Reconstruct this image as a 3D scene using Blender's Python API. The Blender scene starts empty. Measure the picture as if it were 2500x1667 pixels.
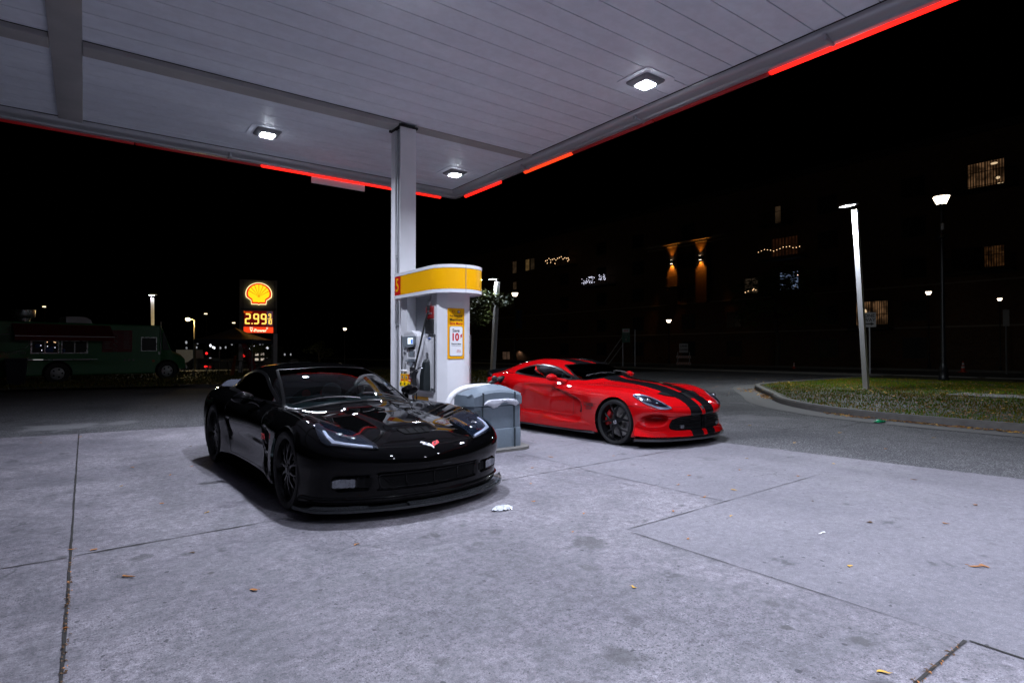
import bpy, bmesh, math, random
import numpy as np
from math import radians as R, sin, cos, pi
from mathutils import Vector, Matrix, geometry
from mathutils.bvhtree import BVHTree
random.seed(7)
SC = bpy.context.scene
COL = SC.collection

# ------------------------------------------------------------------ camera, sky, exposure
cam_d = bpy.data.cameras.new('camera'); cam = bpy.data.objects.new('camera', cam_d); COL.objects.link(cam)
cam.location = (0, 0, 1.33); cam.rotation_euler = (R(90.894), 0, R(-36.25))
cam_d.sensor_width = 36; cam_d.lens = 20.477; cam_d.clip_end = 3000; cam_d.clip_start = .05
SC.camera = cam
W = bpy.data.worlds.new('World'); SC.world = W; W.use_nodes = True
_n = W.node_tree.nodes; _l = W.node_tree.links
sky = _n.new('ShaderNodeTexSky'); sky.sky_type = 'NISHITA'; sky.sun_disc = False
sky.sun_elevation = R(-6); sky.sun_rotation = R(200)
_l.new(sky.outputs[0], _n['Background'].inputs[0]); _n['Background'].inputs[1].default_value = 0.012
SC.view_settings.view_transform = 'Standard'; SC.view_settings.look = 'None'
SC.view_settings.gamma = 1; SC.view_settings.exposure = 0
SC.cycles.use_denoising = True
SC.cycles.max_bounces = 8; SC.cycles.sample_clamp_indirect = 4.0; SC.cycles.sample_clamp_direct = 0
SC.cycles.use_light_tree = True

# ------------------------------------------------------------------ materials
def new_mat(name):
    m = bpy.data.materials.new(name); m.use_nodes = True
    return m, m.node_tree.nodes, m.node_tree.links, m.node_tree.nodes['Principled BSDF']
def lin(c):
    return tuple((x/12.92 if x <= .04045 else ((x+.055)/1.055)**2.4) for x in c)
def mat(name, col, rough=.5, metal=0., coat=0., var=.12, scale=9., bump=0., spec=.5, trans=0., alpha=1., ior=1.45):
    """plain surface with a little procedural variation of tone and gloss"""
    m, n, l, b = new_mat(name)
    b.inputs['Base Color'].default_value = (*col, 1); b.inputs['Roughness'].default_value = rough
    b.inputs['Metallic'].default_value = metal; b.inputs['Coat Weight'].default_value = coat
    b.inputs['Coat Roughness'].default_value = .02; b.inputs['Coat IOR'].default_value = 1.36; b.inputs['Specular IOR Level'].default_value = spec
    b.inputs['Transmission Weight'].default_value = trans; b.inputs['IOR'].default_value = ior
    if var > 0:
        tc = n.new('ShaderNodeTexCoord'); t = n.new('ShaderNodeTexNoise'); t.inputs['Scale'].default_value = scale
        t.inputs['Detail'].default_value = 6
        l.new(tc.outputs['Object'], t.inputs['Vector'])
        mx = n.new('ShaderNodeMix'); mx.data_type = 'RGBA'
        mx.inputs[6].default_value = (*[c*(1-var) for c in col], 1); mx.inputs[7].default_value = (*[min(1, c*(1+var)) for c in col], 1)
        l.new(t.outputs['Fac'], mx.inputs[0]); l.new(mx.outputs[2], b.inputs['Base Color'])
        mr = n.new('ShaderNodeMapRange'); mr.inputs[3].default_value = max(0, rough*(1-var)); mr.inputs[4].default_value = min(1, rough*(1+var))
        l.new(t.outputs['Fac'], mr.inputs[0]); l.new(mr.outputs[0], b.inputs['Roughness'])
        if bump > 0:
            bp = n.new('ShaderNodeBump'); bp.inputs['Strength'].default_value = bump; bp.inputs['Distance'].default_value = .01
            l.new(t.outputs['Fac'], bp.inputs['Height']); l.new(bp.outputs[0], b.inputs['Normal'])
    return m
def emit(name, col, strength, base=(.02, .02, .02)):
    m, n, l, b = new_mat(name)
    b.inputs['Base Color'].default_value = (*base, 1)
    b.inputs['Emission Color'].default_value = (*col, 1); b.inputs['Emission Strength'].default_value = strength
    return m
def glass(name, tint=(1, 1, 1), rough=.0, fac=.08, ior=1.38):
    """thin pane: mostly see-through with a mirror-like reflection"""
    m, n, l, b = new_mat(name)
    n.remove(b)
    tr = n.new('ShaderNodeBsdfTransparent'); tr.inputs[0].default_value = (*tint, 1)
    gl = n.new('ShaderNodeBsdfGlossy'); gl.inputs['Roughness'].default_value = rough
    fr = n.new('ShaderNodeFresnel'); fr.inputs[0].default_value = ior
    ad = n.new('ShaderNodeMath'); ad.operation = 'ADD'; ad.inputs[1].default_value = fac; ad.use_clamp = True
    mx = n.new('ShaderNodeMixShader')
    l.new(fr.outputs[0], ad.inputs[0]); l.new(ad.outputs[0], mx.inputs[0]); l.new(tr.outputs[0], mx.inputs[1]); l.new(gl.outputs[0], mx.inputs[2])
    l.new(mx.outputs[0], n['Material Output'].inputs[0])
    return m

M = {}
M['white_metal'] = mat('white_painted_metal', (.70, .70, .72), .38, var=.13, scale=2.5)
M['panel_white'] = mat('white_dispenser_panel', (.74, .74, .77), .18, var=.11, scale=3.5, coat=.4)
M['grey_plastic'] = mat('grey_blue_plastic', (.125, .158, .192), .6, var=.12, scale=30, bump=.15)
M['dark_plastic'] = mat('dark_plastic', (.018, .018, .02), .45, var=.2)
M['black_rubber'] = mat('black_rubber', (.014, .014, .015), .75, var=.25, scale=30)
M['tyre'] = mat('tyre_rubber', (.012, .012, .013), .68, var=.3, scale=40)
M['rim_black'] = mat('gloss_black_rim', (.005, .005, .006), .32, coat=.5, var=.15, spec=.15)
M['black_paint'] = mat('black_car_paint', (.0016, .0016, .0018), .12, coat=1., var=.05, scale=3, spec=.0)
M['black_paint'].node_tree.nodes['Principled BSDF'].inputs['Coat IOR'].default_value = 1.26
M['gloss_black'] = mat('gloss_black_trim', (.003, .003, .0034), .2, coat=.5, var=.1, spec=.05)
M['matt_black'] = mat('matt_black', (.005, .005, .0055), .85, var=.2, spec=.08)
M['chrome'] = mat('bright_metal', (.75, .75, .78), .14, metal=1, var=.1)
M['alu'] = mat('brushed_aluminium', (.45, .46, .48), .35, metal=1, var=.15, scale=20)
M['galv'] = mat('galvanised_steel', (.36, .37, .39), .5, metal=.6, var=.2, scale=12)
M['disc'] = mat('brake_disc_steel', (.30, .29, .28), .4, metal=.7, var=.15, scale=30)
M['caliper_red'] = mat('red_caliper_paint', (.45, .01, .014), .3, coat=.5, var=.1)
M['car_glass'] = glass('car_window_glass', (.34, .46, .47), .0, .0)
M['side_glass'] = glass('tinted_side_glass', (.35, .42, .43), .0, .0, 1.18)
M['lamp_glass'] = glass('lamp_lens_glass', (.8, .86, .95), .02, .06, 1.5)
M['yellow'] = mat('yellow_sheet', (.88, .42, .003), .28, coat=.4, var=.03, scale=3)
M['red_sheet'] = mat('red_sheet', (.55, .008, .008), .3, coat=.4, var=.05)
M['red_ink'] = mat('red_ink', (.52, .01, .015), .5, var=.05)
M['black_ink'] = mat('black_ink', (.015, .015, .018), .5, var=.1)
M['grey_ink'] = mat('grey_ink', (.22, .23, .25), .5, var=.1)
M['paper'] = mat('white_sheet', (.75, .75, .78), .4, var=.04)
M['silver_plastic'] = mat('silver_grey_plastic', (.20, .23, .26), .35, var=.1)
M['bag'] = mat('white_bin_liner', (.62, .63, .70), .35, var=.1, scale=20, bump=.3)
_n2 = M['bag'].node_tree.nodes; _l2 = M['bag'].node_tree.links; _tr = _n2.new('ShaderNodeBsdfTransparent'); _mx = _n2.new('ShaderNodeMixShader'); _mx.inputs[0].default_value = .78
_l2.new(_tr.outputs[0], _mx.inputs[1]); _l2.new(_n2['Principled BSDF'].outputs[0], _mx.inputs[2]); _l2.new(_mx.outputs[0], _n2['Material Output'].inputs[0])

def lined(m):
    """body panels are painted outside only: their inner side is dark cabin lining"""
    n = m.node_tree.nodes; l = m.node_tree.links; g = n.new('ShaderNodeNewGeometry'); d = n.new('ShaderNodeBsdfDiffuse'); d.inputs[0].default_value = (.006, .006, .007, 1)
    x = n.new('ShaderNodeMixShader'); l.new(g.outputs['Backfacing'], x.inputs[0]); l.new(n['Principled BSDF'].outputs[0], x.inputs[1]); l.new(d.outputs[0], x.inputs[2]); l.new(x.outputs[0], n['Material Output'].inputs[0])
    return m
lined(M['black_paint'])

# ------------------------------------------------------------------ mesh building
class MB:
    def __init__(s): s.v = []; s.f = []; s.m = []
    def add(s, vs, fs, mi=0):
        o = len(s.v); s.v += [tuple(p) for p in vs]; s.f += [tuple(i+o for i in q) for q in fs]; s.m += [mi]*len(fs); return s
    def box(s, c, d, mi=0, rot=None, bev=0.):
        x, y, z = d[0]/2, d[1]/2, d[2]/2
        if bev > 0:
            bm = bmesh.new(); bmesh.ops.create_cube(bm, size=1); bmesh.ops.scale(bm, vec=d, verts=bm.verts)
            bmesh.ops.bevel(bm, geom=bm.edges[:], offset=bev, segments=2, affect='EDGES', profile=.5)
            bm.verts.index_update(); vs = [v.co.copy() for v in bm.verts]; fs = [[v.index for v in f.verts] for f in bm.faces]; bm.free()
        else:
            vs = [Vector((a*x, b*y, e*z)) for a in (-1, 1) for b in (-1, 1) for e in (-1, 1)]
            fs = [(0, 1, 3, 2), (4, 6, 7, 5), (0, 4, 5, 1), (2, 3, 7, 6), (0, 2, 6, 4), (1, 5, 7, 3)]
        if rot is not None: vs = [rot @ p for p in vs]
        return s.add([p+Vector(c) for p in vs], fs, mi)
    def b2(s, lo, hi, mi=0, bev=0.):
        return s.box([(a+b)/2 for a, b in zip(lo, hi)], [abs(b-a) for a, b in zip(lo, hi)], mi, None, bev)
    def tube(s, pts, r, n=10, mi=0, caps=True, closed=False):
        pts = [Vector(p) for p in pts]; rr = r if isinstance(r, (list, tuple)) else [r]*len(pts)
        vs = []; up = None
        for i, p in enumerate(pts):
            if closed: t = (pts[(i+1) % len(pts)]-pts[i-1])
            else: t = (pts[min(i+1, len(pts)-1)]-pts[max(i-1, 0)])
            t.normalize()
            if up is None:
                a = Vector((0, 0, 1)) if abs(t.z) < .9 else Vector((1, 0, 0)); up = (a-t*a.dot(t)).normalized()
            else: up = (up-t*up.dot(t)).normalized()
            sd = t.cross(up)
            for k in range(n):
                a = 2*pi*k/n; vs.append(p+(up*cos(a)+sd*sin(a))*rr[i])
        fs = []; L = len(pts)
        for i in range(L if closed else L-1):
            for k in range(n):
                j = (i+1) % L
                fs.append((i*n+k, i*n+(k+1) % n, j*n+(k+1) % n, j*n+k))
        if caps and not closed: fs += [tuple(range(n))[::-1], tuple((L-1)*n+k for k in range(n))]
        return s.add(vs, fs, mi)
    def cyl(s, p, q, r, n=20, mi=0, r2=None):
        return s.tube([p, q], [r, r if r2 is None else r2], n, mi)
    def lathe(s, prof, n=32, axis='z', c=(0, 0, 0), mi=0, closed=False):
        """prof: (radius, height) pairs turned about an axis"""
        vs = []
        for (r, h) in prof:
            for k in range(n):
                a = 2*pi*k/n; x, y = r*cos(a), r*sin(a)
                q = (x, y, h) if axis == 'z' else ((h, x, y) if axis == 'x' else (x, h, y))
                vs.append(Vector(q)+Vector(c))
        fs = []; P = len(prof)
        for i in range(P if closed else P-1):
            for k in range(n):
                j = (i+1) % P
                fs.append((i*n+k, i*n+(k+1) % n, j*n+(k+1) % n, j*n+k))
        return s.add(vs, fs, mi)
    def prism(s, poly, a, b, axis='z', mi=0):
        """closed 2D outline swept from a to b along an axis"""
        def P(u, v, h): return {'z': (u, v, h), 'y': (u, h, v), 'x': (h, u, v)}[axis]
        n = len(poly); vs = [P(u, v, a) for u, v in poly]+[P(u, v, b) for u, v in poly]
        fs = [(i, (i+1) % n, n+(i+1) % n, n+i) for i in range(n)]
        tri = geometry.tessellate_polygon([[Vector((u, v, 0)) for u, v in poly]])
        fs += [tuple(t) for t in tri]+[tuple(n+i for i in t[::-1]) for t in tri]
        return s.add(vs, fs, mi)
    def grid(s, P, mi=0, close_u=False, close_v=False):
        n = len(P); m = len(P[0]); o = [p for row in P for p in row]
        fs = [(i*m+j, i*m+(j+1) % m, ((i+1) % n)*m+(j+1) % m, ((i+1) % n)*m+j)
              for i in range(n if close_u else n-1) for j in range(m if close_v else m-1)]
        return s.add(o, fs, mi)

def obj(name, mb, mats, parent=None, smooth=None, fix=True, loc=None):
    me = bpy.data.meshes.new(name); me.from_pydata([tuple(p) for p in mb.v], [], mb.f)
    if not isinstance(mats, (list, tuple)): mats = [mats]
    for m in mats: me.materials.append(m)
    if len(mats) > 1: me.polygons.foreach_set('material_index', mb.m)
    if fix:
        bm = bmesh.new(); bm.from_mesh(me); bmesh.ops.remove_doubles(bm, verts=bm.verts, dist=1e-5)
        bmesh.ops.recalc_face_normals(bm, faces=bm.faces); bm.to_mesh(me); bm.free()
    me.update()
    if smooth is not None:
        me.polygons.foreach_set('use_smooth', [True]*len(me.polygons))
        if smooth < 180: me.set_sharp_from_angle(angle=R(smooth))
    o = bpy.data.objects.new(name, me); COL.objects.link(o)
    if parent is not None: o.parent = parent
    if loc is not None: o.location = loc
    return o
def tag(o, label, cat, group=None):
    o['label'] = label; o['category'] = cat
    if group: o['group'] = group
    return o
def empty(name, loc, rz=0., label=None, cat=None, group=None):
    o = bpy.data.objects.new(name, None); COL.objects.link(o); o.empty_display_size = .2
    o.location = loc; o.rotation_euler = (0, 0, rz)
    if label: tag(o, label, cat, group)
    return o
def setting(name, mb, mats, smooth=None, kind='structure'):
    o = obj(name, mb, mats, None, smooth); o['kind'] = kind; return o
def copy_tree(o, parent=None):
    c = o.copy(); COL.objects.link(c); c.parent = parent
    for ch in list(o.children): copy_tree(ch, c)
    return c
def text(name, s, size, mtx, m, parent=None, bold=0., ext=.001, align='CENTER', sx=1.):
    """lettering standing on a surface; mtx maps its own x (reading direction), y (up), z (outward)"""
    cu = bpy.data.curves.new(name, 'FONT'); cu.body = s; cu.size = size; cu.align_x = align; cu.align_y = 'CENTER'
    cu.extrude = ext; cu.offset = bold; cu.resolution_u = 3
    cu.materials.append(m)
    oc = bpy.data.objects.new(name, cu); COL.objects.link(oc); me = bpy.data.meshes.new_from_object(oc)
    bpy.data.objects.remove(oc); bpy.data.curves.remove(cu)
    o = bpy.data.objects.new(name, me); COL.objects.link(o)
    if parent is not None: o.parent = parent
    o.matrix_local = mtx @ Matrix.Diagonal((sx, 1, 1, 1))
    return o
def frame(o, x, y, z=None):
    x = Vector(x).normalized(); y = Vector(y).normalized(); z = x.cross(y)
    return Matrix(((x.x, y.x, z.x, o[0]), (x.y, y.y, z.y, o[1]), (x.z, y.z, z.z, o[2]), (0, 0, 0, 1)))
def face_neg_y(p): return frame(p, (1, 0, 0), (0, 0, 1))      # lettering read from the -Y side
def face_neg_x(p): return frame(p, (0, -1, 0), (0, 0, 1))     # lettering read from the -X side
# ------------------------------------------------------------------ car surfaces: smooth fields of (v across, u back from the front axle, w up)
def _slopes(x, y):
    h = np.diff(x); d = np.diff(y)/h; m = np.zeros_like(y)
    m[0] = d[0]; m[-1] = d[-1]
    for i in range(1, len(x)-1):
        if d[i-1]*d[i] > 0:
            w1 = 2*h[i]+h[i-1]; w2 = h[i]+2*h[i-1]; m[i] = (w1+w2)/(w1/d[i-1]+w2/d[i])
    return m
class Sp:
    """smooth curve through (x, y) knots"""
    def __init__(s, x, y): s.x = np.array(x, float); s.y = np.array(y, float); s.m = _slopes(s.x, s.y)
    def __call__(s, q):
        q = np.clip(q, s.x[0], s.x[-1]); i = np.clip(np.searchsorted(s.x, q)-1, 0, len(s.x)-2)
        h = s.x[i+1]-s.x[i]; t = (q-s.x[i])/h; t2 = t*t; t3 = t2*t
        return (2*t3-3*t2+1)*s.y[i]+(t3-2*t2+t)*h*s.m[i]+(3*t2-2*t3)*s.y[i+1]+(t3-t2)*h*s.m[i+1]
class Tab:
    """table over (first, second): smooth in both"""
    def __init__(s, first, second, rows):
        a = np.array(rows, float); s.c = [Sp(first, a[:, j]) for j in range(a.shape[1])]; s.n = np.array(second, float)
    def __call__(s, p, q):
        n = s.n; q = np.clip(q, n[0], n[-1]); Y = np.stack([c(p) for c in s.c]); K = len(n)
        i = np.clip(np.searchsorted(n, q)-1, 0, K-2); ar = np.arange(q.size)
        g = lambda k: Y[k, ar]
        h = n[i+1]-n[i]; t = (q-n[i])/h; y0 = g(i); y1 = g(i+1); d = (y1-y0)/h
        ip = np.maximum(i-1, 0); inx = np.minimum(i+2, K-1)
        dl = np.where(i > 0, (y0-g(ip))/np.maximum(n[i]-n[ip], 1e-9), d); dr = np.where(i < K-2, (g(inx)-y1)/np.maximum(n[inx]-n[i+1], 1e-9), d)
        m0 = np.where(i > 0, (dl+d)/2, d); m1 = np.where(i < K-2, (dr+d)/2, d)
        t2 = t*t; t3 = t2*t
        return (2*t3-3*t2+1)*y0+(t3-2*t2+t)*h*m0+(3*t2-2*t3)*y1+(t3-t2)*h*m1
def smax(a, b, k): return np.maximum(a, b)+np.maximum(k-np.abs(a-b), 0)**2/(4*k)
def smin(a, b, k): return -smax(-a, -b, k)
def sstep(a, b, x): t = np.clip((x-a)/(b-a), 0, 1); return t*t*(3-2*t)
def bell(x, s): return np.exp(-(x/s)**2)

def car_grid(F, ua, ub, wa, nu, nt, ncap):
    """points of the field's outer surface seen from an axis inside the car; rows from nose pole to tail pole"""
    def march(O, D, lo, hi, k):
        r = hi.copy(); found = np.zeros(len(r), bool); inner = lo.copy(); outer = hi.copy()
        for q in range(k):
            rr = hi+(lo-hi)*(q+1)/k
            P = O+D*rr[:, None]; ins = (F(P[:, 1], P[:, 0], P[:, 2]) < 0) & ~found
            inner = np.where(ins, rr, inner); outer = np.where(ins, hi+(lo-hi)*q/k, outer); found |= ins
        for _ in range(13):
            m = (inner+outer)/2; P = O+D*m[:, None]; ins = F(P[:, 1], P[:, 0], P[:, 2]) < 0
            inner = np.where(ins, m, inner); outer = np.where(ins, outer, m)
        return (inner+outer)/2
    def rays(nu, nt, ncap):
        ph = np.concatenate([np.linspace(pi/2*.995, 0, ncap, endpoint=False), np.zeros(nu), np.linspace(0, pi/2*.995, ncap+1)[1:]])
        uu = np.concatenate([np.full(ncap, ua), np.linspace(ua, ub, nu), np.full(ncap, ub)])
        sg = np.concatenate([-np.ones(ncap), np.zeros(nu), np.ones(ncap)])
        th = np.linspace(-pi, pi, nt, endpoint=False)+pi/nt
        PH, TH = np.meshgrid(ph, th, indexing='ij'); UU = np.repeat(uu[:, None], nt, 1); SG = np.repeat(sg[:, None], nt, 1)
        D = np.stack([np.cos(PH)*np.sin(TH), np.sin(PH)*SG, np.cos(PH)*np.cos(TH)], -1).reshape(-1, 3)
        O = np.stack([0*UU, UU, 0*UU+wa], -1).reshape(-1, 3)
        return O, D
    q = 4
    O, D = rays(nu//q, nt//q, ncap//q); n0 = len(O)
    r0 = march(O, D, np.full(n0, .01), np.full(n0, 1.6), 90).reshape(-1, nt//q)
    rows = nu+2*ncap
    r1 = r0.copy()
    for di in (-1, 0, 1):
        for dj in (-1, 0, 1): r1 = np.maximum(r1, np.roll(r0[np.clip(np.arange(len(r0))+di, 0, len(r0)-1)], dj, 1))
    r0 = r1
    ri = np.linspace(0, r0.shape[0]-1, rows); ci = (np.arange(nt)+.5)/q-.5
    i0 = np.clip(ri.astype(int), 0, r0.shape[0]-2); fi = ri-i0
    c0 = np.floor(ci).astype(int); fc = ci-c0; C = nt//q
    a = r0[i0][:, c0 % C]*(1-fc)+r0[i0][:, (c0+1) % C]*fc; b = r0[i0+1][:, c0 % C]*(1-fc)+r0[i0+1][:, (c0+1) % C]*fc
    g = (a*(1-fi[:, None])+b*fi[:, None]).reshape(-1)
    O, D = rays(nu, nt, ncap)
    r = march(O, D, np.maximum(g-.36, .005), g+.05, 34)
    return (O+D*r[:, None]).reshape(rows, nt, 3)

def grid_bvh(P):
    n, m, _ = P.shape; f = []
    for i in range(n-1):
        for j in range(m): f.append((i*m+j, i*m+(j+1) % m, (i+1)*m+(j+1) % m, (i+1)*m+j))
    return BVHTree.FromPolygons([tuple(p) for p in P.reshape(-1, 3)], f), f
def in_poly(poly, x, y):
    c = np.zeros(x.shape, bool); n = len(poly)
    for i in range(n):
        x0, y0 = poly[i]; x1, y1 = poly[i-1]
        if y0 == y1: continue
        c ^= ((y0 > y) != (y1 > y)) & (x < (x1-x0)*(y-y0)/(y1-y0)+x0)
    return c
def smooth_poly(pts, k=6, closed=True):
    """rounded curve through points"""
    n = len(pts); o = []
    for i in range(n if closed else n-1):
        p = [Vector(pts[(i+d) % n]) if closed else Vector(pts[min(max(i+d, 0), n-1)]) for d in (-1, 0, 1, 2)]
        for q in range(k):
            t = q/k
            o.append(.5*((2*p[1])+(p[2]-p[0])*t+(2*p[0]-5*p[1]+4*p[2]-p[3])*t*t+(3*p[1]-p[0]-3*p[2]+p[3])*t**3))
    if not closed: o.append(Vector(pts[-1]))
    return [tuple(q) for q in o]
def round_poly(pts, r, k=4):
    """outline with rounded corners"""
    o = []; n = len(pts)
    for i in range(n):
        a, b, c = Vector(pts[i-1]), Vector(pts[i]), Vector(pts[(i+1) % n])
        d1 = (a-b); d2 = (c-b); q = min(r, d1.length*.45, d2.length*.45); p0 = b+d1.normalized()*q; p1 = b+d2.normalized()*q
        for s in range(k+1):
            t = s/k; o.append(tuple(p0*(1-t)**2+b*2*t*(1-t)+p1*t*t))
    return o
def offset_poly(poly, d):
    n = len(poly); A = sum(poly[i-1][0]*poly[i][1]-poly[i][0]*poly[i-1][1] for i in range(n)); s = 1 if A > 0 else -1; o = []
    for i in range(n):
        a, b, c = Vector(poly[i-1]), Vector(poly[i]), Vector(poly[(i+1) % n])
        e1 = (b-a); e2 = (c-b)
        if e1.length < 1e-9 or e2.length < 1e-9: o.append(tuple(b)); continue
        n1 = Vector((e1.y, -e1.x)).normalized(); n2 = Vector((e2.y, -e2.x)).normalized()
        m = (n1+n2)
        if m.length < 1e-6: o.append(tuple(b)); continue
        m.normalize(); k = min(2., 1/max(.3, m.dot(n1))); o.append(tuple(b+m*d*s*k))
    return o
class Skin:
    """lays outlines onto a car's surface"""
    def __init__(s, bvh): s.b = bvh
    def hit(s, plane, a, b, side=1, d=None):
        if plane == 'side': o, dr = Vector((side*2.2, a, b)), Vector((-side, 0, 0))
        elif plane == 'front': o, dr = Vector((a, -3, b)), Vector((0, 1, 0))
        elif plane == 'rear': o, dr = Vector((a, 6.5, b)), Vector((0, -1, 0))
        elif plane == 'top': o, dr = Vector((a, b, 3)), Vector((0, 0, -1))
        elif plane == 'nose':      # looking down the nose at 45 degrees: a across, b measured along (w - u)/sqrt2
            e = Vector((0, 1, -1)).normalized(); up = Vector((0, 1, 1)).normalized(); o, dr = Vector((a, 0, 0))+up*b-e*5, e
        elif plane == 'corner':    # from ahead and beside: a runs across that view, b is height
            e = Vector((-side, 1.2, -.25)).normalized(); rt = Vector((1.2, side, 0)).normalized(); up = rt.cross(e)*(1 if rt.cross(e).z > 0 else -1)
            o, dr = rt*a+up*b-e*5, e
        h = s.b.ray_cast(o, dr)
        if h[0] is None: return None
        n = h[1]
        if n.dot(dr) > 0: n = -n
        return h[0], n
    def patch(s, poly, plane, off=.002, th=.004, side=1, step=.03, mi=0, mb=None):
        mb = mb or MB(); xs = [p[0] for p in poly]; ys = [p[1] for p in poly]
        bd = []
        n = len(poly)
        for i in range(n):
            a, b = Vector(poly[i]), Vector(poly[(i+1) % n]); k = max(1, int((b-a).length/step))
            bd += [tuple(a+(b-a)*q/k) for q in range(k)]
        gx = np.arange(min(xs)+step*.5, max(xs), step); gy = np.arange(min(ys)+step*.5, max(ys), step)
        if len(gx) and len(gy):
            GX, GY = [q.reshape(-1) for q in np.meshgrid(gx, gy)]
            inn = in_poly(offset_poly(poly, -step*.35), GX, GY); pts = bd+list(zip(GX[inn], GY[inn]))
        else: pts = bd
        nb = len(bd)
        r = geometry.delaunay_2d_cdt([Vector(p) for p in pts], [], [list(range(nb))], 1, 1e-6)
        V2, F2 = r[0], r[2]; V3 = []; N3 = []; ok = []
        for p in V2:
            h = s.hit(plane, p[0], p[1], side)
            if h is None: V3.append(Vector()); N3.append(Vector()); ok.append(False)
            else: V3.append(h[0]); N3.append(h[1]); ok.append(True)
        F2 = [f for f in F2 if all(ok[i] for i in f)]
        if not F2: return mb
        used = sorted({i for f in F2 for i in f}); mp = {o: k for k, o in enumerate(used)}
        top = [V3[i]+N3[i]*off for i in used]; F = [tuple(mp[i] for i in f) for f in F2]
        if th <= 0: return mb.add(top, F, mi)
        bot = [V3[i]+N3[i]*(off-th) for i in used]; k = len(top)
        cnt = {}
        for f in F:
            for i in range(len(f)): cnt.setdefault(tuple(sorted((f[i], f[(i+1) % len(f)]))), []).append((f[i], f[(i+1) % len(f)]))
        walls = [(e[0][1], e[0][0], e[0][0]+k, e[0][1]+k) for e in cnt.values() if len(e) == 1]
        return mb.add(top+bot, F+[tuple(i+k for i in f[::-1]) for f in F]+walls, mi)
    def line(s, pts, plane, side=1, off=0., step=.02):
        o = []
        for i in range(len(pts)-1):
            a, b = Vector(pts[i]), Vector(pts[i+1]); k = max(1, int((b-a).length/step))
            for q in range(k+(i == len(pts)-2)):
                p = a+(b-a)*q/k; h = s.hit(plane, p[0], p[1], side)
                if h: o.append(h[0]+h[1]*off)
        return o
    def seam(s, pts, plane, r=.003, side=1, mb=None, n=5, off=0., step=.02):
        mb = mb or MB(); L = s.line(pts, plane, side, off, step)
        if len(L) > 1: mb.tube(L, r, n)
        return mb
    def ring(s, poly, plane, wi=.012, wo=.012, off=.003, side=1, mb=None, step=.03, mi=0):
        """a trim strip following an outline"""
        mb = mb or MB(); bd = []; n = len(poly)
        for i in range(n):
            a, b = Vector(poly[i]), Vector(poly[(i+1) % n]); k = max(1, int((b-a).length/step)); bd += [tuple(a+(b-a)*q/k) for q in range(k)]
        A = offset_poly(bd, -wi); B = offset_poly(bd, wo); P = []
        for a, b, c in zip(A, bd, B):
            hs = [s.hit(plane, *q, side) for q in (a, b, c)]
            if any(h is None for h in hs): continue
            P.append([hs[0][0]-hs[0][1]*.004, hs[0][0]+hs[0][1]*off, hs[1][0]+hs[1][1]*off*1.3, hs[2][0]+hs[2][1]*off, hs[2][0]-hs[2][1]*.004])
        return mb.grid(P, mi, close_u=True)
def mirror_mb(mb):
    o = MB(); o.v = [(-p[0], p[1], p[2]) for p in mb.v]; o.f = [tuple(f[::-1]) for f in mb.f]; o.m = list(mb.m); return o

def car_body(P, arches, holes, paint, parent, name='body'):
    """body shell from the surface grid, with wheel arches cut and window openings removed"""
    n, m, _ = P.shape; Q = P.reshape(-1, 3).copy(); f = np.array([(i*m+j, i*m+(j+1) % m, (i+1)*m+(j+1) % m, (i+1)*m+j) for i in range(n-1) for j in range(m)])
    keep = np.ones(len(f), bool)
    for (uc, wc, r, vmin) in arches:
        d = np.hypot(Q[:, 1]-uc, Q[:, 2]-wc); ins = (d < r) & (np.abs(Q[:, 0]) > vmin)
        keep &= ~ins[f].all(1)
        part = f[ins[f].any(1) & ~ins[f].all(1)]; mv = np.unique(part[ins[part]])
        k = r/np.maximum(d[mv], 1e-6); Q[mv, 1] = uc+(Q[mv, 1]-uc)*k; Q[mv, 2] = wc+(Q[mv, 2]-wc)*k
    C = Q[f].mean(1); e1 = Q[f[:, 2]]-Q[f[:, 0]]; e2 = Q[f[:, 3]]-Q[f[:, 1]]; N = np.cross(e1, e2); N /= np.maximum(np.linalg.norm(N, axis=1), 1e-12)[:, None]
    ctr = np.array([0, 0, .5]); out = ((C-np.array([0, 0, .6]))*np.array([1, 0, 1])*N).sum(1); N *= np.where(out < 0, -1, 1)[:, None]
    for plane, poly, lo in holes:
        if plane == 'side': h = in_poly(poly, C[:, 1], C[:, 2]) & (np.abs(N[:, 0]) > .3) & (C[:, 2] > lo)
        else: h = in_poly(poly, C[:, 0], C[:, 1]) & (N[:, 2] > .15) & (C[:, 2] > lo)
        keep &= ~h
    mb = MB(); mb.add([tuple(q) for q in Q], [tuple(int(i) for i in q) for q in f[keep]])
    low = (C[keep][:, 2] < .15)
    mb.m = [int(k) for k in low]
    return obj(name, mb, [paint, M['matt_black']], parent, smooth=180)

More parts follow.
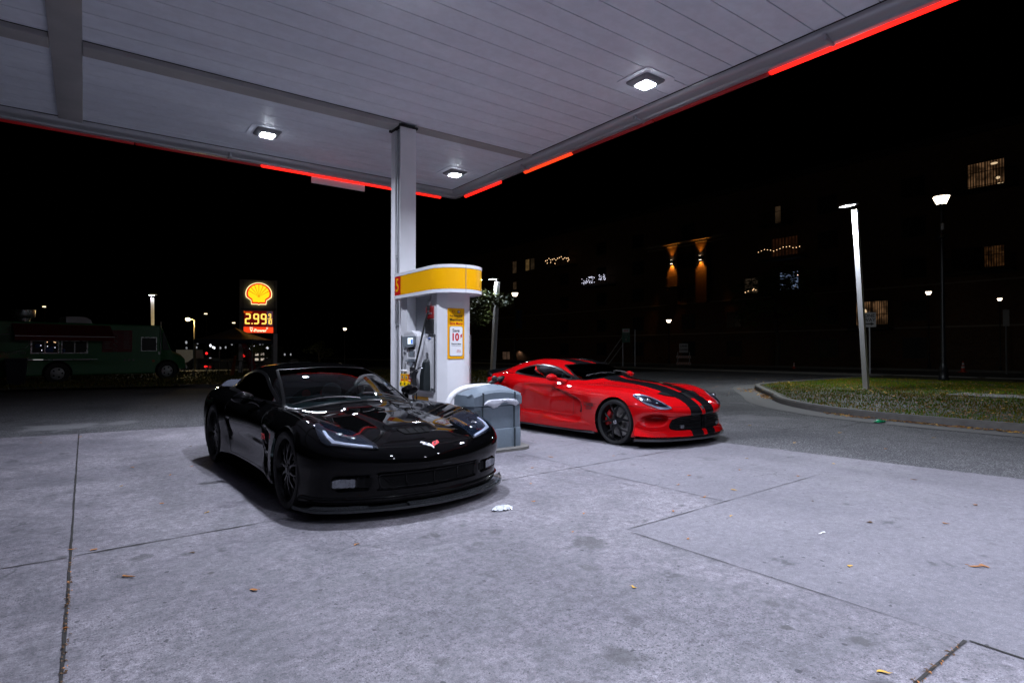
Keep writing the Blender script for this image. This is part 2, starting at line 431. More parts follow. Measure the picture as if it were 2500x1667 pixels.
def make_wheel(parent, loc, side, r, w, rimr, spoke, tyre_name, face, rearw=0., turn=0., caliper=None, hubm=None):
    """wheel (rim with spokes) > tyre, brake_disc, caliper, centre_cap; local x points outwards on the given side"""
    s = side; hw = w/2; mb = MB()
    # barrel and lip
    mb.lathe([(rimr*.93, -hw*.85*s), (rimr*.90, 0), (rimr*.93, hw*.55*s), (rimr*.965, hw*.80*s), (rimr*1.0, hw*.84*s), (rimr*1.01, hw*.90*s), (rimr*.975, hw*.92*s), (rimr*.955, hw*.80*s), (rimr*.915, hw*.55*s), (rimr*.885, 0), (rimr*.90, -hw*.85*s)], 56, 'x', closed=True)
    xf = hw*face*s
    mb.lathe([(0, xf+.004*s), (.045, xf+.004*s), (.062, xf-.004*s), (.075, xf-.03*s), (.07, xf-.06*s), (0, xf-.06*s)], 30, 'x')
    for k in range(spoke['n']):
        a0 = 2*pi*k/spoke['n']+turn
        for br in spoke['branches']:
            path = []
            for (rad, da, dx, ww) in br:
                a = a0+da; path.append((Vector((xf-dx*s, rad*rimr*sin(a), rad*rimr*cos(a))), a, ww))
            P = []
            for i, (p, a, ww) in enumerate(path):
                t = (path[min(i+1, len(path)-1)][0]-path[max(i-1, 0)][0]); t.x = 0; t.normalize(); sd = Vector((0, -t.z, t.y)); X = Vector((s, 0, 0))
                P.append([p+sd*ww*.5-X*.022, p+sd*ww*.5-X*.004, p+sd*ww*.28+X*.002, p-sd*ww*.28+X*.002, p-sd*ww*.5-X*.004, p-sd*ww*.5-X*.022])
            mb.grid(P, close_v=True)
    for k in range(5):
        a = 2*pi*(k+.5)/5+turn; c = Vector((xf-.004*s, .048*sin(a), .048*cos(a))); mb.cyl(c, c+Vector((.012*s, 0, 0)), .009, 8)
    wh = obj('wheel', mb, M['rim_black'], parent, smooth=35, loc=loc)
    tb = MB(); b = r-rimr
    prof = [(rimr*.97, -hw*.86), (rimr*1.04, -hw*.97), (rimr+b*.5, -hw*1.02), (r-b*.16, -hw*.97), (r-.008, -hw*.86), (r, -hw*.72), (r, -hw*.42), (r-.007, -hw*.40), (r-.007, -hw*.36), (r, -hw*.34),
            (r, -.012), (r-.007, -.010), (r-.007, .010), (r, .012), (r, hw*.34), (r-.007, hw*.36), (r-.007, hw*.40), (r, hw*.42), (r, hw*.72), (r-.008, hw*.86), (r-b*.16, hw*.97), (rimr+b*.55, hw*1.02), (rimr+b*.5, hw*1.028), (rimr+b*.45, hw*1.02), (rimr*1.04, hw*.97), (rimr*.97, hw*.86)]
    tb.lathe(prof, 72, 'x'); obj(tyre_name, tb, M['tyre'], wh, smooth=50)
    db = MB(); xd = xf-.075*s
    db.lathe([(.05, xd), (rimr*.42, xd), (rimr*.43, xd-.02*s), (rimr*.44, xd-.02*s), (rimr*.78, xd-.02*s), (rimr*.78, xd-.05*s), (.05, xd-.05*s)], 48, 'x')
    obj('brake_disc', db, M['disc'], wh, smooth=40)
    if caliper:
        cb = MB(); P = []
        for q in range(9):
            a = caliper+R(-32+8*q); sn, cs = sin(a), cos(a); x0, x1 = xd+.028*s, xd-.02*s
            P.append([(x1, rimr*.60*sn, rimr*.60*cs), (x0, rimr*.62*sn, rimr*.62*cs), (x0+.004*s, rimr*.74*sn, rimr*.74*cs), (x0, rimr*.85*sn, rimr*.85*cs), (x1, rimr*.87*sn, rimr*.87*cs)])
        cb.grid(P, close_v=True); obj('caliper', cb, M['caliper_red'], wh, smooth=40)
    hb = MB(); hb.lathe([(0, xf+.012*s), (.024, xf+.010*s), (.030, xf+.004*s), (.030, xf-.01*s)], 24, 'x'); obj('centre_cap', hb, hubm or M['rim_black'], wh, smooth=40)
    return wh
def loft(mb, secs, mi=0, cap=True):
    o = len(mb.v); n = len(secs[0]); mb.grid(secs, mi, close_v=True)
    if cap: mb.f += [tuple(o+i for i in range(n))[::-1], tuple(o+(len(secs)-1)*n+i for i in range(n))]; mb.m += [mi, mi]
    return mb
def ellipsoid(mb, c, r, nu=18, nv=12, f=None):
    P = []
    for i in range(nv+1):
        a = -pi/2*.999+pi*.999*i/nv; row = []
        for k in range(nu):
            b = 2*pi*k/nu; p = Vector((r[0]*cos(a)*cos(b), r[1]*cos(a)*sin(b), r[2]*sin(a)))
            if f: p = f(p)
            row.append(p+Vector(c))
        P.append(row)
    return mb.grid(P, close_v=True)

# ------------------------------------------------------------------ paving, road and lawn
def math_node(n, l, op, a, b=None, clamp=False):
    q = n.new('ShaderNodeMath'); q.operation = op; q.use_clamp = clamp
    for i, x in enumerate((a, b)):
        if x is None: continue
        if isinstance(x, (int, float)): q.inputs[i].default_value = x
        else: l.new(x, q.inputs[i])
    return q.outputs[0]
def noise(n, l, vec, scale, detail=6, rough=.55, dist=0.):
    t = n.new('ShaderNodeTexNoise'); t.inputs['Scale'].default_value = scale; t.inputs['Detail'].default_value = detail
    t.inputs['Roughness'].default_value = rough; t.inputs['Distortion'].default_value = dist; l.new(vec, t.inputs['Vector']); return t.outputs['Fac']
def ramp(n, l, x, a, b, lo=0., hi=1.):
    q = n.new('ShaderNodeMapRange'); q.clamp = True; q.interpolation_type = 'SMOOTHSTEP'
    q.inputs[1].default_value = a; q.inputs[2].default_value = b; q.inputs[3].default_value = lo; q.inputs[4].default_value = hi
    l.new(x, q.inputs[0]); return q.outputs[0]
def mixc(n, l, f, a, b, mode='MIX'):
    q = n.new('ShaderNodeMix'); q.data_type = 'RGBA'; q.blend_type = mode
    for i, x in ((0, f), (6, a), (7, b)):
        if isinstance(x, tuple): q.inputs[i].default_value = (*x, 1)
        elif isinstance(x, (int, float)): q.inputs[i].default_value = x
        else: l.new(x, q.inputs[i])
    return q.outputs[2]

def concrete():
    m, n, l, b = new_mat('worn_concrete')
    tc = n.new('ShaderNodeTexCoord'); P = tc.outputs['Object']
    sx = n.new('ShaderNodeSeparateXYZ'); l.new(P, sx.inputs[0]); X, Y = sx.outputs[0], sx.outputs[1]
    big = noise(n, l, P, .55, 5, .6); mid = noise(n, l, P, 2.6, 7, .62, .4); fine = noise(n, l, P, 38, 5, .7); grit = noise(n, l, P, 190, 3, .6)
    base = mixc(n, l, ramp(n, l, big, .34, .66), (.185, .170, .194), (.37, .342, .370))
    base = mixc(n, l, ramp(n, l, mid, .36, .60, .55, 0.), base, (.12, .118, .13))
    # broomed newer slabs towards the road are smoother and cooler
    newer = math_node(n, l, 'MAXIMUM', math_node(n, l, 'GREATER_THAN', X, 4.55), math_node(n, l, 'MULTIPLY', math_node(n, l, 'GREATER_THAN', X, 3.26), math_node(n, l, 'LESS_THAN', Y, 3.03)))
    mp = n.new('ShaderNodeMapping'); mp.inputs['Scale'].default_value = (2.2, 26, 1); mp.inputs['Rotation'].default_value = (0, 0, .25); l.new(P, mp.inputs[0])
    broom = noise(n, l, mp.outputs[0], 9, 3, .6)
    smooth = mixc(n, l, ramp(n, l, broom, .3, .7, 0, .30), mixc(n, l, ramp(n, l, big, .3, .7), (.178, .166, .190), (.268, .250, .278)), (.20, .20, .225))
    base = mixc(n, l, newer, base, smooth)
    # traffic film along the wheel tracks and under parked engines
    for xc, wd, k in ((1.45, .30, .22), (3.15, .30, .22), (2.3, .26, .30), (6.1, .3, .2), (7.0, .3, .24)):
        tr = n.new('ShaderNodeMath'); tr.operation = 'ABSOLUTE'; l.new(math_node(n, l, 'SUBTRACT', math_node(n, l, 'ADD', X, math_node(n, l, 'MULTIPLY', math_node(n, l, 'SUBTRACT', noise(n, l, P, .7, 4), .5), .9)), xc), tr.inputs[0])
        base = mixc(n, l, math_node(n, l, 'MULTIPLY', ramp(n, l, tr.outputs[0], wd*1.5, wd*.2, 0, k*1.5), ramp(n, l, noise(n, l, P, 1.7, 6, .65), .35, .65)), base, (.105, .10, .11))
    # exposed aggregate: dark and pale stones
    v = n.new('ShaderNodeTexVoronoi'); v.inputs['Scale'].default_value = 88; v.inputs['Randomness'].default_value = 1; l.new(P, v.inputs['Vector'])
    sc = n.new('ShaderNodeSeparateColor'); l.new(v.outputs['Color'], sc.inputs[0])
    dark = math_node(n, l, 'MULTIPLY', math_node(n, l, 'GREATER_THAN', sc.outputs[0], .58), ramp(n, l, v.outputs['Distance'], .52, .30))
    worn = ramp(n, l, noise(n, l, P, .9, 3), .36, .62, .25, 1.)
    dens = math_node(n, l, 'MULTIPLY', math_node(n, l, 'MULTIPLY', dark, worn), math_node(n, l, 'SUBTRACT', 1.0, math_node(n, l, 'MULTIPLY', newer, .85)))
    base = mixc(n, l, math_node(n, l, 'MULTIPLY', dens, .95), base, (.055, .054, .062))
    pale = math_node(n, l, 'MULTIPLY', math_node(n, l, 'GREATER_THAN', sc.outputs[1], .86), ramp(n, l, v.outputs['Distance'], .45, .25, 0, .35))
    base = mixc(n, l, pale, base, (.44, .43, .46))
    base = mixc(n, l, ramp(n, l, fine, .36, .64, .42, -.05), base, (.11, .11, .125))
    base = mixc(n, l, ramp(n, l, grit, .40, .60, .0, .62), base, (.085, .084, .096))
    # worn, gritty surface over all scales
    frac = noise(n, l, P, 15, 10, .78); spk = noise(n, l, P, 62, 2, .5)
    base = mixc(n, l, math_node(n, l, 'SUBTRACT', 1.0, math_node(n, l, 'MULTIPLY', newer, .45)), base, mixc(n, l, ramp(n, l, frac, .34, .66), (.66, .65, .67), (1.30, 1.29, 1.31)), 'MULTIPLY')
    base = mixc(n, l, math_node(n, l, 'MULTIPLY', ramp(n, l, spk, .58, .70, 0, .75), math_node(n, l, 'SUBTRACT', 1.0, math_node(n, l, 'MULTIPLY', newer, .6))), base, (.07, .069, .078))
    base = mixc(n, l, ramp(n, l, spk, .36, .28, 0, .30), base, (.46, .45, .49))
    # oil drips and tyre-worn stains
    spots = noise(n, l, P, 3.3, 2, .4); sp2 = noise(n, l, P, 11, 3, .5)
    base = mixc(n, l, math_node(n, l, 'MULTIPLY', ramp(n, l, spots, .64, .74, 0, .7), ramp(n, l, sp2, .4, .6)), base, (.05, .05, .055))
    tiny = noise(n, l, P, 21, 1, .3); base = mixc(n, l, ramp(n, l, tiny, .745, .765, 0, .8), base, (.03, .03, .036))
    for (sx_, sy_, r, k) in ((2.83, 2.96, .16, .75), (2.73, 1.50, .035, 1.), (2.88, 1.22, .06, .85), (2.93, 1.68, .05, .6), (1.90, 1.78, .10, .75), (2.45, 3.55, .07, .6), (.30, 4.45, .09, .7), (.55, 4.35, .06, .6), (2.2, 3.4, .05, .6), (2.05, 3.75, .06, .8), (.62, 3.9, .03, 1.), (1.75, 1.2, .12, .6), (2.5, 2.62, .07, .55), (1.25, 2.2, .05, .5)):
        d = n.new('ShaderNodeVectorMath'); d.operation = 'DISTANCE'; d.inputs[1].default_value = (sx_, sy_, 0); l.new(P, d.inputs[0])
        dd = math_node(n, l, 'ADD', d.outputs['Value'], math_node(n, l, 'MULTIPLY', math_node(n, l, 'SUBTRACT', noise(n, l, P, 14, 4, .6), .5), r*1.8))
        base = mixc(n, l, ramp(n, l, dd, r*1.05, r*.45, 0, k*.8), base, (.045, .044, .045))
    # hairline cracks
    vc = n.new('ShaderNodeTexVoronoi'); vc.feature = 'DISTANCE_TO_EDGE'; vc.inputs['Scale'].default_value = .42
    wv = n.new('ShaderNodeMix'); wv.data_type = 'VECTOR'
    nz = n.new('ShaderNodeTexNoise'); nz.inputs['Scale'].default_value = 2.5; nz.inputs['Detail'].default_value = 6; l.new(P, nz.inputs['Vector'])
    va = n.new('ShaderNodeVectorMath'); va.operation = 'MULTIPLY_ADD'; va.inputs[1].default_value = (.55, .55, 0); l.new(nz.outputs['Color'], va.inputs[0]); l.new(P, va.inputs[2])
    l.new(va.outputs[0], vc.inputs['Vector'])
    base = mixc(n, l, math_node(n, l, 'MULTIPLY', ramp(n, l, vc.outputs['Distance'], .0035, .0012, 0, .7), ramp(n, l, noise(n, l, P, .8, 2), .56, .62)), base, (.05, .05, .055))
    l.new(base, b.inputs['Base Color'])
    l.new(ramp(n, l, mid, .3, .7, .62, .82), b.inputs['Roughness'])
    hgt = math_node(n, l, 'ADD', math_node(n, l, 'MULTIPLY', fine, .6), math_node(n, l, 'ADD', math_node(n, l, 'MULTIPLY', grit, .5), math_node(n, l, 'MULTIPLY', v.outputs['Distance'], -.4)))
    bp = n.new('ShaderNodeBump'); bp.inputs['Strength'].default_value = .35; bp.inputs['Distance'].default_value = .006
    l.new(hgt, bp.inputs['Height']); l.new(bp.outputs[0], b.inputs['Normal'])
    return m
def asphalt(name, tone=1., speck=1.):
    m, n, l, b = new_mat(name)
    tc = n.new('ShaderNodeTexCoord'); P = tc.outputs['Object']
    big = noise(n, l, P, .35, 5, .6, .6); mid = noise(n, l, P, 3, 6, .6)
    base = mixc(n, l, ramp(n, l, big, .35, .65), tuple(c*tone for c in (.052, .053, .060)), tuple(c*tone for c in (.105, .104, .112)))
    v = n.new('ShaderNodeTexVoronoi'); v.inputs['Scale'].default_value = 95; l.new(P, v.inputs['Vector'])
    sc = n.new('ShaderNodeSeparateColor'); l.new(v.outputs['Color'], sc.inputs[0])
    base = mixc(n, l, ramp(n, l, sc.outputs[0], .55, 1., 0, .55*speck), base, tuple(c*tone for c in (.24, .235, .24)))
    base = mixc(n, l, ramp(n, l, sc.outputs[1], .6, 1., 0, .6*speck), base, (.02, .02, .023))
    base = mixc(n, l, ramp(n, l, mid, .3, .7, .25, 0), base, (.03, .03, .034))
    for (x_, y_, r, k) in ((-.3, 12.9, .8, .75), (.6, 13.0, .5, .6), (9.0, 8.4, .8, .4), (10.8, 6.5, .9, .35)):   # worn pale patches
        d = n.new('ShaderNodeVectorMath'); d.operation = 'DISTANCE'; d.inputs[1].default_value = (x_, y_, 0); l.new(P, d.inputs[0])
        dd = math_node(n, l, 'ADD', d.outputs['Value'], math_node(n, l, 'MULTIPLY', math_node(n, l, 'SUBTRACT', noise(n, l, P, 2.2, 6, .65), .5), r*2.2))
        base = mixc(n, l, ramp(n, l, dd, r*.8, r*.45, 0, k), base, (.22, .218, .225))
    vc = n.new('ShaderNodeTexVoronoi'); vc.feature = 'DISTANCE_TO_EDGE'; vc.inputs['Scale'].default_value = .30
    nz = n.new('ShaderNodeTexNoise'); nz.inputs['Scale'].default_value = 1.2; nz.inputs['Detail'].default_value = 7; l.new(P, nz.inputs['Vector'])
    va = n.new('ShaderNodeVectorMath'); va.operation = 'MULTIPLY_ADD'; va.inputs[1].default_value = (1.1, 1.1, 0); l.new(nz.outputs['Color'], va.inputs[0]); l.new(P, va.inputs[2]); l.new(va.outputs[0], vc.inputs['Vector'])
    base = mixc(n, l, math_node(n, l, 'MULTIPLY', ramp(n, l, vc.outputs['Distance'], .009, .003, 0, .7), ramp(n, l, noise(n, l, P, .5, 2), .48, .58)), base, (.022, .022, .025))
    base = mixc(n, l, ramp(n, l, noise(n, l, P, .28, 4, .6, .5), .52, .62, 0, .45), base, (.022, .023, .028))
    l.new(base, b.inputs['Base Color']); b.inputs['Roughness'].default_value = .85
    bp = n.new('ShaderNodeBump'); bp.inputs['Strength'].default_value = .7; bp.inputs['Distance'].default_value = .008
    l.new(v.outputs['Distance'], bp.inputs['Height']); l.new(bp.outputs[0], b.inputs['Normal'])
    return m
M['concrete'] = concrete(); M['asphalt'] = asphalt('lot_asphalt', 1.0, 2.2); M['road_asphalt'] = asphalt('road_asphalt', .8, .6)
M['soil'] = mat('dark_soil', (.022, .020, .015), .95, var=.4, scale=3)
M['joint'] = mat('dirty_joint_filler', (.022, .020, .019), .9, var=.4, scale=60)
M['kerb'] = mat('weathered_kerb_concrete', (.125, .12, .112), .9, var=.45, scale=7, bump=.4)
M['walk'] = mat('pavement_concrete', (.125, .122, .12), .85, var=.2, scale=4, bump=.2)

def sheet(name, poly, z, m, thick=0.):
    mb = MB(); tri = geometry.tessellate_polygon([[Vector((x, y, 0)) for x, y in poly]])
    mb.add([(x, y, z) for x, y in poly], [tuple(t) for t in tri])
    return setting(name, mb, m)
gm = MB(); gm.grid([[(x, y, -.95 if (x < 31 and y > 50) else -.06) for x in (-900, 28, 33, 900)] for y in (-900, 47, 58, 900)]); setting('ground', gm, M['soil'])
sheet('road', [(33.2, -400), (45, -400), (45, 400), (33.2, 400)], -.035, M['road_asphalt'])
sheet('asphalt_lot', [(-80, -60), (33.2, -60), (33.2, 24.8), (-80, 24.8)], -.008, M['asphalt'])
def ragged(pts, amp=.022, step=.05, lim=14):
    rg = random.Random(2); o = []
    for i in range(len(pts)):
        a, b = Vector(pts[i]), Vector(pts[(i+1) % len(pts)]); d = b-a; n_ = max(1, int(d.length/step)) if max(abs(a.x), abs(a.y), abs(b.x), abs(b.y)) < lim else 1; sd = Vector((-d.y, d.x)).normalized()
        for k in range(n_): o.append(tuple(a+d*k/n_+(sd*rg.uniform(-1, 1)*amp*rg.random() if k else Vector((0, 0)))))
    return o
sheet('concrete_forecourt', ragged([(-30, -30), (8.75, -30), (8.4, -6), (8.05, .5), (7.75, 2.4), (7.46, 5.0), (7.55, 8.0), (7.5, 11.45), (4, 11.5), (1.7, 11.5), (-1.1, 11.75), (-6, 11.9), (-30, 12.2)]), 0., M['concrete'])
sheet('sidewalk', [(46.2, -300), (48.4, -300), (48.4, 300), (46.2, 300)], .02, M['walk'])
def strip(a, b, w, wob=.3, z=.004, mb=None):
    mb = mb or MB(); wob = .3 if w > .011 else .65; a, b = Vector(a), Vector(b); L = (b-a).length; k = max(2, int(L/.12)); d = (b-a)/L; sd = Vector((-d.y, d.x)); P = []
    for i in range(k+1):
        p = a+d*(L*i/k); o = random.uniform(-1, 1)*w*wob*.5; ww = w*(1+random.uniform(-wob, wob))/2
        P.append([(*(p+sd*(o+ww)), z), (*(p+sd*(o-ww)), z)])
    return mb.grid(P)
j = MB()
for a, b, w in (((-.06, -20), (-.065, 11.6), .013), ((-30, 4.66), (-.08, 4.72), .0112), ((-.04, 4.74), (7.42, 5.06), .0095), ((4.5, 4.84), (4.57, 3.03), .006), ((3.24, 3.0), (6.4, 3.11), .006),
                ((3.24, 2.95), (3.27, .97), .005), ((3.28, .93), (3.31, -6), .012), ((3.27, .94), (-.04, .94), .014), ((-.08, 8.6), (-30, 8.5), .006), ((-.04, 8.6), (4.2, 8.35), .005), ((4.9, 6.15), (7.45, 6.3), .006), ((4.55, 4.86), (4.56, 6.1), .005)): strip(a, b, w, mb=j)
setting('pavement_joint', j, M['joint'])

# ------------------------------------------------------------------ canopy with its soffit panels, edge moulding, light bars
ZC = 5.2; CX0, CX1, CY0, CY1 = -7.5, 7.1, -8.5, 12.12
def soffit_mat():
    m, n, l, b = new_mat('white_soffit_panel')
    tc = n.new('ShaderNodeTexCoord'); P = tc.outputs['Object']
    mp = n.new('ShaderNodeMapping'); mp.inputs['Scale'].default_value = (.35, 1.6, 1); l.new(P, mp.inputs[0])
    a = noise(n, l, mp.outputs[0], 1.4, 6, .6); c = noise(n, l, P, 7, 5, .6)
    base = mixc(n, l, ramp(n, l, a, .3, .7), (.72, .76, .84), (.81, .85, .92)); base = mixc(n, l, ramp(n, l, c, .38, .64, .12, 0), base, (.42, .41, .41))
    l.new(base, b.inputs['Base Color']); b.inputs['Roughness'].default_value = .42
    return m
M['soffit'] = soffit_mat()
M['beam'] = mat('dirty_beam_cover', (.37, .36, .355), .45, var=.25, scale=2.5, bump=.05)
M['gutter'] = mat('grey_gutter_metal', (.36, .365, .385), .3, var=.12, scale=2, metal=.25)
M['seam_dark'] = mat('dark_gap', (.012, .012, .013), .9, var=.1)
M['led_red'] = emit('lit_red_light_bar', (1., .012, .006), 2.2, (.3, .01, .01))
M['led_orange'] = emit('failing_red_light_bar', (1., .05, .008), 1.4, (.3, .02, .01))
M['led_dim'] = emit('dim_red_light_bar', (1., .01, .01), .035, (.22, .008, .01))  # dim segments carry a faint red glow of their own
canopy = empty('forecourt_canopy', ((CX0+CX1)/2, (CY0+CY1)/2, 0), 0, 'big flat filling station canopy with white panelled underside and red edge lights', 'canopy')
Cc = Vector(((CX0+CX1)/2, (CY0+CY1)/2, 0))
def cobj(name, mb, m, **k):
    mb.v = [tuple(Vector(p)-Cc) for p in mb.v]; return obj(name, mb, m, canopy, **k)
s = MB(); pw = .365; y = CY0; k = 0; prof = []
y = 4.585-pw*36
while y < CY1:
    a, b = max(y, CY0), min(y+pw-.014, CY1)
    if b > CY0 and a < b: prof += [(a, ZC+.035), (a, ZC+.002), (a+.004, ZC), (b-.004, ZC), (b, ZC+.002), (b, ZC+.035)]
    y += pw
nx = 2
s.grid([[(x, yy, zz) for yy, zz in prof] for x in (CX0, CX1)]); cobj('soffit', s, M['soffit'], fix=False)
t = MB(); t.b2((CX0-.1, CY0-.1, ZC+.9), (CX1+.2, CY1+.2, ZC+1.0)); cobj('roof', t, M['white_metal'])
# covers over the joints of the steel frame
b = MB(); nb = 60; P = []
rng = random.Random(3)
for i in range(nb+1):
    yy = CY0+(CY1+.12-CY0)*i/nb; wv = .012*sin(i*1.7)+.010*sin(i*.63+1)+rng.uniform(-.006, .006)
    P.append([(-.395, yy, ZC+.01), (-.39, yy, ZC-.045+wv*.3), (-.31, yy, ZC-.058+wv), (-.23, yy, ZC-.062+wv*1.3), (-.14, yy, ZC-.058+wv*.7), (-.066, yy, ZC-.045-wv*.3), (-.06, yy, ZC+.01)])
b.grid(P); cobj('joint_cover', b, M['beam'], smooth=60)
b = MB(); b.b2((-.06, 9.0, ZC-.075), (4.27, 9.30, ZC+.01), bev=.01); cobj('beam_cover', b, M['beam'])
b = MB(); b.b2((CX0, 9.0, ZC-.075), (-.395, 9.30, ZC+.01), bev=.01); cobj('beam_cover', b, M['beam'])
b = MB(); b.b2((4.55, 9.02, ZC-.018), (CX1, 9.28, ZC+.01)); cobj('beam_cover', b, M['beam'])
b = MB(); b.b2((CX0, -4.6, ZC-.075), (CX1, -4.3, ZC+.01)); cobj('beam_cover', b, M['beam'])
b = MB(); b.b2((-.06, 8.985, ZC-.006), (4.27, 9.0, ZC+.008)); b.b2((CX0, 8.985, ZC-.006), (-.395, 9.0, ZC+.008)); cobj('seam', b, M['seam_dark'])
# edge moulding: inner lip, rounded trough, outer fascia
prof = [(0, .03), (0, -.002), (.012, -.045), (.05, -.085), (.10, -.108), (.15, -.115), (.165, -.140), (.23, -.150), (.245, -.14), (.245, .0)]
def rim(off, drop): return [(CX0-off, CY0-off, ZC+drop), (CX1+off, CY0-off, ZC+drop), (CX1+off, CY1+off, ZC+drop), (CX0-off, CY1+off, ZC+drop)]
g = MB(); g.grid([rim(*p) for p in prof], close_v=True); cobj('edge_moulding', g, M['gutter'], smooth=50)
g = MB(); g.grid([rim(.001, .02), rim(.001, -.012), rim(-.012, -.003)], close_v=True); cobj('edge_gap', g, M['seam_dark'])
for nm, (a, bq), m_ in (('fascia', (0., .42), M['yellow']), ('fascia_band', (.42, .80), M['red_sheet']), ('fascia_cap', (.80, 1.0), M['white_metal'])):
    g = MB(); g.grid([rim(.245, a), rim(.262, a+.004), rim(.262, bq-.002), rim(.20, bq)], close_v=True); cobj(nm, g, m_)
# moulding splices
for yy in (.6, 3.35, 6.35, 9.4):
    sp = MB(); sp.b2((CX1+.02, yy, ZC-.156), (CX1+.25, yy+.035, ZC-.08)); cobj('splice_plate', sp, M['gutter'])
for xx in (5.6, 2.2, -1.6):
    sp = MB(); sp.b2((xx, CY1+.02, ZC-.156), (xx+.035, CY1+.25, ZC-.08)); cobj('splice_plate', sp, M['gutter'])
bx, bz, br = CX1+.285, ZC-.138, .042
def bar(name, a, b, m_, along):
    q = MB(); pts = [(bx, v, bz) for v in (a, b)] if along == 'y' else [(v, CY1+.285, bz) for v in (a, b)]
    d = Vector(pts[1])-Vector(pts[0]); e = d.normalized()*.012
    q.tube([Vector(pts[0]), Vector(pts[0])+e, Vector(pts[1])-e, pts[1]], [br*.82, br, br, br*.82], 16); o = cobj(name, q, m_, smooth=50)
    o['label'] = {'lit_red_light_bar': 'bright red lit bar', 'failing_red_light_bar': 'orange-red half lit bar', 'dim_red_light_bar': 'dark red dimly glowing bar'}[m_.name]

bar('light_bar', 10.5, 11.98, M['led_red'], 'y'); bar('light_bar', 8.15, 9.62, M['led_orange'], 'y'); bar('light_bar', 6.2, 8.13, M['led_dim'], 'y'); bar('light_bar', 4.23, 6.18, M['led_dim'], 'y')
bar('light_bar', 1.3, 4.21, M['led_red'], 'y'); bar('light_bar', -2, 1.28, M['led_red'], 'y')
bar('light_bar', 4.9, 6.94, M['led_red'], 'x'); bar('light_bar', 2.83, 4.88, M['led_red'], 'x'); bar('light_bar', .7, 2.81, M['led_dim'], 'x'); bar('light_bar', -1.5, .68, M['led_dim'], 'x'); bar('light_bar', -3.8, -1.52, M['led_dim'], 'x')
hang = MB(); hang.b2((3.84, 12.42, 4.885), (5.02, 12.44, 5.06)); hang.b2((3.98, 12.425, 5.05), (4.0, 12.435, 5.14)); hang.b2((4.86, 12.425, 5.05), (4.88, 12.435, 5.14))
tag(obj('hanging_panel', hang, M['white_metal']), 'plain white board hanging below the red bar on the far canopy edge', 'board')

# ------------------------------------------------------------------ canopy lights: plate, ribbed housing, lens and the lamp inside
M['lens'] = emit('lit_led_lens', (.82, .88, 1.), 42.)
M['lamp_housing'] = mat('grey_lamp_housing', (.22, .23, .245), .4, var=.2)
def canopy_light(x, y, label):
    t = empty('canopy_light', (x, y, ZC), 0, label, 'ceiling light', 'square lights set in the canopy underside')
    pl = MB(); pl.prism(round_poly([(-.31, -.31), (.31, -.31), (.31, .31), (-.31, .31)], .09, 5), -.012, .004); obj('mounting_plate', pl, M['soffit'], t)
    h = MB(); sq = lambda a, z: [(px, py, z) for px, py in round_poly([(-a, -a), (a, -a), (a, a), (-a, a)], a*.22, 3)]
    h.grid([sq(.205, -.012), sq(.205, -.022), sq(.195, -.034), sq(.122, -.066), sq(.112, -.060)], close_v=True)
    for k in range(44):                                            # cooling ribs
        a = 2*pi*k/44; d = Vector((cos(a), sin(a), 0)); rr = .2/max(abs(d.x), abs(d.y))
        h.tube([d*rr*.97+Vector((0, 0, -.034)), d*(.124/max(abs(d.x), abs(d.y)))+Vector((0, 0, -.065))], .0028, 4)
    obj('housing', h, M['lamp_housing'], t, smooth=40)
    le = MB(); le.prism(round_poly([(-.108, -.108), (.108, -.108), (.108, .108), (-.108, .108)], .03, 4), -.082, -.060); obj('lens', le, M['lens'], t)
    ld = bpy.data.lights.new('lamp', 'AREA'); ld.shape = 'SQUARE'; ld.size = .2; ld.energy = LAMP_W; ld.color = LAMP_C; ld.spread = R(142)
    lo = bpy.data.objects.new('lamp', ld); COL.objects.link(lo); lo.parent = t; lo.location = (0, 0, -.086)
LAMP_W, LAMP_C = 205, (.785, .84, 1.)
canopy_light(2.57, 10.83, 'bright square canopy light over the far bay, left of the white column')
canopy_light(6.44, 10.88, 'bright square canopy light at the far corner, right of the white column')
canopy_light(6.45, 5.56, 'bright square canopy light near the right edge above the red car')
canopy_light(2.57, 5.60, 'bright square canopy light almost overhead, above the black car')
for x in (2.57, 6.44):
    for y in (.27, -5.0):
        canopy_light(x, y, 'square canopy light overhead behind the picture')
# ------------------------------------------------------------------ column, fuel pump, bin and guard on the pump island
def wobj(name, mb, m, parent, **k):
    """a part built in place: shifted into its thing's own frame"""
    t = parent
    while t.parent: t = t.parent
    mb.v = [tuple(Vector(p)-t.location) for p in mb.v]; return obj(name, mb, m, parent, **k)
def wtext(name, s, size, mtx, m, parent, *a, **k):
    t = parent
    while t.parent: t = t.parent
    return text(name, s, size, Matrix.Translation(-t.location) @ mtx, m, parent, *a, **k)
colm = empty('support_column', (4.41, 9.18, 0), 0, 'white square steel column holding up the canopy behind the pump', 'column')
q = MB(); q.b2((4.262, 9.0, 0), (4.556, 9.03, 5.12), bev=.004); q.b2((4.262, 9.33, 0), (4.556, 9.36, 5.06), bev=.004); q.b2((4.31, 9.03, 0), (4.51, 9.33, 5.12)); q.b2((4.266, 9.20, 0), (4.31, 9.33, 5.1))
wobj('shaft', q, M['white_metal'], colm)
q = MB(); q.b2((4.235, 8.985, 5.12), (4.585, 9.40, 5.155)); wobj('cap_gap', q, M['seam_dark'], colm)
q = MB(); q.cyl((4.285, 9.115, 0), (4.285, 9.115, 5.08), .022, 12); q.b2((4.258, 9.08, 2.9), (4.31, 9.15, 2.95)); q.b2((4.258, 9.08, 1.75), (4.31, 9.15, 1.80)); wobj('conduit', q, M['galv'], colm, smooth=40)
q = MB(); q.b2((4.2, 8.94, 0), (4.62, 9.42, .03)); wobj('base_plate', q, M['galv'], colm)
